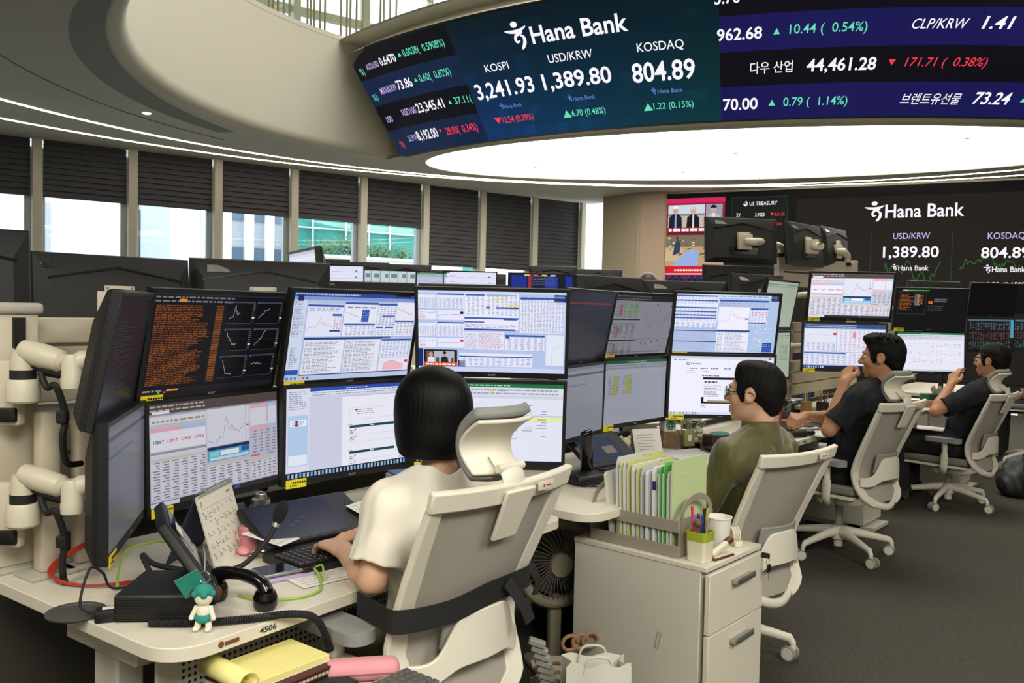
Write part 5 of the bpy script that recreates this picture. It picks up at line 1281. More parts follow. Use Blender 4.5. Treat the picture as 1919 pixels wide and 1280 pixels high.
    if strap:
        m_st = mat('strap_black', (20, 20, 20), .75, bump=.1, bscale=300)
        b = MB(); w_, y_ = chair_profile(.70)
        pts = bez([(-.225, -.10, Z(.70)), (-.245, -.20, Z(.70)), (-.235, -.255, Z(.695)), (-.12, -.300, Z(.70)), (.0, -.315, Z(.718)), (.12, -.300, Z(.715)), (.235, -.255, Z(.70)), (.245, -.20, Z(.695)), (.225, -.10, Z(.69))], 5)
        b.band(pts, [.055] * len(pts), .004, up=(0, 0, 1)); sb = b.build('strap', m_st, r); bt = MB()
        b = MB(); b.band(bez([(.06, -.322, Z(.735)), (.085, -.335, Z(.70)), (.105, -.348, Z(.66)), (.115, -.355, Z(.63))], 5), .034, .004, up=(1, 0, .2)); bt.band(bez([(.235, -.255, Z(.72)), (.262, -.26, Z(.68)), (.255, -.258, Z(.64))], 5), .04, .004, up=(1, .3, 0)); b.build('strap_tail', m_st, sb); bt.build('strap_tail', m_st, sb)
    return r
CH = [(-.285, 2.24, 50), (.87, 3.50, 39), (1.96, 5.02, 38), (3.32, 6.41, 40)]
lab_ch = ['ivory task chair with headrest and black strap, under the woman in white', 'ivory task chair without headrest, behind the man in the olive shirt', 'ivory task chair with headrest, behind the man with fist at mouth', 'ivory task chair with headrest at the right, behind the farther man in glasses']
for (x, y, a), lb, dz, hr, st, star in zip(CH, lab_ch, (-.005, -.115, -.07, -.13), (True, False, True, True), (True, False, False, False), (.3, -.95, -.75, -.5)):
    c = make_chair(lb, dz, hr, st, star); c.location = (x, y, 0); c.rotation_euler = (0, 0, radians(a))

c = make_chair('ivory task chair at the far right end, under the woman in charcoal', .10, False); c.location = (5.0, 8.15, 0); c.rotation_euler = (0, 0, radians(50))
# ---- drawer cabinet in the foreground
cab = thing('file_cabinet', 'white two-drawer file cabinet in the foreground carrying the file organiser', 'cabinet', (.645, 2.73, 0), atan2(.756, .655))
CW, CD, CHh = .40, .53, .58    # x along the drawer front, y to the back
b = MB(); b.box((CW / 2, CD / 2 + .010, CHh / 2 + .02), (CW, CD - .02, CHh - .05)); b.build('body', m_steel, cab, bevel=.003)
b = MB(); b.box((CW / 2, CD / 2, CHh - .009), (CW + .006, CD + .004, .018)); b.build('top', m_desk, cab, bevel=.003)
for z0, z1, lb in ((.035, .352, 'lower drawer'), (.357, .555, 'upper drawer')):
    b = MB(); b.box((CW / 2, -.004, (z0 + z1) / 2), (CW - .002, .018, z1 - z0)); d = b.build('drawer', m_desk, cab, bevel=.002)
    b = MB(); b.box((CW / 2 + .02, -.026, z1 - .052), (.135, .026, .014)); b.box((CW / 2 + .02, -.036, z1 - .048), (.135, .006, .022)); b.build('handle', mat('handle_metal', (170, 170, 166), .3, .7), d, bevel=.002)
for sx in (.05, CW - .05):
    for sy in (.05, CD - .05):
        b = MB(); b.cyl((sx - .01, sy, .022), (sx + .01, sy, .022), .022, n=14); b.build('caster', m_blk, cab)
b = MB(); b.cyl((CW - .02, -.016, .548), (CW - .02, -.012, .548), .008, n=14); b.build('lock', mat('handle_metal'), cab)
def W(o_loc, rz, p):  # local to world
    q = Matrix.Rotation(rz, 3, 'Z') @ Vector(p); return Vector(o_loc) + q
CABR = atan2(.756, .655)
k = thing('key_bunch', 'small bunch of black keys hanging from the cabinet lock', 'keys', W((.645, 2.73, 0), CABR, (CW - .02, -.018, .548)), CABR)
b = MB(); b.rbox((0, -.012, -.0), (.006, .03, .020), .003, 2); b.build('key_in_lock', m_blk, k)
b = MB(); b.tube([(.0 + .012 * cos(a * .52), -.02, -.018 + .014 * sin(a * .52)) for a in range(12)], .0012, 6, closed=True); b.build('key_ring', mat('handle_metal'), k)
b = MB(); b.rbox((.006, -.022, -.045), (.026, .008, .028), .004, 2); b.build('key_head', m_blk, k)
b = MB(); b.box((.006, -.022, -.072), (.008, .002, .03)); b.build('key_blade', mat('handle_metal'), k)
b = MB(); b.T = Matrix.Translation((.645, 2.73, 0)) @ Matrix.Rotation(CABR, 4, 'Z') @ Matrix.Translation((-.004, .17, .30)) @ Matrix.Rotation(radians(12), 4, 'X')
b.tube([(0, y * .010, z * .030) for y, z in ((-.6, .9), (.6, .9), (.6, -1), (-.6, -1))], .0012, 6, closed=True)
tag(b.build('clip', mat('clip_green', (120, 170, 120), .5)), 'tiny green paper clip stuck on the side of the white cabinet', 'paper clip')
# far pedestal under the third desk and the low one at the bottom edge
def pedestal(label, x, y, rz, w, d, h, cast=True):
    r = thing('pedestal', label, 'cabinet', (x, y, 0), rz, 'white drawer pedestals')
    b = MB(); b.box((w / 2, d / 2, h / 2 + .02), (w, d, h - .04)); b.build('body', m_steel, r, bevel=.004)
    for k in range(3):
        z0 = .04 + k * (h - .06) / 3; b = MB(); b.box((w / 2, -.006, z0 + (h - .06) / 6), (w - .004, .016, (h - .06) / 3 - .006)); dd = b.build('drawer', m_desk, r, bevel=.002)
        b = MB(); b.box((w / 2, -.02, z0 + (h - .06) / 3 - .03), (.11, .014, .016)); b.build('handle', mat('handle_metal'), dd)
    b = MB(); b.box((w / 2, -.03, .018), (w * .8, .09, .02)); b.build('foot', m_steel, r)
pedestal('white pedestal on the floor under the desk of the man with fist at mouth', 2.30, 5.52, atan2(.76, .65), .36, .42, .50)
pedestal('white pedestal under the desk of the farther man in glasses', 3.68, 6.95, atan2(.76, .65), .36, .42, .46)
pedestal('low white pedestal at the bottom edge carrying books and the pink case', -.395, 1.455, atan2(.815, .58), .45, .30, .58)

# ------------------------------------------------------------------ people: one smooth skin surface per body, clothes and hair as their own surfaces
class Sdf:
    def __init__(s, lo, hi, h):
        s.h = h; s.ax = [np.arange(l, u + h, h, dtype=np.float32) for l, u in zip(lo, hi)]
        s.D = np.full([len(a) for a in s.ax], 1.0, np.float32)
    def _sl(s, lo, hi):
        out = []
        for a, l, u in zip(s.ax, lo, hi):
            i = int(np.searchsorted(a, l)); j = int(np.searchsorted(a, u)); out.append(slice(max(0, i), max(0, j)))
        return tuple(out)
    def _pts(s, sl): return np.meshgrid(*[a[q] for a, q in zip(s.ax, sl)], indexing='ij', sparse=True)
    def _put(s, sl, d, k, op, clip):
        if d.size == 0: return
        if clip:
            X = s._pts(sl)
            for p, n in clip: d = np.maximum(d, (X[0] - p[0]) * n[0] + (X[1] - p[1]) * n[1] + (X[2] - p[2]) * n[2])
        A = s.D[sl]
        if op == 'sub':
            d = -d; h = np.clip(.5 - .5 * (A - d) / k, 0, 1); s.D[sl] = A * (1 - h) + d * h + k * h * (1 - h)
        else:
            h = np.clip(.5 + .5 * (A - d) / k, 0, 1); s.D[sl] = A * (1 - h) + d * h - k * h * (1 - h)
    def cap(s, a, b, ra, rb=None, k=.015, op='add', clip=None, sq=None):
        rb = ra if rb is None else rb; a = np.array(a, np.float32); b = np.array(b, np.float32); m = max(ra, rb) + k + .012
        sl = s._sl(np.minimum(a, b) - m, np.maximum(a, b) + m); X = s._pts(sl); ab = b - a; L = float(ab @ ab) or 1e-9
        t = np.clip(((X[0] - a[0]) * ab[0] + (X[1] - a[1]) * ab[1] + (X[2] - a[2]) * ab[2]) / L, 0, 1)
        d = np.sqrt((X[0] - a[0] - t * ab[0]) ** 2 + (X[1] - a[1] - t * ab[1]) ** 2 + (X[2] - a[2] - t * ab[2]) ** 2) - (ra + (rb - ra) * t)
        s._put(sl, d, k, op, clip)
    def ell(s, c, r, R=None, k=.015, op='add', clip=None):
        c = np.array(c, np.float32); m = max(r) + k + .012; sl = s._sl(c - m, c + m); X = s._pts(sl)
        x, y, z = X[0] - c[0], X[1] - c[1], X[2] - c[2]
        if R is not None: R = np.array(R, np.float32); x, y, z = R[0, 0] * x + R[1, 0] * y + R[2, 0] * z, R[0, 1] * x + R[1, 1] * y + R[2, 1] * z, R[0, 2] * x + R[1, 2] * y + R[2, 2] * z
        k0 = np.sqrt((x / r[0]) ** 2 + (y / r[1]) ** 2 + (z / r[2]) ** 2); k1 = np.sqrt((x / r[0] ** 2) ** 2 + (y / r[1] ** 2) ** 2 + (z / r[2] ** 2) ** 2) + 1e-9
        s._put(sl, k0 * (k0 - 1) / k1, k, op, clip)
    def cut(s, p, n):
        X = np.meshgrid(*s.ax, indexing='ij', sparse=True); s.D = np.maximum(s.D, (X[0] - p[0]) * n[0] + (X[1] - p[1]) * n[1] + (X[2] - p[2]) * n[2])
    def folds(s, amp, fr, seed=0):
        g = np.random.RandomState(seed); X = np.meshgrid(*s.ax, indexing='ij', sparse=True); d = 0
        for q in range(5):
            f = g.normal(0, 1, 3) * fr * (1 + .5 * q); f[2] *= .55; d = d + np.sin(X[0] * f[0] + X[1] * f[1] + X[2] * f[2] + g.uniform(0, 6)) / (1 + .6 * q)
        s.D = s.D + (amp * d).astype(np.float32)
    def strands(s, c, amp, n):
        X = np.meshgrid(*s.ax, indexing='ij', sparse=True); a = np.arctan2(X[1] - c[1], X[0] - c[0])
        s.D = s.D + (amp * (np.sin(a * n + 6 * np.sin(X[2] * 9)) * .6 + np.sin(a * n * 2.3 + X[2] * 30) * .4)).astype(np.float32)
    def mesh(s, name, m, root, org):
        D = s.D; D[0], D[-1] = 1, 1; D[:, 0], D[:, -1] = 1, 1; D[:, :, 0], D[:, :, -1] = 1, 1
        N = np.array(D.shape); S_ = D < 0; n = N - 1
        cnt = np.zeros(n, np.int8)
        for i in (0, 1):
            for j in (0, 1):
                for k in (0, 1): cnt += S_[i:n[0] + i, j:n[1] + j, k:n[2] + k]
        act = (cnt > 0) & (cnt < 8); I = np.argwhere(act); idx = np.full(n, -1, np.int64); idx[act] = np.arange(len(I))
        P_ = np.zeros((len(I), 3)); C_ = np.zeros(len(I))
        val = {(i, j, k): D[I[:, 0] + i, I[:, 1] + j, I[:, 2] + k] for i in (0, 1) for j in (0, 1) for k in (0, 1)}
        for c0 in val:
            for ax in range(3):
                if c0[ax]: continue
                c1 = list(c0); c1[ax] = 1; a, b = val[c0], val[tuple(c1)]; x = (a < 0) != (b < 0); t = np.where(x, a / np.where(x, a - b, 1), 0)
                q = np.array(c0, float)[None].repeat(len(I), 0); q[:, ax] += t; P_[x] += q[x]; C_[x] += 1
        P_ = (P_ / C_[:, None] + I) * s.h + np.array([a[0] for a in s.ax]) - np.array(org)
        F = []
        for ax in range(3):
            o1, o2 = [(1, 2), (2, 0), (0, 1)][ax]
            A = np.moveaxis(S_, ax, 0); x = A[:-1] != A[1:]; E = np.argwhere(np.moveaxis(x, 0, ax)); E = E[(E[:, o1] > 0) & (E[:, o2] > 0) & (E[:, o1] < n[o1]) & (E[:, o2] < n[o2])]
            def cell(d1, d2):
                q = E.copy(); q[:, o1] -= d1; q[:, o2] -= d2; return idx[q[:, 0], q[:, 1], q[:, 2]]
            Q = np.stack([cell(1, 1), cell(0, 1), cell(0, 0), cell(1, 0)], 1); inside = S_[E[:, 0], E[:, 1], E[:, 2]]
            Q[~inside] = Q[~inside][:, ::-1]; F.append(Q)
        F = np.concatenate(F)
        me = bpy.data.meshes.new(name); me.vertices.add(len(P_)); me.vertices.foreach_set('co', P_.astype(np.float32).ravel())
        me.loops.add(F.size); me.loops.foreach_set('vertex_index', F.astype(np.int32).ravel()); me.polygons.add(len(F))
        me.polygons.foreach_set('loop_start', np.arange(0, F.size, 4, dtype=np.int32)); me.polygons.foreach_set('loop_total', np.full(len(F), 4, np.int32))
        me.materials.append(m); me.update(calc_edges=True); me.validate()
        me.polygons.foreach_set('use_smooth', [True] * len(me.polygons))
        o = bpy.data.objects.new(name, me); COL.objects.link(o); o.parent = root
        return o

def skin_mat(name, c):
    m = mat(name, c, .5, var=.06, vscale=14, bump=.06, bscale=350, spec=.35)
    b = m.node_tree.nodes['Principled BSDF']; b.inputs['Subsurface Weight'].default_value = .12; b.inputs['Subsurface Radius'].default_value = (.01, .004, .002); b.inputs['Subsurface Scale'].default_value = .6
    return m
def hand(s, w, ydir, zdir, side, curl, spread=0.0, thumb=0.3, sc=1.0, tc=0.0):
    """w wrist, ydir towards the fingers, zdir back of the hand; side +1: thumb on +x of the hand frame"""
    y = Vector(ydir).normalized(); z = Vector(zdir); z = (z - y * z.dot(y)).normalized(); x = y.cross(z)
    w = Vector(w); T = lambda p: w + x * (p[0] * side * sc) + y * (p[1] * sc) + z * (p[2] * sc)
    kn = [(.028, .086), (.0095, .091), (-.010, .087), (-.028, .077)]
    for kx, ky in kn: s.cap(T((kx * .55, .004, 0)), T((kx, ky, 0)), .0135 * sc, .0112 * sc, .012)
    s.cap(T((0, -.01, 0)), T((0, .03, -.002)), .021 * sc, .019 * sc, .012)
    ln = [(.041, .025, .019), (.045, .028, .020), (.042, .026, .020), (.033, .020, .017)]
    for f in range(4):
        kx, ky = kn[f]; p = (kx, ky, .001); a = 0; sx = spread * (1.5 - f) * .12; c = curl[f] if isinstance(curl[f], (tuple, list)) else (curl[f],) * 3
        for ph in range(3):
            a += c[ph]; q = (p[0] + ln[f][ph] * sx * cos(a), p[1] + ln[f][ph] * cos(a), p[2] - ln[f][ph] * sin(a))
            r0 = (.0095, .0086, .0078)[ph] * (1 if f < 3 else .9); s.cap(T(p), T(q), r0 * sc, r0 * .92 * sc, .004); p = q
    t0 = (.020, .018, -.006); t1 = (.020 + .028 * thumb + .01, .046, -.014 - .012 * tc); t2 = (t1[0] + .012 * thumb - .004, .075, -.020 - .022 * tc); t3 = (t2[0] - .006 - .012 * tc, .098, -.024 - .028 * tc)
    s.cap(T(t0), T(t1), .0145 * sc, .0125 * sc, .012); s.cap(T(t1), T(t2), .0112 * sc, .0098 * sc, .005); s.cap(T(t2), T(t3), .0095 * sc, .0078 * sc, .004)
def V(p): return Vector(p)
def person(name_label, hub, ang, cfg, h=.005):
    """all joints are given as (lateral right, forward, height) from the chair's centre"""
    hx, hy = hub; a = radians(ang); f = Vector((-sin(a), cos(a), 0)); r = Vector((cos(a), sin(a), 0))
    J = lambda p: Vector((hx, hy, 0)) + r * p[0] + f * p[1] + Vector((0, 0, p[2]))
    g = lambda k: J(cfg[k])
    org = Vector((hx, hy, cfg['hipL'][2] - .09)); root = thing('person', name_label, 'person', tuple(org))
    sk = skin_mat(cfg['skin_name'], cfg['skin']); fem = cfg.get('fem', False); sz = .88 if fem else 1.0
    HC = g('head'); hf = Vector(cfg['face'] + (0,)).normalized() if len(cfg['face']) == 2 else Vector(cfg['face']).normalized()
    hx_ = hf.cross(Vector((0, 0, 1))).normalized(); hz = hx_.cross(hf); hs = cfg.get('hs', 1.0)
    HR = Matrix((hx_, hf, hz)).transposed(); Hh = lambda p: HC + HR @ (Vector(p) * hs)
    shL, shR, elL, elR, wrL, wrR = [g(k) for k in ('shL', 'shR', 'elL', 'elR', 'wrL', 'wrR')]
    hipL, hipR, knL, knR, anL, anR = [g(k) for k in ('hipL', 'hipR', 'knL', 'knR', 'anL', 'anR')]
    neck = g('neck'); hip = (hipL + hipR) / 2; sh = (shL + shR) / 2
    allp = [HC + Vector((0, 0, .16)), HC, shL, shR, elL, elR, wrL, wrR, hipL, hipR, knL, knR, anL, anR, wrL + Vector((0, 0, .2)), anL - Vector((0, 0, .0)), hip, anL + f * .16]
    lo = [min(p[i] for p in allp) - .17 for i in range(3)]; hi = [max(p[i] for p in allp) + .17 for i in range(3)]
    lo[2] = max(lo[2], 0.0)
    Rt = Matrix((r, f, Vector((0, 0, 1)))).transposed()
    def torso(s, e, cl=None, k=.04):
        up = (sh - hip)
        s.ell(hip + Vector((0, 0, .02)), ((.165 if fem else .168) * sz + e, .115 * sz + e, .11 + e), Rt, k, clip=cl)
        s.ell(hip + up * .36, (.128 * sz + e + cfg.get('belly', 0), .096 * sz + e + cfg.get('belly', 0), .15 + e), Rt, k, clip=cl)
        s.ell(hip + up * .72, (.152 * sz + e, .106 * sz + e, .165 + e), Rt, k, clip=cl)
        s.cap(shL + (shR - shL) * .08, shR + (shL - shR) * .08, .056 * sz + e, None, k, clip=cl)
        for q in (shL, shR): s.cap(neck + (q - neck) * .12 + Vector((0, 0, .012)), q + Vector((0, 0, .004)), .040 * sz + e, .050 * sz + e, k, clip=cl)
        for q in ((-1) , 1): s.ell(sh + r * (.075 * q) - f * .065 * sz - Vector((0, 0, .07)), (.07 + e, .035 + e, .09 + e), Rt, k, clip=cl)
    ua, fa, wr_ = (.040, .034, .0215) if fem else (.049, .041, .027)
    B = Sdf(lo, hi, h)
    torso(B, -.004)
    for S0, E0, W0 in ((shL, elL, wrL), (shR, elR, wrR)):
        B.cap(S0, E0, ua + .004, fa - .002, .02); m_ = E0 + (W0 - E0) * .3
        B.cap(E0, m_, fa - .002, fa + .001, .012); B.cap(m_, W0, fa + .001, wr_, .012)
    for H0, K0, A0 in ((hipL, knL, anL), (hipR, knR, anR)):
        B.cap(H0, K0, .082 * sz, .056 * sz, .02); B.cap(K0, A0, .054 * sz, .036 * sz, .02); B.cap(A0 - Vector((0, 0, .03)), A0 + f * .15 - Vector((0, 0, .045)), .034, .028, .015)
    for side, W0, E0 in ((-1, wrL, elL), (1, wrR, elR)):
        hc = cfg['handL' if side < 0 else 'handR']
        yd = (W0 - E0).normalized() if hc.get('y') is None else (r * hc['y'][0] + f * hc['y'][1] + Vector((0, 0, hc['y'][2])))
        zd = r * hc['z'][0] + f * hc['z'][1] + Vector((0, 0, hc['z'][2]))
        hand(B, W0, yd, zd, hc.get('side', -side), hc['curl'], hc.get('spread', .4), hc.get('thumb', .5), .93 if fem else 1.06, hc.get('tc', 0))
    # neck and head
    B.cap(neck - Vector((0, 0, .03)), Hh((0, -.028, -.05)), .050 * (.86 if fem else 1.05), .050 * (.86 if fem else 1.04), .03)
    E_ = lambda c, q, k=.015, op='add', R=None: B.ell(Hh(c), [v * hs for v in q], (HR if R is None else HR @ R), k, op)
    C_ = lambda c0, c1, q0, q1=None, k=.008, op='add': B.cap(Hh(c0), Hh(c1), q0 * hs, (q1 if q1 is not None else q0) * hs, k, op)
    E_((0, -.012, .035), (.076, .096, .086)); E_((0, .022, -.03), (.063, .072, .084)); E_((0, .036, -.073), (.047, .047, .040), .02); E_((0, .077, -.097), (.018, .014, .015), .02)
    for q in (-1, 1):
        E_((q * .040, .060, -.026), (.026, .026, .026), .02); E_((q * .031, .100, .005), (.017, .016, .012), .012, 'sub')
        E_((q * .012, .096, -.031), (.0095, .010, .008), .006)
        E_((q * .080, -.004, -.004), (.0085, .021, .032), .006, 'add', Euler((.22, 0, -q * .35)).to_matrix()); E_((q * .0885, -.001, .000), (.0045, .011, .017), .004, 'sub', Euler((.22, 0, -q * .35)).to_matrix())
    C_((-.034, .083, .024), (.034, .083, .024), .0115, None, .015); C_((0, .088, .016), (0, .111, -.026), .0085, .0125, .012)
    C_((-.019, .088, -.062), (.019, .088, -.062), .0085, None, .008); C_((-.014, .089, -.074), (.014, .089, -.074), .0088, None, .008); C_((-.023, .0995, -.0675), (.023, .0995, -.0675), .0026, None, .003, 'sub')
    B.mesh('body', sk, root, org)
    for q in (-1, 1):
        b = MB(); b.ball(Hh((q * .031, .0795, .004)) - org, .0125 * hs, 16, 10); ey = b.build('eye', mat('eye_white', (222, 216, 208), .25), root)
        b = MB(); b.ball(Hh((q * .031, .0868, .004)) - org, .0068 * hs, 12, 8); b.build('iris', mat('iris_dark', (34, 24, 18), .2), ey)
    # shirt
    sh_m = cfg['shirt']
    s = Sdf([lo[0], lo[1], hip.z - .10], [hi[0], hi[1], neck.z + .12], h)
    hem = [(Vector((hip.x, hip.y, hip.z + cfg.get('hem', .0))), Vector((0, 0, -1)))]
    torso(s, cfg.get('ease', .012), hem)
    sl_e = cfg.get('sleeve', .9)
    for S0, E0, W0 in ((shL, elL, wrL), (shR, elR, wrR)):
        d = (E0 - S0)
        if sl_e <= 1: q = S0 + d * sl_e; cl = [(q, d.normalized())]; s.cap(S0, S0 + d * (sl_e + .06), ua + .020, cfg.get('cuff', ua + .022), .03, clip=cl)
        else: q = E0 + (W0 - E0) * (sl_e - 1); cl = [(q, (W0 - E0).normalized())]; s.cap(S0, E0, ua + .018, fa + .016, .03); s.cap(E0, q + (W0 - E0) * .05, fa + .016, wr_ + .014, .015, clip=cl)
    if cfg.get('folds', .0018): s.folds(cfg.get('folds', .0018), 30, 3)
    for S0, E0, W0 in ((shL, elL, wrL), (shR, elR, wrR)):   # open cuffs
        d = (E0 - S0)
        if sl_e <= 1: s.cap(S0 + d * (sl_e - .06), S0 + d * (sl_e + .25), cfg.get('cuff', ua + .022) - .015, None, .003, 'sub')
    # neckline
    nk = neck + Vector((0, 0, cfg.get('nk', .03)))
    s.cap(neck - Vector((0, 0, .01)) + f * .01, neck + Vector((0, 0, .14)) + f * .015, .058 if fem else (.050 if cfg.get('collar') else .062), .058 if cfg.get('collar') else .080, .008, 'sub')
    if cfg.get('collar'):
        ctop = neck + (HC - neck) * .40
        s.cap(neck - Vector((0, 0, .02)), ctop + (HC - neck) * .1, .084, .072, .012, clip=[(ctop - Vector((0, 0, .004)), Vector((0, 0, 1)))])
        s.cap(neck - Vector((0, 0, .03)) + f * .03, ctop + Vector((0, 0, .05)) + f * .012, .060, .060, .004, 'sub')
        s.ell(neck + f * .085 + Vector((0, 0, .012)), (.022, .05, .06), Rt, .006, 'sub')
    if cfg.get('keyhole'):
        kp = neck - f * .095 - Vector((0, 0, .055)) + r * .012; s.ell(kp, (.007, .05, .040), Rt, .004, 'sub')
    so = s.mesh('shirt' if not fem else 'blouse', sh_m, root, org)
    # trousers and shoes
    t = Sdf([lo[0], lo[1], 0.02], [hi[0], hi[1], hip.z + .16], .007)
    t.ell(hip + Vector((0, 0, .015)), (.180 * sz, .128 * sz, .12), Rt, .03, clip=[(hip + Vector((0, 0, cfg.get('hem', 0) + .03)), Vector((0, 0, 1)))])
    for H0, K0, A0 in ((hipL, knL, anL), (hipR, knR, anR)):
        d = (A0 - K0).normalized(); t.cap(H0, K0, .094 * sz, .072 * sz, .03); t.cap(K0, A0, .070 * sz, .060 * sz, .02, clip=[(A0, d)])
    t.folds(.0018, 26, 5); t.mesh('trousers', cfg['trousers'], root, org)
    for A0 in (anL, anR):
        b = MB(); b.T = Matrix.Translation(A0 - org) @ Rt.to_4x4()
        b.sheet(lambda u, v: ((u - .5) * (.085 - .03 * abs(2 * v - 1) ** 3), -.07 + .26 * v, -.065 + .055 * (1 - v) * sin(pi * u) + .03 * sin(pi * u)), 10, 12, .012); b.build('shoe', mat('shoe_dark', (30, 28, 28), .5), root, smooth=60)
    # hair
    hm = cfg['hair_m']; hh = cfg['hair']; st = .0035
    q = Sdf(HC - Vector((.17, .17, .19)), HC + Vector((.17, .17, .19)), st)
    G = lambda c, w, k=.02, op='add', clip=None: q.ell(Hh(c), [v * hs for v in w], HR, k, op, clip)
    if hh == 'bob':
        G((0, -.012, .036), (.093, .108, .090), .03); G((0, -.014, -.030), (.101, .106, .095), .04); G((0, -.020, -.070), (.101, .094, .075), .03)
        q.cap(Hh((-.05, -.012, -.090)), Hh((.05, -.012, -.090)), .048 * hs, None, .03)
        q.strands(HC, .0006, 52)
        q.cut(Hh((0, 0, -.110)), -(hz * .99 + hf * -.08)); G((0, .120, -.05), (.050, .066, .10), .01, 'sub'); G((0, .03, -.11), (.055, .07, .06), .012, 'sub')
        q.cap(Hh((0, -.05, -.15)), Hh((0, -.02, -.06)), .047 * hs, None, .006, 'sub')
    else:
        G((0, -.016, .040), (.0835, .1015, .0895), .02); G((0, -.060, -.005), (.074, .052, .070), .03); G((0, -.072, -.045), (.058, .028, .045), .02)
        for e in (-1, 1): G((e * .070, .012, .012), (.014, .040, .048), .012); G((e * .074, .026, -.012), (.008, .012, .022), .008)
        if hh == 'short': G((0, .030, .094), (.058, .045, .032), .02)
        if hh == 'tousled':
            G((0, .045, .095), (.066, .050, .036), .02); g_ = random.Random(4)
            for e in range(26):
                p_ = (g_.uniform(-.07, .07), g_.uniform(-.09, .085), .0); zz = .115 - .35 * (p_[0] ** 2 + p_[1] ** 2) * 6; b_ = Hh((p_[0], p_[1], max(.06, zz)))
                q.cap(b_, b_ + HR @ Vector((g_.uniform(-.014, .014), g_.uniform(-.01, .02), g_.uniform(.002, .014))), .011, .004, .010)
        if hh == 'thin': pass
        q.strands(HC, .0009, 60); q.folds(.0010, 90, 2)
        hl = .068 if hh != 'thin' else .070
        G((0, .116, -.004), (.112, .074, .012 + hl), .010, 'sub'); G((0, .095, -.05), (.090, .062, .075), .010, 'sub')
        for e in (-1, 1): G((e * .088, .004, -.012), (.030, .030, .042), .006, 'sub')
        q.cut(Hh((0, -.08, -.085)), -(hz * .95 + hf * .3))
        if hh == 'thin': pass
    q.mesh('hair', hm, root, org)
    if hh != 'bob':
        for e in (-1, 1):
            b = MB(); b.tube([Hh((e * x, y, z)) - org for x, y, z in ((.014, .0945, .021), (.026, .0945, .027), (.038, .089, .027), (.048, .079, .021))], [.002, .0035, .0035, .0015], 8); b.build('eyebrow', hm, root)
    if cfg.get('glasses'):
        gm = mat(cfg['glasses'][0], cfg['glasses'][1], .25, cfg['glasses'][2]); b = MB()
        for e in (-1, 1):
            b.tube([Hh((e * (.034 + .027 * cos(t_ * pi / 10)), .108 - .006 * abs(cos(t_ * pi / 10)) - (.006 if e * cos(t_ * pi / 10) * e > 0 else 0), .001 + .021 * sin(t_ * pi / 10))) - org for t_ in range(20)], cfg['glasses'][3], 8, closed=True)
            b.tube([Hh((e * .061, .096, .007)) - org, Hh((e * .074, .078, .007)) - org, Hh((e * .084, .02, .006)) - org, Hh((e * .088, -.012, .006)) - org, Hh((e * .086, -.026, -.012)) - org], cfg['glasses'][3], 8)
        b.tube([Hh((-.008, .109, .006)) - org, Hh((0, .113, .009)) - org, Hh((.008, .109, .006)) - org], cfg['glasses'][3], 8)
        gl = b.build('glasses', gm, root)
        for e in (-1, 1):
            b = MB(); b.ball(Hh((e * .034, .106, .001)) - org, (.0265, .0015, .0205), 20, 8, R=HR); b.build('lens', glass_mat('lens_glass', (235, 240, 238), .03), gl)
    return root, Hh, HR, org, f, r
SKIN = dict(skin_name='skin_light', skin=(204, 162, 132)); SKIN2 = dict(skin_name='skin_tan', skin=(184, 134, 100))
m_hair = mat('hair_black', (7, 6, 6), .5, var=.3, vscale=30, spec=.18, stretch=(1, 1, .1)); m_hair2 = mat('hair_brownblack', (13, 11, 10), .7, var=.2, vscale=60, spec=.2)
typ = dict(curl=[(.35, .55, .35), (.30, .50, .35), (.30, .5, .3), (.35, .5, .3)], z=(0, -.1, 1), spread=.5, thumb=.6)
flat = dict(curl=[.15] * 4, z=(0, 0, 1))
W_ = dict(SKIN, fem=True, head=(.012, -.055, 1.128), face=(-.80, .60), hs=.97, neck=(.005, -.10, .958), shL=(-.170, -.10, .905), shR=(.170, -.09, .905), elL=(-.228, -.115, .752), elR=(.225, -.02, .755),
          wrL=(-.158, .085, .772), wrR=(.02, .115, .778), hipL=(-.085, -.10, .545), hipR=(.085, -.10, .545), knL=(-.10, .24, .50), knR=(.10, .24, .50), anL=(-.10, .26, .10), anR=(.10, .20, .10),
          handL=dict(typ, y=(.25, .95, -.04)), handR=dict(typ, y=(-.75, .60, -.02), curl=[(.25, .45, .35), (.2, .4, .3), (.2, .4, .3), (.3, .4, .3)]), shirt=mat('blouse_ivory', (228, 222, 206), .75, var=.015, bump=.04, bscale=700, sheen=.2), trousers=mat('trousers_khaki', (98, 88, 64), .9, bump=.1, bscale=500),
          hair='bob', hair_m=m_hair, sleeve=.78, cuff=.066, ease=.016, hem=.05, keyhole=True, folds=.0022)
person('woman with a black bob in an ivory short-sleeved blouse, typing, seen from behind', (-.26, 2.25), 50, W_, .0042)
M2 = dict(SKIN, head=(.035, -.125, 1.085), face=(-.86, .51), hs=1.03, neck=(.02, -.165, .915), shL=(-.195, -.15, .845), shR=(.20, -.15, .85), elL=(-.235, -.02, .60), elR=(.24, -.0, .62), wrL=(-.14, .18, .58), wrR=(.12, .18, .58),
          hipL=(-.09, -.10, .45), hipR=(.09, -.10, .45), knL=(-.13, .33, .46), knR=(.13, .33, .46), anL=(-.12, .30, .10), anR=(.12, .30, .10), handL=dict(flat), handR=dict(flat),
          shirt=mat('shirt_olive', (80, 77, 28), .6, var=.08, vscale=6, bump=.05, bscale=500, sheen=.3), trousers=mat('trousers_black', (26, 26, 28), .85), hair='short', hair_m=m_hair2, sleeve=1.85, ease=.020, hem=-.02, collar=True, folds=.0032, glasses=('spectacles_black', (20, 18, 18), 0, .0017))
person('man with black-framed glasses in an olive collared shirt, looking left at his screens', (.87, 3.50), 48, M2, .005)
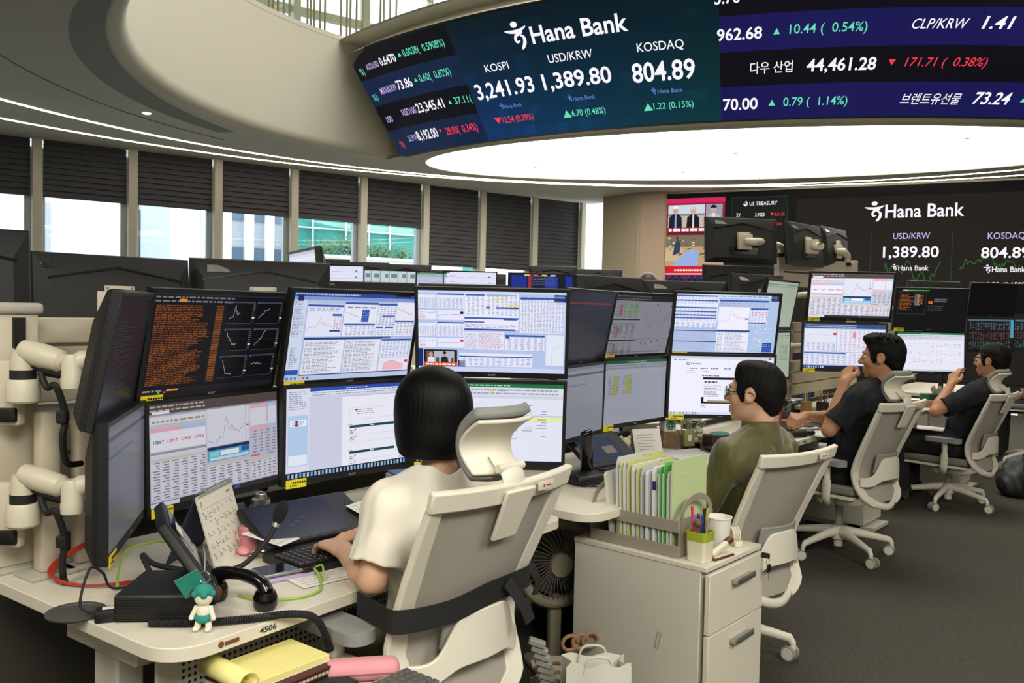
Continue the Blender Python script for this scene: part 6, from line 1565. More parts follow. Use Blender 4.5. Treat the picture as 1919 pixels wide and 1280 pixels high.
M3 = dict(SKIN2, head=(-.005, -.215, 1.175), face=(-.86, .51, -.04), hs=1.07, neck=(-.01, -.20, 1.0), shL=(-.218, -.16, .935), shR=(.21, -.14, .935), elL=(-.318, -.04, .765), elR=(.12, .10, .78), wrL=(-.218, -.085, 1.035), wrR=(-.06, .20, .80),
          hipL=(-.09, -.04, .50), hipR=(.09, -.04, .50), knL=(-.15, .34, .50), knR=(.13, .34, .50), anL=(-.13, .33, .10), anR=(.12, .33, .10),
          handL=dict(y=(.62, .10, .72), z=(-.6, .5, .6), curl=[(1.15, 1.25, .8)] * 4, thumb=.2, tc=.6, spread=.1), handR=dict(y=(-.75, .35, -.1), z=(-.3, -.2, .9), curl=[(.9, 1.2, .8)] * 4, thumb=.3, tc=.6, spread=.1),
          shirt=mat('tshirt_navy', (14, 15, 23), .9, var=.1, vscale=8, bump=.05, bscale=600), trousers=mat('trousers_black'), hair='tousled', hair_m=m_hair2, sleeve=.80, cuff=.078, ease=.026, hem=-.02, belly=.025, folds=.003)
person('man in a navy T-shirt resting his fist against his mouth', (1.96, 5.02), 49, M3, .005)
M4 = dict(SKIN2, head=(.07, -.245, 1.10), face=(-.66, .75), hs=1.05, neck=(.05, -.24, .93), shL=(-.19, -.19, .86), shR=(.21, -.17, .87), elL=(-.405, .00, .735), elR=(.20, .05, .72), wrL=(-.245, -.055, .925), wrR=(-.06, .30, .745),
          hipL=(-.09, -.05, .44), hipR=(.09, -.05, .44), knL=(-.14, .32, .46), knR=(.13, .32, .46), anL=(-.13, .30, .10), anR=(.12, .30, .10),
          handL=dict(y=(.55, -.05, .80), z=(-.75, .3, .5), curl=[(.3, .4, .3), (.4, .6, .4), (.7, .9, .6), (.8, .9, .6)], thumb=.5, spread=.5), handR=dict(flat, y=(-.8, .5, 0)),
          shirt=mat('tshirt_navy'), trousers=mat('trousers_black'), hair='thin', hair_m=m_hair2, sleeve=.80, cuff=.072, ease=.018, hem=-.02, belly=.015, folds=.003, glasses=('spectacles_wire', (150, 150, 150), .8, .0012))
person('man with thin-rimmed glasses in a navy T-shirt, fingers at his cheek, at the right', (3.32, 6.41), 48, M4, .006)
M5 = dict(SKIN, fem=True, head=(0, -.1, 1.30), face=(-.95, .2), hs=1.0, neck=(0, -.12, 1.14), shL=(-.17, -.12, 1.08), shR=(.17, -.12, 1.08), elL=(-.2, -.08, .84), elR=(.2, -.08, .84), wrL=(-.1, .12, .66), wrR=(.1, .12, .66),
          hipL=(-.085, -.14, .62), hipR=(.085, -.14, .62), knL=(-.1, .26, .56), knR=(.1, .26, .56), anL=(-.1, .26, .1), anR=(.1, .26, .1), handL=dict(flat), handR=dict(flat),
          shirt=mat('top_charcoal', (52, 50, 52), .9), trousers=mat('trousers_black'), hair='bob', hair_m=m_hair2, sleeve=.9, cuff=.066, ease=.014, hem=.0, folds=.002)
person('woman in a charcoal top cut by the right edge, only her face showing', (5.0, 8.15), 50, M5, .008)
M6 = dict(M5, head=(0, 0, 1.66), face=(.2, .98), neck=(0, -.04, 1.50), shL=(-.17, -.04, 1.43), shR=(.17, -.04, 1.43), elL=(-.22, -.03, 1.17), elR=(.22, -.03, 1.17), wrL=(-.22, .06, .94), wrR=(.22, .06, .94),
          hipL=(-.085, -.02, .92), hipR=(.085, -.02, .92), knL=(-.09, .0, .50), knR=(.09, .0, .50), anL=(-.09, -.02, .1), anR=(.09, -.02, .1), hair_m=mat('hair_brown', (62, 42, 34), .5, var=.2, vscale=30), shirt=mat('top_charcoal'))
person('distant standing woman with brown hair, only the crown of her head showing', (1.30, 8.25), 0, M6, .008)

# ------------------------------------------------------------------ far desks, rack and stands
def plain_desk(label, x, y, rz, w, d, z=.72):
    r = thing('desk', label, 'desk', (x, y, 0), rz, 'far white desks')
    b = MB(); b.prism(rrect(w, d, .04), z - .03, z); b.build('top', m_desk, r, bevel=.003)
    for sx in (-w / 2 + .08, w / 2 - .08):
        b = MB(); b.rbox((sx, 0, (z - .03) / 2), (.07, d * .7, z - .032), .006, 1); b.build('leg', m_steel, r)
plain_desk('far white desk under the bright wavy-line monitors', -1.15, 8.62, 0, 2.3, .5)
plain_desk('far white desk under the dark backs by the windows', -1.1, 9.72, 0, 3.0, .6)
plain_desk('far white desk under the dark blue monitors', .6, 8.95, 0, 1.5, .5)
plain_desk('far white desk by the stone column', .75, 9.95, 0, 1.2, .5)
plain_desk('white desk across the aisle behind the front data screens', -.58, 5.32, 0, 1.3, .6)
plain_desk('white desk under the lilac edge-on screen', -1.25, 4.15, .2, .9, .6)
plain_desk('white desk under the backs above the grey chart screen', .72, 5.38, .45, 1.0, .42)
for o in [q for q in COL.objects if q.get('category') == 'monitor' and not any(c.name.startswith('swing_arm') for c in q.children)]:
    p = o.location
    if p.y < 3 and p.x > -1.2: continue
    zt = .72 if p.y > 3.8 else 0.0
    mi = (Matrix.Translation(o.location) @ o.rotation_euler.to_matrix().to_4x4()).inverted()
    q = Matrix.Translation(o.location) @ o.rotation_euler.to_matrix().to_4x4()
    a = q @ Vector((0, .06, -.02)); f_ = (q.to_3x3() @ Vector((0, 1, 0))); f_.z = 0; f_.normalize(); e = a + f_ * .07
    if p.z > 1.55 and 1.4 < p.x < 2.8 and p.y > 6.2: continue
    b = MB(); b.tube([mi @ a, mi @ e, mi @ Vector((e.x, e.y, e.z - .05)), mi @ Vector((e.x, e.y, zt + .012))], [.022, .024, .02, .02], 10); b.build('stand', m_blk, o)
    b = MB(); b.cyl(mi @ Vector((e.x, e.y, zt + .001)), mi @ Vector((e.x, e.y, zt + .014)), .09, n=20); b.build('stand_foot', m_blk, o)
rk = thing('screen_rack', 'tall white rack with cross rails carrying the raised monitor backs', 'rack', (2.05, 6.62, 0), atan2(.50, .76))
for s in (0, .93):
    b = MB(); b.rbox((s, 0, .935), (.055, .06, 1.87), .006, 1); b.rbox((s, 0, .012), (.12, .4, .024), .005, 1); b.build('post', m_beige2, rk)
for z in (1.80, 1.68, 1.2):
    b = MB(); b.rbox((.465, .0, z), (.90, .045, .105), .006, 1); b.build('cross_rail', m_beige2, rk)
def rack_arm(label, p, q):
    r = thing('swing_arm', label, 'monitor arm', p, 0, 'white arms on the tall rack'); d = Vector(q) - Vector(p)
    b = MB(); b.rbox((0, 0, 0), (.11, .03, .11), .006, 2, R=Matrix.Rotation(radians(12), 3, 'Z')); b.build('mount_plate', m_beige, r)
    b = MB(); b.tube([(.0, -.02, -.0), (.05, -.05, .0), d * .5 + Vector((0, -.03, .015)), d * .9 + Vector((0, -.02, 0)), d, d + Vector((0, 0, -.09))], [.025, .028, .030, .026, .026, .026], 12); b.build('arm_shell', m_beige, r)
    b = MB(); b.cyl(d + Vector((0, 0, -.085)), d + Vector((0, 0, -.055)), .03, n=16); b.build('ring', m_rub, r)
rack_arm('white arm and plate on the topmost raised monitor back', (1.67, 6.205, 1.925), (2.05, 6.58, 1.93))
rack_arm('white arm on the raised monitor turned aside', (2.27, 6.54, 1.93), (2.30, 6.74, 1.93))
rack_arm('white arm reaching right along the rack to the last raised monitor', (2.63, 7.0, 1.93), (2.75, 7.06, 1.90))

# ------------------------------------------------------------------ things on the front desk
m_paper = mat('paper_white', (226, 224, 216), .8, var=.02); m_pink = mat('pink_plastic', (214, 140, 148), .45)
def world_thing(name, label, cat, p, rz=0, group=None): return thing(name, label, cat, p, rz, group)
D1 = atan2(.815, .58)
# desk phone console with slanted display, handset on its own
ph = world_thing('desk_phone', 'black desk phone console with a slanted glossy display, beside the plush doll', 'phone', (-.735, 1.90, DZ))
b = MB(); b.prism([(-.105, -.10), (.10, -.08), (.03, .10), (-.115, .08)], .002, .062); b.build('base', m_blk, ph, bevel=.008)
b = MB(); 
for k in range(9): b.band([(-.104 + .001 * k, -.099, .008 + k * .0055), (.098, -.079, .008 + k * .0055)], .002, .003)
b.build('grille', m_dark, ph, smooth=0)
e1 = Vector((-.41, .91, 0)).normalized(); e2 = Vector((-.69, .44, .58)).normalized(); e3 = e1.cross(e2).normalized()
PR = Matrix((e1, e2, e3)).transposed(); pc0 = Vector((.105, -.072, .045)) + e1 * .105 + e2 * .115
b = MB(); b.rbox(pc0, (.215, .245, .028), .008, 3, R=PR); b.build('display_housing', m_blk, ph)
b = MB(); b.rbox(pc0 + e3 * .0145 + e2 * .035, (.185, .135, .002), .0008, 1, R=PR); dsp = b.build('display', mat('display_black_glass', (12, 13, 20), .08), ph)
b = MB()
for i in range(8):
    for j in range(4): b.rbox(pc0 + e3 * .0155 + e1 * (-.082 + .0225 * i) + e2 * (-.055 - .016 * j), (.017, .010, .005), .001, 1, R=PR)
b.build('keys', mat('key_dark', (40, 40, 42), .5), ph)
n1 = world_thing('sticky_note', 'long white note stuck to the phone display', 'note', tuple(Vector((-.735, 1.90, DZ)) + pc0 + e3 * .0162 + e2 * .055 + e1 * .0))
b = MB(); b.rbox((0, 0, 0), (.075, .028, .0006), .0002, 1, R=PR); b.build('sheet', m_paper, n1)
b = MB(); b.rbox(-e2 * .035 + e1 * .01, (.12, .05, .0005), .0002, 1, R=PR); b.build('lower_sheet', mat('paper_grey', (150, 150, 148), .7), n1)
hs_ = world_thing('phone_handset', 'black telephone handset lying on the desk beside the phone console', 'handset', (-.60, 1.93, DZ))
b = MB(); b.tube(bez([(-.085, .03, .045), (-.06, .022, .066), (-.01, .0, .072), (.04, -.018, .062), (.058, -.024, .040)], 6), [.016 + .004 * abs(k - 12) / 12 for k in range(25)], 14, flat=(1.15, .85)); b.build('grip', m_gloss, hs_)
for p_, lb in (((-.075, .03, .0), 'ear'), ((.055, -.022, 0), 'mouth')):
    b = MB(); b.lathe([(0, .001), (.022, .001), (.027, .010), (.027, .030), (.022, .042), (0, .046)], 24, c=p_); b.build('cup', m_gloss, hs_)
mic = world_thing('gooseneck_microphone', 'black gooseneck microphone arching over the pink jar', 'microphone', (-.80, 2.02, DZ))
b = MB(); pts = bez([(-.05, .0, .035), (-.085, .03, .075), (-.06, .03, .055), (.0, .01, .050), (.09, .01, .046), (.16, .02, .058), (.205, .06, .105), (.222, .085, .140)], 7); b.tube(pts, .0065, 10); b.build('neck', m_rub, mic)
b = MB(); d_ = Vector((.24, .35, .85)).normalized(); b.cyl(pts[-1] - d_ * .004, pts[-1] + d_ * .006, .0085, n=14); b.build('collar', mat('handle_metal'), mic)
b = MB(); c_ = pts[-1] + d_ * .034; Rm = d_.to_track_quat('Z', 'Y').to_matrix(); b.ball(c_, (.017, .017, .031), 20, 14, R=Rm); b.build('foam_tip', mat('foam_black', (20, 20, 20), .95, bump=.6, bscale=900), mic)
b = MB(); b.rbox((-.055, 0, .018), (.05, .05, .034), .006, 2); b.build('socket', m_blk, mic)
co = MB(); L0 = bez([(-.755, 1.785, DZ + .009), (-.66, 1.790, DZ + .010), (-.56, 1.818, DZ + .010), (-.47, 1.86, DZ + .008), (-.425, 1.90, DZ - .02), (-.40, 1.93, DZ - .10)], 190)
pts = []
for i, p in enumerate(L0):
    t_ = (L0[min(i + 1, len(L0) - 1)] - L0[max(i - 1, 0)]).normalized(); u_ = t_.cross(Vector((0, 0, 1))).normalized(); v_ = u_.cross(t_); a_ = i * .95
    pts.append(p + (u_ * cos(a_) + v_ * sin(a_)) * .0075)
co.tube(pts, .0017, 5); tag(co.build('coiled_cord', m_rub), 'black coiled handset cord running along the front of the desk', 'cord')
# plush key ring and tag
dl = world_thing('plush_keyring', 'small white plush doll with teal cap and shorts hanging at the phone', 'plush toy', (-.637, 1.775, DZ))
m_teal = mat('plush_teal', (44, 138, 124), .95, bump=.3, bscale=400); m_pw = mat('plush_white', (226, 220, 200), .95, bump=.3, bscale=400); m_pb = mat('plush_brown', (74, 42, 30), .95)
b = MB(); b.ball((0, 0, .070), (.019, .017, .018)); b.ball((0, 0, .040), (.015, .013, .02)); b.build('torso', m_pw, dl)
b = MB(); b.ball((0, 0, .085), (.021, .019, .014)); 
for k in range(5): b.ball((.018 * cos(k * 1.26), .016 * sin(k * 1.26), .080), .008, 10, 6)
b.build('cap', m_teal, dl)
b = MB(); b.ball((0, 0, .028), (.019, .016, .013)); b.build('shorts', m_teal, dl)
for s in (-1, 1):
    b = MB(); b.ball((s * .026, .008, .080), (.011, .007, .013)); b.build('ear', m_pb, dl)
    b = MB(); b.cyl((s * .013, 0, .052), (s * .023, -.006, .030), .006, .005, 10); b.ball((s * .023, -.006, .029), .006, 10, 6); b.build('arm', m_pw, dl)
    b = MB(); b.cyl((s * .010, 0, .022), (s * .012, -.002, .006), .007, n=10); b.ball((s * .013, -.008, .0065), (.007, .011, .006), 10, 6); b.build('leg', m_pw, dl)
b = MB(); b.tube([(.0 + .011 * cos(a * .52), .004, .112 + .013 * sin(a * .52)) for a in range(12)], .0012, 6, closed=True); b.tube([(0, .004, .125), (-.005, .02, .155), (-.012, .03, .17)], .0014, 6); b.build('ring', mat('handle_metal'), dl)
b = MB(); b.rbox((-.026, .0, .098), (.052, .002, .050), .001, 1, R=Euler((.2, 0, .35)).to_matrix() @ Matrix.Rotation(radians(-28), 3, 'Y')); tg = b.build('tag', mat('tag_teal', (34, 128, 112), .4), dl)
cal = world_thing('desk_calendar', 'spiral desk calendar with handwritten notes, standing behind the phone console', 'calendar', (-.80, 2.305, DZ), atan2(.99, .07) )
cw, chh = .225, .185
page = Pic(lambda x, y, L: ((x - .5) * cw, -.052 + .055 * y - .0006 * L, y * chh), cw, chh)
page.rect(0, .0, 1, 1, (226, 222, 206), 1); page.text('7', .06, .10, .84, .91, (60, 60, 60), 0, .01, 2); page.rect(.05, .80, .95, .805, (150, 146, 130), 2); [page.rect(.80 + .028 * k, .875, .82 + .028 * k, .905, (120, 118, 110), 2) for k in range(4)]
g_ = random.Random(12)
for i in range(5):
    for j in range(7):
        x0, y0 = .06 + .128 * j, .66 - .145 * i; page.rect(x0, y0 + .09, x0 + .02, y0 + .105, (90, 88, 84), 2)
        for k in range(g_.choice((0, 1, 2, 3))):
            page.rect(x0 + .01, y0 + .06 - .028 * k, x0 + .01 + g_.uniform(.03, .10), y0 + .068 - .028 * k, g_.choice([(96, 94, 92), (110, 106, 100), (80, 84, 110)]), 2)
        if g_.random() < .18: page.rect(x0 + .01, y0 + .05, x0 + .09, y0 + .075, (226, 206, 70), 2)
page.build('front_page', print_mat('printed_page'), cal)
b = MB(); b.sheet(lambda u, v: ((u - .5) * cw, -.052 + .055 * v, v * chh), 2, 2, -.003); b.build('stand_board', mat('calendar_board', (196, 190, 170), .7), cal)
b = MB(); b.sheet(lambda u, v: ((u - .5) * cw, .085 - .08 * v, v * chh), 2, 2, .003); b.build('rear_board', mat('calendar_navy', (36, 48, 80), .6), cal)
b = MB()
for k in range(30): x = -cw / 2 + .008 + k * (cw - .016) / 29; b.tube([(x, .002 + .007 * cos(a), chh + .002 + .007 * sin(a)) for a in [q * .9 for q in range(7)]], .0009, 5)
b.build('spiral', mat('handle_metal'), cal)
b = MB(); b.lathe([(0, 0), (.058, 0), (.062, .004), (.062, .007), (.050, .007), (.048, .005), (0, .005)], 36, c=(-.945, 1.852, DZ)); tag(b.build('cable_grommet', mat('grommet_grey', (70, 70, 68), .6)), 'round dark grey cable grommet in the front desk top', 'grommet')
ad = world_thing('power_adapter', 'small black power adapter on the desk corner with its cable', 'adapter', (-.855, 1.82, DZ), .4)
b = MB(); b.rbox((0, 0, .014), (.060, .036, .027), .004, 2); b.build('box', m_blk, ad)
b = MB(); b.box((0, 0, .0278), (.03, .018, .0006)); b.build('rating_label', m_paper, ad, smooth=0)
b = MB(); b.tube(bez([(-.028, 0, .018), (-.06, .03, .03), (-.045, .09, .09), (-.02, .12, .07), (.0, .13, .03), (.07, .14, .03)], 8), .003, 8); b.tube(bez([(.03, -.0, .012), (.08, -.02, .006), (.12, -.02, .004), (.155, -.05, .006)], 8), .003, 8); b.build('lead', m_rub, ad)
b = MB()
for k in range(3): b.tube(bez([(-1.02, 2.27, .80), (-1.075, 2.18, .775 + .004 * k), (-1.115 - .006 * k, 2.10, .745), (-1.09 - .004 * k, 2.04, DZ + .012 + .003 * k), (-1.0, 2.02, DZ + .008), (-.90 + .01 * k, 2.03, DZ + .012 + .004 * k), (-.86, 2.02, DZ + .03)], 8), .0032, 8)
tag(b.build('network_cable', mat('cable_red', (168, 44, 34), .5)), 'red network cables looping over the left end of the front desk', 'cable')
b = MB(); b.tube(bez([(-.93, 2.03, DZ + .012), (-.915, 1.98, DZ + .02), (-.93, 2.06, DZ + .08), (-.86, 2.10, DZ + .095), (-.80, 2.08, DZ + .09)], 8), .0026, 8); tag(b.build('network_cable', mat('cable_lime', (150, 186, 60), .5)), 'lime green cable curling behind the phone console', 'cable')
# jars, cards, charger
j = world_thing('cosmetic_jar', 'pink round cosmetic jar beside the calendar', 'jar', (-.728, 2.385, DZ))
b = MB(); b.lathe([(0, 0), (.026, 0), (.028, .004), (.028, .038), (.024, .042), (0, .042)], 28); b.build('body', m_pink, j)
b = MB(); b.lathe([(0, .042), (.029, .042), (.029, .062), (.026, .066), (0, .066)], 28); b.build('lid', mat('pink_lid', (196, 128, 132), .35), j)
b = MB(); b.ball((-.725, 2.325, DZ + .012), (.018, .032, .0115), 20, 12, R=Matrix.Rotation(.5, 3, 'Z')); tag(b.build('pill_case', mat('pink_gloss', (226, 150, 156), .3)), 'pink oval case lying in front of the pink jar', 'case')
cd = world_thing('card_holder', 'dark green card holder standing next to the pink jar', 'card holder', (-.80, 2.47, DZ), 1.2)
b = MB(); b.rbox((0, 0, .05), (.105, .014, .10), .004, 2, R=Matrix.Rotation(-.2, 3, 'X')); b.build('cover', mat('card_dark_green', (16, 34, 32), .35), cd)
b = MB(); b.rbox((-.02, .012, .085), (.05, .002, .07), .0008, 1, R=Matrix.Rotation(-.2, 3, 'X')); b.build('card', m_paper, cd)
g_ = random.Random(8); ky = world_thing('key_chain', 'little pile of silver keys and charms by the phone', 'keys', (-.672, 2.285, DZ))
for k in range(7):
    b = MB(); a = g_.uniform(0, 6); b.tube([(g_.uniform(-.004, .004) + .012 * cos(q * .6) + .018 * cos(a), .012 * sin(q * .6) + .018 * sin(a), .004 + .0016 * k) for q in range(10)], .0018, 6, closed=True); b.build('charm', mat('silver', (170, 166, 156), .25, .9), ky)
sp = world_thing('smartphone', 'black smartphone lying on a lilac pad in front of the keyboard', 'smartphone', (-.565, 2.155, DZ + .012), D1 - .25)
b = MB(); b.rbox((0, 0, .005), (.155, .078, .010), .004, 3); b.build('body', mat('phone_silver', (150, 150, 148), .3, .5), sp)
b = MB(); b.prism(rrect(.147, .071, .008), .0101, .0106); b.build('screen', mat('display_black_glass'), sp, smooth=0)
b = MB(); b.box((.045, -.0, .0110), (.035, .05, .0005)); b.build('yellow_widget', mat('widget_yellow', (120, 104, 24), .2), sp, smooth=0)
b = MB(); b.T = Matrix.Translation((-.57, 2.145, DZ)) @ Matrix.Rotation(D1 - .3, 4, 'Z'); b.rbox((0, 0, .005), (.165, .085, .010), .004, 3); tag(b.build('charging_pad', mat('lilac', (176, 160, 196), .5)), 'lilac pad under the black smartphone', 'pad')
b = MB(); b.tube(bez([(-.50, 2.17, DZ + .018), (-.475, 2.13, DZ + .012), (-.455, 2.07, DZ + .005), (-.452, 2.02, DZ + .005), (-.49, 1.975, DZ + .004), (-.57, 1.955, DZ + .004), (-.63, 1.985, DZ + .004)], 8), .0032, 8)
b.tube(bez([(-.49, 2.165, DZ + .02), (-.47, 2.15, DZ + .028), (-.455, 2.10, DZ + .01)], 6), .0025, 8); tag(b.build('charging_cable', mat('cable_lime')), 'lime green charging cable looping on the desk by the smartphone', 'cable')
gj = world_thing('glass_jar', 'small glass jar with silver lid behind the calendar', 'jar', (-.787, 2.69, DZ))
b = MB(); b.lathe([(0, 0), (.030, 0), (.032, .01), (.032, .05), (.026, .058)], 24); b.build('body', glass_mat('jar_glass', (215, 225, 222), .2), gj)
b = MB(); b.lathe([(0, .058), (.03, .058), (.03, .072), (.02, .078), (0, .080)], 24); b.ball((.0, 0, .085), (.02, .016, .012), 12, 8); b.build('lid', mat('silver'), gj)
# trading keyboard with built-in display, and her notes
kb = world_thing('trading_keyboard', 'large black trading keyboard with tilted built-in display under her hands', 'keyboard', on_desk(0, .70, .30), D1 - .12)
b = MB(); b.prism(rrect(.40, .20, .02, cy=-.05), .002, .022); b.build('base', m_blk, kb, bevel=.004)
g_ = random.Random(3)
b = MB()
for i in range(19):
    for j in range(6): b.rbox((-.185 + .0195 * i, -.125 + .021 * j, .025), (.0165, .0175, .008), .002, 1)
kys = b.build('keys', mat('key_black', (30, 30, 31), .5), kb)
b = MB()
for i in range(18):
    for j in range(6): b.box((-.188 + .0195 * i, -.122 + .021 * j, .0293), (.004, .0045, .0003))
b.build('key_legends', mat('legend_grey', (150, 150, 150), .6), kys, smooth=0)
Rk = Matrix.Rotation(radians(24), 3, 'X')
b = MB(); b.rbox((.01, .135, .060), (.37, .19, .022), .008, 3, R=Rk); b.build('display_housing', m_blk, kb)
kp = Pic(lambda x, y, L: tuple(Vector((0, .135, .060)) + Rk @ Vector(((x - .5) * .27 - .03, (y - .5) * .165, .0115 + .0003 * L))), .27, .165)
kp.rect(0, 0, 1, 1, (26, 30, 50), 1)
for k in range(5): kp.rect(.35 + .1 * (k % 3), .35 + .08 * k, .42 + .1 * (k % 3), .38 + .08 * k, (56, 62, 90), 2)
kp.build('display', m_scr, kb)
def note(label, p, rz, w, d, tilt=0, lines=5):
    r = world_thing('note', label, 'paper', p, rz, 'paper notes at the keyboard')
    b = MB(); b.rbox((0, 0, .0008), (w, d, .0010), .0003, 1, R=Matrix.Rotation(tilt, 3, 'X')); s_ = b.build('sheet', m_paper, r)
    b = MB(); g = random.Random(int(w * 999))
    for k in range(lines): ln_ = w * g.uniform(.4, .8); b.box((-w * .42 + ln_ / 2, 0, 0), (ln_, .0012, .0002), R=None); [None for _ in ()]; k0 = len(b.v) - 8; b.v[k0:] = [tuple(Matrix.Rotation(tilt, 3, 'X') @ (Vector(v) + Vector((0, d * (.36 - .72 * k / max(1, lines - 1)), .0017)))) for v in b.v[k0:]]
    b.build('handwriting', mat('ink_faint', (120, 120, 124), .8), s_, smooth=0)
note('white printed note lying left of the keyboard display', tuple(Vector(on_desk(0, .575, .41, .046))), D1 + .25, .09, .13, .15)
note('white note tucked at the right of the keyboard display', tuple(Vector(on_desk(0, .91, .38, .062))), D1 + .2, .08, .10, .35)
note('crumpled-edge white sheet under her left wrist', tuple(Vector(on_desk(0, .52, .135, .002))), D1 - .2, .17, .10)
bx = world_thing('paper_box', 'grey carton with a blue lid under the document screen', 'box', (-.34, 2.90, DZ), .5)
b = MB(); b.rbox((0, 0, .06), (.13, .12, .12), .003, 1); b.build('carton', mat('carton_grey', (150, 150, 142), .7), bx)
b = MB(); b.rbox((0, 0, .124), (.12, .11, .008), .002, 1); b.build('top_label', mat('label_blue', (40, 84, 150), .5), bx)
# books and pads on the low pedestal
PD = Matrix.Translation((-.395, 1.455, .58)) @ Matrix.Rotation(D1, 4, 'Z')
def on_ped(s, t, z): return tuple(PD @ Vector((s, t, z)))
def book(label, p, rz, w, d, h, m, title=None):
    r = world_thing('book', label, 'book', p, rz, 'books and pads on the low pedestal')
    b = MB(); b.rbox((0, 0, h - .0025), (w, d, .004), .0015, 1); b.rbox((0, 0, .0025), (w, d, .004), .0015, 1); b.rbox((-0, -d / 2 + .002, h / 2), (w, .004, h), .0015, 1); b.build('cover', m, r)
    b = MB(); b.box((0, .003, h / 2), (w - .008, d - .010, h - .009)); b.build('pages', mat('page_edge', (206, 200, 180), .8), r, smooth=0)
    if title:
        b = MB(); [b.box((-.01 + .0105 * k, -d / 2 - .0004, h * .5), (.007 + .002 * (k % 2), .0008, .006)) for k in range(11)]; b.build('spine_lettering', mat('lettering_pale', (190, 180, 160), .6), r, smooth=0)
book('dark green hardback at the bottom of the book pile', on_ped(.185, .250, .001), D1 - .05, .29, .23, .022, mat('cloth_green', (22, 44, 34), .6))
book('maroon book under the yellow legal pad', on_ped(.22, .275, .0235), D1 - .02, .235, .165, .020, mat('cloth_maroon', (70, 24, 26), .5), True)
lp = world_thing('legal_pad', 'yellow legal pad with its top pages rolled over, on the maroon book', 'notepad', on_ped(.215, .285, .044), D1 - .04, 'books and pads on the low pedestal')
m_lp = mat('pad_yellow', (232, 222, 142), .75, var=.02)
b = MB(); b.rbox((.01, 0, .008), (.195, .135, .014), .001, 1); b.build('sheets', m_lp, lp)
b = MB(); b.rbox((.01, .004, .0), (.21, .143, .003), .001, 1); b.build('backing', m_paper, lp)
b = MB(); sp_ = [(-.100 + .020 * cos(a * .33) * (1 - a * .006), 0, .020 + .0185 * sin(a * .33) * (1 - a * .006)) for a in range(-4, 17)]; vs = [(x, y, z) for x, _, z in sp_ for y in (-.0675, .0675)]
b.add(vs, [(2 * i, 2 * i + 2, 2 * i + 3, 2 * i + 1) for i in range(len(sp_) - 1)]); o_ = b.build('rolled_pages', m_lp, lp); so_ = o_.modifiers.new('s', 'SOLIDIFY'); so_.thickness = .004
cs = world_thing('pencil_case', 'soft pink rounded case at the bottom edge of the picture', 'case', on_ped(.365, .16, .001), D1 - .75)
b = MB(); b.rbox((0, 0, .024), (.165, .055, .046), .022, 6); b.build('shell', mat('pink_felt', (216, 148, 154), .9, bump=.15, bscale=700), cs)
b = MB(); b.band([(-.07, -.0277, .022), (.07, -.0277, .022)], .003, .002); b.build('seam', mat('pink_dark', (150, 92, 98), .9), cs)  # seam band in a darker pink
b = MB(); b.lathe([(0, 0), (.036, 0), (.038, .006), (.038, .042), (.034, .048), (0, .048)], 32, c=on_ped(.075, .150, .0235)); tag(b.build('jar_lid', mat('hot_pink', (206, 84, 120), .45)), 'hot pink round tub at the bottom edge left of the pink case', 'tub')
kb2 = world_thing('keyboard', 'pale keyboard half cut by the bottom edge beside the pink case', 'keyboard', on_ped(.36, .05, .001), D1 - .05)
b = MB(); b.rbox((0, 0, .008), (.16, .12, .015), .004, 2); b.build('base', mat('keyboard_pale', (196, 194, 184), .5), kb2)
b = MB()
for i in range(8):
    for jx in range(5): b.rbox((-.066 + .019 * i, -.045 + .021 * jx, .0185), (.016, .017, .006), .002, 1)
b.build('keys', mat('key_pale', (90, 90, 88), .5), kb2)

# ------------------------------------------------------------------ on the white cabinet
CM = Matrix.Translation((.645, 2.73, CHh)) @ Matrix.Rotation(CABR, 4, 'Z')
def on_cab(x, y, z=0): return tuple(CM @ Vector((x, y, z)))
m_org = mat('organiser_taupe', (150, 142, 126), .5)
og = world_thing('file_organiser', 'taupe plastic file organiser with arched handles on the white cabinet', 'file organiser', on_cab(0, 0, .001), CABR)
X0, X1, Y0, Y1 = .022, .255, .118, .475
b = MB()
for z0, z1 in ((.0, .040), (.085, .125)):
    for x in (X0, X1): b.box((x, (Y0 + Y1) / 2, (z0 + z1) / 2), (.004, Y1 - Y0, z1 - z0))
b.box(((X0 + X1) / 2, (Y0 + Y1) / 2, .002), (X1 - X0, Y1 - Y0, .004)); b.build('rails', m_org, og, bevel=.001)
for y in (Y0, Y1):
    b = MB(); cx = (X0 + X1) / 2
    b.box((cx, y, .065), (X1 - X0, .004, .130))
    arch = [(cx + .100 * cos(a), y, .130 + .062 * sin(a)) for a in [pi * k / 20 for k in range(21)]]
    b.band(arch, .022, .004, up=[(cos(a), 0, sin(a)) for a in [pi * k / 20 for k in range(21)]]); b.build('end_panel', m_org, og, bevel=.001)
b = MB(); b.box(((X0 + X1) / 2, .36, .06), (X1 - X0, .003, .115)); b.build('divider', m_org, og, smooth=0)
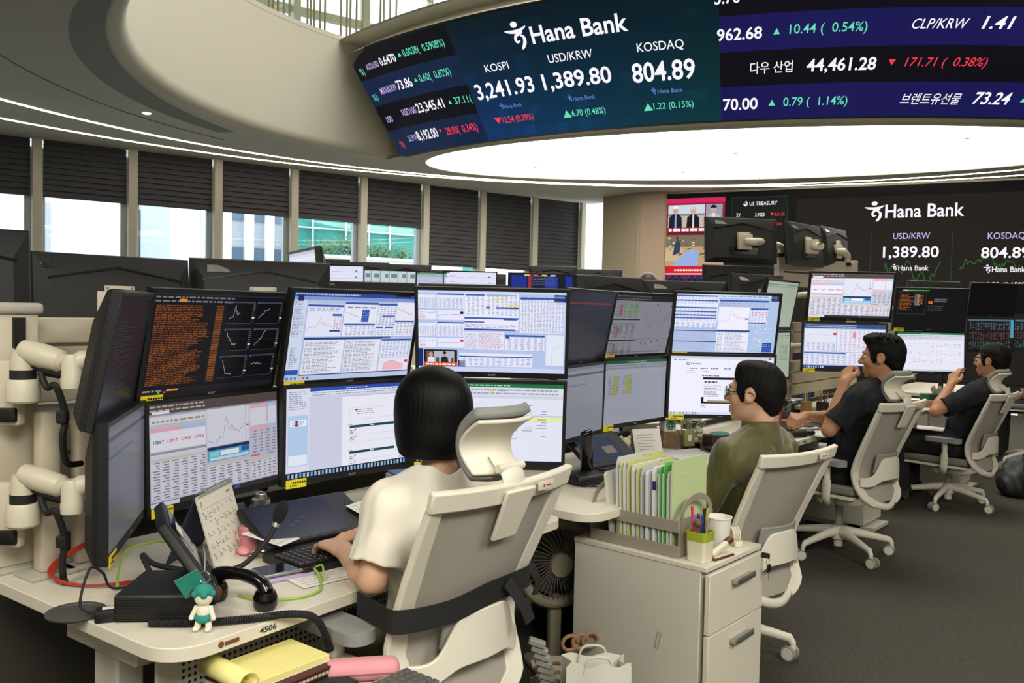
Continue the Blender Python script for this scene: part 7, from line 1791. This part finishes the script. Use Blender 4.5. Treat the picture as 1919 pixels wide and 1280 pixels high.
FOLD = [('pale green folder, broad face towards the pen cup, nearest of the row', (196, 214, 160), .142, .315, 0), ('grey-white document sleeve just behind the pale green folder', (206, 208, 198), .156, .290, 0), ('bright green folder with a glossy top, in front of its twin', (104, 190, 96), .172, .305, 0), ('bright green folder, second of the two', (112, 200, 104), .188, .300, 0),
        ('thick white bundle of papers with a dark tab, behind the green folders', (226, 226, 222), .212, .285, 1), ('white paper bundle in the middle of the organiser', (220, 220, 222), .238, .280, 1), ('grey sleeve left of the white bundles', (190, 194, 192), .258, .278, 0), ('pale yellow-green folder with a stepped tab, in the middle', (206, 210, 140), .274, .290, 0), ('white document bundle between the two yellow-green folders', (214, 216, 210), .294, .282, 1),
        ('tall yellow-green folder rising highest in the organiser', (204, 208, 134), .312, .305, 0), ('white sheets behind the tall yellow-green folder', (210, 212, 208), .328, .285, 1), ('pale yellow folder near the far end of the organiser', (208, 212, 148), .343, .298, 0), ('bluish white sleeve near the far end', (206, 212, 214), .357, .300, 0), ('leaning white bundle at the far end of the organiser', (212, 210, 198), .385, .255, 1)]
for k, (lb, c, y, h, thick) in enumerate(FOLD):
    r = world_thing('document_bundle' if thick else 'folder', lb, 'folder', on_cab((X0 + X1) / 2 + .012, y + .008, .006), CABR, 'folders in the organiser')
    tl = .02 + .03 * (k / 13) * (1 if k < 13 else 4.2); w_ = .238; t_ = .011 if thick else .0035
    R_ = Matrix.Rotation(-tl, 3, 'X')
    b = MB(); pr_ = [(-w_ / 2, 0), (w_ / 2, 0), (w_ / 2, h), (w_ / 2 - .06, h), (w_ / 2 - .075, h - .012 if k % 2 else h), (-w_ / 2 + .01, h - .012 if k % 2 else h), (-w_ / 2, h - .022)]
    b.T = R_.to_4x4() @ Matrix(((1, 0, 0, 0), (0, 0, -1, 0), (0, 1, 0, 0), (0, 0, 0, 1))); b.prism(pr_, -t_ / 2, t_ / 2); b.build('cover' if not thick else 'sheets', mat('folder_%d_%d_%d' % c, c, .45, var=.02), r, smooth=0)
    if not thick:
        b = MB(); b.T = R_.to_4x4(); b.box((-.004, .0045, h * .45), (w_ - .012, .004, h * .86)); b.build('papers', m_paper, r, smooth=0)
    if k == 4: b = MB(); b.T = R_.to_4x4(); b.box((-w_ / 2 + .002, -.002, h * .78), (.006, .012, .03)); b.build('index_tab', mat('tab_navy', (40, 34, 96), .5), r, smooth=0)
    if k == 0: b = MB(); b.T = R_.to_4x4(); b.box((-.03, -.0022, h - .05), (.03, .0006, .004)); b.build('yellow_mark', m_yel, r, smooth=0)
pcp = world_thing('pen_cup', 'square cream pen cup with a lime green rim on the white cabinet', 'pen cup', on_cab(.060, .058), CABR)
def shell(w0, w1, z0, z1, t): 
    b = MB(); n = len(rrect(w0, w0, .012)); o0, o1 = rrect(w0, w0, .012), rrect(w1, w1, .012); i0, i1 = rrect(w0 - 2 * t, w0 - 2 * t, .010), rrect(w1 - 2 * t, w1 - 2 * t, .010)
    vs = [(x, y, z0) for x, y in o0] + [(x, y, z1) for x, y in o1] + [(x, y, z1) for x, y in i1] + [(x, y, z0 + t) for x, y in i0]
    fs = [(k * n + i, k * n + (i + 1) % n, (k + 1) * n + (i + 1) % n, (k + 1) * n + i) for k in range(3) for i in range(n)] + [list(range(n))[::-1], [3 * n + i for i in range(n)]]
    return b.add(vs, fs)
shell(.066, .072, .001, .072, .003).build('cup', mat('cream_plastic', (222, 216, 190), .5), pcp)
shell(.074, .075, .070, .100, .004).build('rim', mat('lime_plastic', (158, 172, 40), .5), pcp)
PN = [('pink marker standing tallest in the pen cup', (214, 60, 120), (-.018, .012), .175, (-.10, .05)), ('blue pen in the pen cup', (44, 50, 130), (.0, .010), .145, (-.03, .0)), ('blue pen beside its twin in the pen cup', (50, 58, 150), (.004, -.012), .140, (.02, .05)), ('silver pen with a clip in the pen cup', (150, 146, 140), (.0, -.02), .135, (.05, -.06)), ('black marker in the pen cup', (24, 24, 26), (.018, .006), .160, (.12, .0)), ('red pen in the pen cup', (176, 30, 34), (.020, -.010), .130, (.10, -.05)), ('yellow-green highlighter leaning right out of the pen cup', (170, 170, 50), (.022, .014), .160, (.34, .0)), ('wooden-topped stick in the pen cup', (104, 74, 54), (-.022, -.008), .125, (-.12, .0))]
for lb, c, (px_, py_), h, (tx, ty) in PN:
    p = world_thing('pen', lb, 'pen', on_cab(.060 + px_ * .7, .058 + py_ * .7, .006), CABR, 'pens in the cream cup')
    d_ = Vector((tx, ty, 1)).normalized(); b = MB(); b.cyl((0, 0, 0), d_ * (h * .72), .0048, n=12); b.build('barrel', mat('pen_%d_%d_%d' % c, c, .4), p)
    b = MB(); b.cyl(d_ * (h * .72), d_ * h, .0056, .0048, 12); b.ball(d_ * h, .0050 if 'wooden' not in lb else .014, 12, 8); b.build('pen_cap', mat('pen_%d_%d_%d' % c), p)
stp = world_thing('stapler', 'cream and maroon stapler on the white cabinet', 'stapler', on_cab(.140, .022), CABR - .12)
m_cr = mat('cream_plastic')
b = MB(); b.rbox((0, 0, .004), (.115, .034, .007), .003, 2); b.build('base', mat('maroon_plastic', (96, 46, 44), .5), stp)
b = MB(); b.rbox((0, 0, .009), (.100, .026, .004), .0015, 2); b.build('plate', m_cr, stp)
b = MB(); b.rbox((-.002, 0, .034), (.110, .022, .020), .006, 3, R=Matrix.Rotation(radians(-17), 3, 'Y')); b.build('arm', m_cr, stp)
b = MB(); b.rbox((.042, 0, .050), (.036, .024, .018), .005, 3, R=Matrix.Rotation(radians(-17), 3, 'Y')); b.build('cap', mat('maroon_plastic'), stp)
b = MB(); b.rbox((-.048, 0, .014), (.014, .018, .014), .003, 2); b.build('jaw', mat('handle_metal'), stp)
pcu = world_thing('paper_cup', 'white paper cup standing on the white cabinet', 'paper cup', on_cab(.222, .075))
b = MB(); b.lathe([(a_ * 1.14, z_ * 1.22) for a_, z_ in [(0, .004), (.026, .004), (.027, .0005), (.029, .0005), (.0375, .092), (.040, .093), (.040, .096), (.037, .096), (.0355, .09), (.027, .008), (0, .008)]], 36); b.build('cup', m_paper, pcu, smooth=50)
tp = world_thing('tape_dispenser', 'beige tape dispenser behind the paper cup', 'tape dispenser', on_cab(.335, .085), CABR + 1.0)
b = MB(); b.prism([(-.06, -.015), (.06, -.015), (.06, .015), (-.06, .015)], 0, .018); b.build('base', m_cr, tp, bevel=.004)
for s in (-1, 1):
    b = MB(); b.cyl((-.015, s * .010, .034), (-.015, s * .015, .034), .030, n=24); b.build('side', m_cr, tp)
b = MB(); b.cyl((-.015, -.009, .036), (-.015, .009, .036), .027, n=24); b.build('roll', mat('tape_clear', (200, 196, 176), .3), tp)
nt = world_thing('walnuts', 'walnut-coloured trinket on the cabinet behind the cup', 'trinket', on_cab(.285, .11))
b = MB(); b.ball((0, 0, .018), (.016, .014, .017), 14, 8); b.build('nut', mat('walnut', (150, 104, 66), .7, bump=.8, bscale=200), nt)
b = MB(); b.ball((.01, .02, .034), (.014, .013, .012), 14, 8); b.ball((0, .01, .03), (.010, .010, .012), 12, 8); b.build('upper_nut', mat('walnut'), nt)

# ------------------------------------------------------------------ olive-shirt desk
t2 = world_thing('trading_keyboard', 'black trading console with tilted display left of the file organiser', 'keyboard', (.46, 3.70, DZ), .75)
b = MB(); b.prism(rrect(.34, .16, .02, cy=-.07), .001, .022); b.build('base', m_blk, t2, bevel=.004)
Rk = Matrix.Rotation(radians(34), 3, 'X'); b = MB(); b.rbox((0, .07, .075), (.34, .20, .022), .008, 3, R=Rk); b.build('display_housing', m_blk, t2)
b = MB()
for i in range(14):
    for jx in range(5): b.rbox((-.14 + .0205 * i, -.125 + .022 * jx, .025), (.017, .018, .008), .002, 1)
b.build('keys', mat('key_black'), t2)
kp = Pic(lambda x, y, L: tuple(Vector((0, .07, .075)) + Rk @ Vector(((x - .5) * .24 - .02, (y - .5) * .15, .0115 + .0003 * L))), .24, .15); kp.rect(0, 0, 1, 1, (34, 42, 62), 1); kp.rect(.55, .3, .85, .6, (120, 100, 84), 2); kp.rect(.1, .5, .3, .6, (60, 74, 100), 2); kp.build('display', m_scr, t2)
h2 = world_thing('desk_phone', 'black phone handset on its stand beside the front spreadsheet screen', 'phone', (.30, 3.42, DZ), .6)
b = MB(); b.rbox((0, 0, .02), (.16, .14, .036), .012, 3); b.build('base', m_blk, h2)
b = MB(); b.rbox((.03, .02, .12), (.055, .03, .20), .012, 3, R=Matrix.Rotation(.35, 3, 'X') @ Matrix.Rotation(-.3, 3, 'Y')); b.build('receiver', m_gloss, h2)
b = MB(); pts = []
for k in range(160): a = k / 160 * 5.2; pts.append((.02 + .085 * cos(a) + .008 * cos(k * 1.25), -.06 + .06 * sin(a) + .008 * sin(k * 1.25) * .4, .012 + .008 * sin(k * 1.25)))
b.tube(pts, .0028, 6); b.build('coiled_lead', m_rub, h2)
def plush(label, p, c, sc=1.0):
    r = world_thing('plush_toy', label, 'plush toy', p); m = mat('plush_%d_%d_%d' % c, c, .95, bump=.4, bscale=300)
    b = MB(); b.ball((0, 0, .035 * sc), (.032 * sc, .03 * sc, .035 * sc)); b.build('torso', m, r)
    b = MB(); b.ball((0, -.008 * sc, .08 * sc), (.028 * sc, .026 * sc, .025 * sc)); b.build('head', m, r)
    for s in (-1, 1):
        b = MB(); b.ball((s * .02 * sc, 0, .104 * sc), (.009 * sc, .006 * sc, .010 * sc), 10, 6); b.build('ear', m, r)
plush('small orange-brown plush beside the black phone stand', (.36, 3.80, DZ), (166, 106, 48), .9); plush('small cream plush under the grey spreadsheet screen', (.545, 4.02, DZ), (216, 200, 170), .95)
c2 = world_thing('desk_calendar', 'small white calendar card leaning behind the trading console', 'calendar', (.665, 4.10, DZ), .35)
b = MB(); b.rbox((0, 0, .065), (.15, .003, .13), .001, 1, R=Matrix.Rotation(-.35, 3, 'X')); b.build('card', m_paper, c2)
b = MB(); b.rbox((0, .05, .06), (.15, .003, .125), .001, 1, R=Matrix.Rotation(.35, 3, 'X')); b.build('rear_card', mat('card_grey', (150, 150, 146), .7), c2)
b = MB(); g_ = random.Random(4)
for k in range(6): b.box((g_.uniform(-.02, .02), -.0022, .10 - .014 * k - .065 + .0), (.09, .0004, .0014))
b.v = [tuple(Matrix.Rotation(-.35, 3, 'X') @ Vector(v) + Vector((0, 0, .065))) for v in b.v]; b.build('handwriting', mat('ink_faint'), c2, smooth=0)
k1 = world_thing('kraft_box', 'patterned brown cube box below the small white box with a green emblem', 'box', (.815, 4.40, DZ), .25)
b = MB(); b.rbox((0, 0, .04), (.085, .085, .078), .002, 1); b.build('carton', mat('kraft', (116, 90, 64), .7, var=.4, vscale=40), k1)
k2 = world_thing('emblem_box', 'small white box with a round green emblem, on the brown cube', 'box', (.815, 4.40, DZ + .0795), .25)
b = MB(); b.rbox((0, 0, .033), (.066, .066, .065), .002, 1); b.build('carton', mat('box_white', (196, 196, 184), .6), k2)
b = MB(); b.cyl((0, -.0335, .033), (0, -.0345, .033), .024, n=28); em = b.build('emblem', mat('emblem_green', (24, 92, 62), .5), k2)
b = MB(); b.tube([(.017 * cos(a * .4), -.0346, .033 + .017 * sin(a * .4)) for a in range(16)], .0008, 5, closed=True); b.ball((0, -.0346, .033), .004, 8, 6); b.build('emblem_ring', m_paper, em)
pf = world_thing('perfume_bottle', 'square perfume bottle with yellowish liquid, right of the brown cube', 'bottle', (.925, 4.42, DZ), .3)
b = MB(); b.rbox((0, 0, .045), (.062, .045, .088), .005, 2); b.build('bottle', mat('perfume_glass', (150, 146, 92), .08, spec=.8), pf)
b = MB(); b.box((0, -.0232, .045), (.022, .0008, .034)); b.build('label_paper', m_paper, pf, smooth=0)
b = MB(); b.cyl((0, 0, .089), (0, 0, .100), .011, n=16); b.lathe([(0, .100), (.015, .100), (.015, .118), (.012, .122), (0, .122)], 20); b.build('stopper', mat('silver'), pf)
wb_ = world_thing('tissue_bundle', 'pale crumpled bundle right of the perfume bottle', 'tissue', (.985, 4.44, DZ))
b = MB(); g_ = random.Random(2)
for k in range(9): b.ball((g_.uniform(-.02, .02), g_.uniform(-.02, .02), .02 + .012 * k), (.02, .014, .014), 10, 6)
b.build('crumple', mat('pale_cloth', (186, 186, 160), .9), wb_)
wc = world_thing('woven_case', 'dark brown woven basket in front of the web page screen', 'basket', (1.075, 4.36, DZ), .35)
b = MB(); b.rbox((0, 0, .035), (.15, .09, .068), .004, 2); b.build('basket', mat('woven_brown', (58, 40, 32), .8, bump=.6, bscale=120), wc)
b = MB()
for k in range(7): b.band([(-.07 + .02 * k, -.0462, .008), (-.06 + .02 * k, -.0462, .035), (-.07 + .02 * k, -.0462, .062)], .002, .002, up=(1, 0, 0))
b.build('lattice', mat('lattice_tan', (120, 92, 66), .7), wc)
b = MB(); b.ball((0, 0, .075), (.06, .03, .014), 14, 8); b.build('teal_cloth', mat('cloth_teal', (104, 150, 140), .9), wc)
nb = world_thing('wallet', 'brown leather wallet on the desk left of the olive shirt', 'wallet', (1.02, 4.20, DZ), .3)
b = MB(); b.rbox((0, 0, .009), (.13, .09, .016), .005, 2); b.build('leather', mat('leather_brown', (88, 50, 32), .5), nb)
b = MB(); b.rbox((.01, .01, .024), (.11, .07, .012), .003, 2); b.build('black_pouch', m_blk, nb)
pst = world_thing('paper_stack', 'stack of white papers beyond the folders', 'papers', (.86, 4.10, DZ), .55)
for k in range(4):
    b = MB(); b.rbox((.004 * k, .003 * k, .002 + .003 * k), (.30, .21, .0028), .0008, 1, R=Matrix.Rotation(.06 * (k % 3), 3, 'Z')); b.build('sheet', m_paper, pst)
lz = world_thing('lime_ball', 'small lime green ball behind the folders', 'ball', (.56, 3.74, DZ))
b = MB(); b.ball((0, 0, .028), .028); b.build('ball', mat('lime_soft', (150, 168, 90), .8), lz)

# ------------------------------------------------------------------ desk of the man with fist at mouth
cu = world_thing('iced_coffee', 'clear cup of iced coffee with a black straw, right of the olive-shirt man', 'cup', (1.84, 5.70, DZ))
b = MB(); b.lathe([(0, 0), (.030, 0), (.042, .11), (.043, .115)], 28); b.build('cup', glass_mat('cup_plastic', (200, 205, 200), .12), cu)
b = MB(); b.lathe([(0, .003), (.029, .003), (.0345, .05), (0, .05)], 24); b.build('coffee', mat('coffee', (40, 24, 14), .1), cu)
b = MB(); b.lathe([(.044, .113), (.044, .122), (.02, .13), (0, .13)], 28); b.build('lid', glass_mat('cup_plastic'), cu)
b = MB(); b.cyl((0, 0, .04), (-.012, .0, .20), .0035, n=8); b.build('straw', m_blk, cu)
pb = world_thing('pen_box', 'kraft pen box with colour pens between the coffee and the man with fist at mouth', 'pen box', (2.02, 5.82, DZ))
b = MB(); b.rbox((0, 0, .055), (.060, .060, .108), .003, 1); b.build('box', mat('kraft_light', (160, 124, 74), .7), pb)
for k, c in enumerate(((60, 120, 200), (210, 190, 60), (80, 160, 90), (50, 60, 150))):
    b = MB(); b.cyl((-.018 + .012 * k, 0, .09), (-.022 + .016 * k, .01, .165 + .01 * (k % 2)), .005, n=8); b.build('pen', mat('pencol_%d' % k, c, .4), pb)
pb2 = world_thing('pen_holder', 'dark mesh holder crowded with red and grey pens, behind his raised arm', 'pen holder', (2.18, 5.95, DZ))
b = MB(); b.lathe([(0, 0), (.04, 0), (.042, .09), (.039, .09), (.037, .004), (0, .004)], 20); b.build('cup', m_blk, pb2)
g_ = random.Random(6)
for k in range(8):
    b = MB(); a = k * .8; b.cyl((.02 * cos(a), .02 * sin(a), .01), (.034 * cos(a), .034 * sin(a), .13 + .04 * g_.random()), .0045, n=8); b.build('pen', mat('penmix_%d' % (k % 4), ((150, 40, 36), (120, 118, 110), (60, 60, 64), (170, 150, 90))[k % 4], .4), pb2)
w3 = world_thing('paper_cup', 'white lidded takeaway cup behind the forearm of the man with fist at mouth', 'paper cup', (2.08, 5.42, DZ))
b = MB(); b.lathe([(0, 0), (.030, 0), (.040, .105), (0, .106)], 28); b.build('cup', m_paper, w3)
b = MB(); b.lathe([(.042, .104), (.042, .112), (.036, .122), (0, .122)], 28); b.build('lid', mat('lid_white', (226, 226, 220), .4), w3)
c3 = world_thing('desk_calendar', 'white desk calendar between the two men in navy shirts', 'calendar', (2.36, 5.72, DZ), -.2)
b = MB(); b.rbox((0, 0, .075), (.17, .003, .15), .001, 1, R=Matrix.Rotation(-.3, 3, 'X')); b.build('page', m_paper, c3)
b = MB(); b.rbox((0, .055, .07), (.17, .003, .145), .001, 1, R=Matrix.Rotation(.3, 3, 'X')); b.build('stand_board', mat('card_grey'), c3)
np_ = world_thing('desk_pad', 'black desk pad beyond the olive collar', 'desk pad', (1.72, 5.30, DZ), .85)
b = MB(); b.rbox((0, 0, .003), (.42, .26, .005), .002, 1); b.build('pad', mat('pad_black', (30, 30, 31), .8), np_)
p3_ = world_thing('paper_stack', 'white sheets under the elbow of the man with fist at mouth', 'papers', (1.80, 5.02, DZ), .9)
for k in range(3):
    b = MB(); b.rbox((.006 * k, 0, .0015 + .003 * k), (.30, .21, .0025), .0008, 1, R=Matrix.Rotation(.08 * k, 3, 'Z')); b.build('sheet', m_paper, p3_)
hd = world_thing('phone_handset', 'pale telephone handset on the white sheets', 'handset', (1.80, 5.14, DZ + .010), .3)
b = MB(); b.tube(bez([(-.085, 0, .016), (-.04, .0, .026), (.04, 0, .026), (.085, 0, .016)], 6), .012, 12); b.ball((-.088, 0, .014), (.02, .018, .013), 14, 8); b.ball((.088, 0, .014), (.02, .018, .013), 14, 8); b.build('handset', mat('pale_plastic', (176, 176, 170), .4), hd)
bt_ = world_thing('umbrella', 'short black folding umbrella at the front corner of the third desk', 'umbrella', (1.60, 4.80, DZ), .55)
b = MB(); b.cyl((-.13, 0, .020), (.10, 0, .020), .018, .020, 16); b.build('cloth_roll', m_rub, bt_)
b = MB(); b.cyl((.10, 0, .020), (.17, 0, .020), .013, n=14); b.build('grip', m_blk, bt_)
rd = world_thing('flower_stick', 'thin red stick with a green leaf behind the olive collar', 'decoration', (1.55, 4.90, DZ))
b = MB(); b.cyl((0, 0, 0), (.01, 0, .16), .007, n=10); b.build('stick', mat('stick_red', (170, 30, 30), .5), rd)
b = MB(); b.sheet(lambda u, v: (.01 + .13 * u, (v - .5) * .018 * sin(pi * max(.02, min(.98, u))), .14 + .05 * sin(u * 2.4)), 10, 2, .001); b.build('leaf', mat('leaf_green', (60, 120, 50), .6), rd)
# farther desk
ts = world_thing('tissue_box', 'green tissue box with white tissues, before the farther man', 'tissue box', (3.35, 6.72, DZ), .2)
b = MB(); b.rbox((0, 0, .05), (.20, .11, .10), .004, 1); b.build('box', mat('box_green', (50, 100, 78), .6), ts)
b = MB(); g_ = random.Random(5)
for k in range(5): b.sheet(lambda u, v, k=k: ((u - .5) * .05 + .02 * (k - 2) * v, (v) * .02 * (k % 3 - 1), .098 + .07 * v * (1 - .4 * abs(2 * u - 1))), 5, 5, .001)
b.build('tissue', m_paper, ts)
bo = world_thing('thermos', 'brown bottle with a silver top beside the green tissue box', 'bottle', (3.52, 6.72, DZ))
b = MB(); b.lathe([(0, 0), (.042, 0), (.042, .09), (0, .091)], 24); b.build('body', mat('bottle_brown', (84, 62, 44), .5), bo)
b = MB(); b.lathe([(0, .09), (.038, .09), (.040, .12), (.03, .132), (0, .134)], 24); b.build('top', mat('silver'), bo)
p4_ = world_thing('paper_stack', 'white papers between the two men in navy shirts', 'papers', (3.18, 6.50, DZ), .8)
b = MB(); b.rbox((0, 0, .004), (.28, .20, .006), .001, 1); b.build('sheet', m_paper, p4_)

# ------------------------------------------------------------------ on the floor
fn = world_thing('desk_fan', 'pale round desk fan on the floor under the desks, left of the white cabinet', 'fan', (.20, 3.28, 0), .35)
b = MB(); b.rbox((0, .02, .02), (.20, .18, .04), .015, 3); b.rbox((0, .03, .16), (.05, .04, .26), .01, 2); b.build('stand', mat('fan_beige', (150, 142, 122), .5), fn)
b = MB(); b.tube([(.155 * cos(a * pi / 20), 0, .42 + .155 * sin(a * pi / 20)) for a in range(40)], .022, 10, closed=True); b.build('housing', mat('fan_beige'), fn)
b = MB()
for k in range(40):
    a = k * pi / 20; b.tube([(.045 * cos(a), -.02, .42 + .045 * sin(a)), (.10 * cos(a + .2), -.026, .42 + .10 * sin(a + .2)), (.145 * cos(a + .3), -.012, .42 + .145 * sin(a + .3))], .0022, 5)
b.build('grille', mat('fan_grille', (110, 104, 92), .5), fn)
b = MB(); b.cyl((0, -.035, .42), (0, -.01, .42), .045, n=28); b.build('hub', mat('fan_beige'), fn)
b = MB()
for k in range(5):
    a = k * 2 * pi / 5; b.add([(.03 * cos(a), .0, .42 + .03 * sin(a)), (.13 * cos(a + .1), .008, .42 + .13 * sin(a + .1)), (.13 * cos(a + .75), -.004, .42 + .13 * sin(a + .75)), (.03 * cos(a + .8), .0, .42 + .03 * sin(a + .8))], [(0, 1, 2, 3)])
b.build('blades', mat('fan_blade', (60, 58, 54), .5), fn, smooth=0)
pcb = world_thing('computer', 'black computer case on the floor under the desk, below the fan', 'computer', (.33, 3.72, 0), .5)
b = MB(); b.rbox((0, 0, .11), (.40, .18, .22), .01, 2); b.build('case', m_blk, pcb)
sl = world_thing('slippers', 'pair of blue slippers resting on the black computer case', 'slippers', (.30, 3.66, .222), .4)
for s in (-1, 1):
    b = MB(); b.prism([(s * .05 + .038 * cos(a) * (1 + .1 * sin(a)), .10 * sin(a)) for a in [q * pi / 12 for q in range(24)]], 0, .018); so_ = b.build('sole', mat('slipper_blue', (50, 112, 150), .6), sl)
    b = MB(); b.tube([(s * .05 + .036 * cos(a), .03, .016 + .035 * sin(a)) for a in [pi * q / 10 for q in range(11)]], .012, 8, flat=(.5, 1.8)); b.build('strap', mat('slipper_tan', (150, 132, 100), .7), so_)
cbx = world_thing('cable_bundle', 'bundle of pale cables on the floor between the chair and the white cabinet', 'cables', (.22, 2.92, 0), .4)
for k in range(6):
    b = MB(); b.tube(bez([(-.12, .05 * (k % 2), .02 + .030 * k), (-.03, .03, .028 + .031 * k), (.06, -.02, .012 + .030 * k), (.16, .02, .022 + .031 * k), (.24, .05, .02 + .03 * k)], 6), .014, 8); b.build('cable', mat('cable_cream', (150, 140, 116), .7), cbx)
for k in range(3):
    b = MB(); b.tube([(.02 + .04 * k + .03 * cos(a), .03, .235 + .026 * sin(a)) for a in [q * .6 for q in range(11)]], .007, 8); b.build('loop', mat('cable_tan', (150, 116, 80), .7), cbx)
cc = world_thing('cable_chain', 'segmented grey cable chain hanging by the chair of the woman', 'cable chain', (.10, 2.66, .02))
b = MB()
for k in range(14):
    p = Vector((.0 + .05 * sin(k * .16), .006 * k, .33 - .024 * k)); b.rbox(p, (.055, .03, .019), .003, 1, R=Matrix.Rotation(.3, 3, 'Y'))
b.build('links', mat('chain_grey', (150, 148, 138), .5), cc)
bg_ = world_thing('paper_bag', 'white paper bag at the foot of the cabinet, cut by the bottom edge', 'bag', (.28, 2.60, 0), .1)
m_bag = mat('bag_white', (222, 220, 206), .7, var=.02)
b = MB(); b.sheet(lambda u, v: ((-.10 + .2 * u), -.05 + .004 * sin(u * 9), .001 + .325 * v + .008 * sin(u * 14) * v), 16, 6, .002); b.sheet(lambda u, v: ((-.10 + .2 * u), .05 + .004 * sin(u * 7), .001 + .32 * v + .006 * sin(u * 11) * v), 16, 6, .002)
for s in (-1, 1): b.sheet(lambda u, v, s=s: (s * (.10 - .025 * v * (1 - abs(2 * u - 1))), -.05 + .1 * u, .001 + .32 * v), 6, 6, .002)
b.box((0, 0, .004), (.2, .1, .006)); b.build('bag', m_bag, bg_)
for y in (-.048, .048):
    b = MB(); b.tube(bez([(-.045, y, .30), (-.03, y, .345), (.03, y, .345), (.045, y, .30)], 6), .004, 8); b.build('handle', mat('cord_white', (210, 206, 190), .8), bg_)
bk = world_thing('backpack', 'black backpack slumped on the floor at the right edge', 'bag', (4.12, 6.82, 0), .3)
s_ = Sdf([-.30, -.25, 0], [.34, .25, .52], .01); s_.ell((0, 0, .12), (.19, .16, .15), None, .05); s_.ell((.10, -.05, .10), (.16, .14, .10), None, .05); s_.ell((.05, .03, .22), (.15, .10, .10), None, .06); s_.ell((-.10, -.04, .08), (.11, .12, .09), None, .05); s_.folds(.009, 24, 4); s_.cut((0, 0, .012), (0, 0, -1)); s_.mesh('sack', mat('nylon_black', (22, 22, 23), .6, bump=.1, bscale=300), bk, (0, 0, 0))
b = MB(); b.tube(bez([(-.08, -.08, .26), (-.15, -.15, .2), (-.14, -.18, .08)], 8), .016, 8, flat=(1, .4)); b.build('strap', m_rub, bk)
b = MB(); b.tube(bez([(.0, .0, .31), (.05, -.02, .37), (.10, 0, .31)], 8), .008, 8); b.build('carry_loop', m_rub, bk)
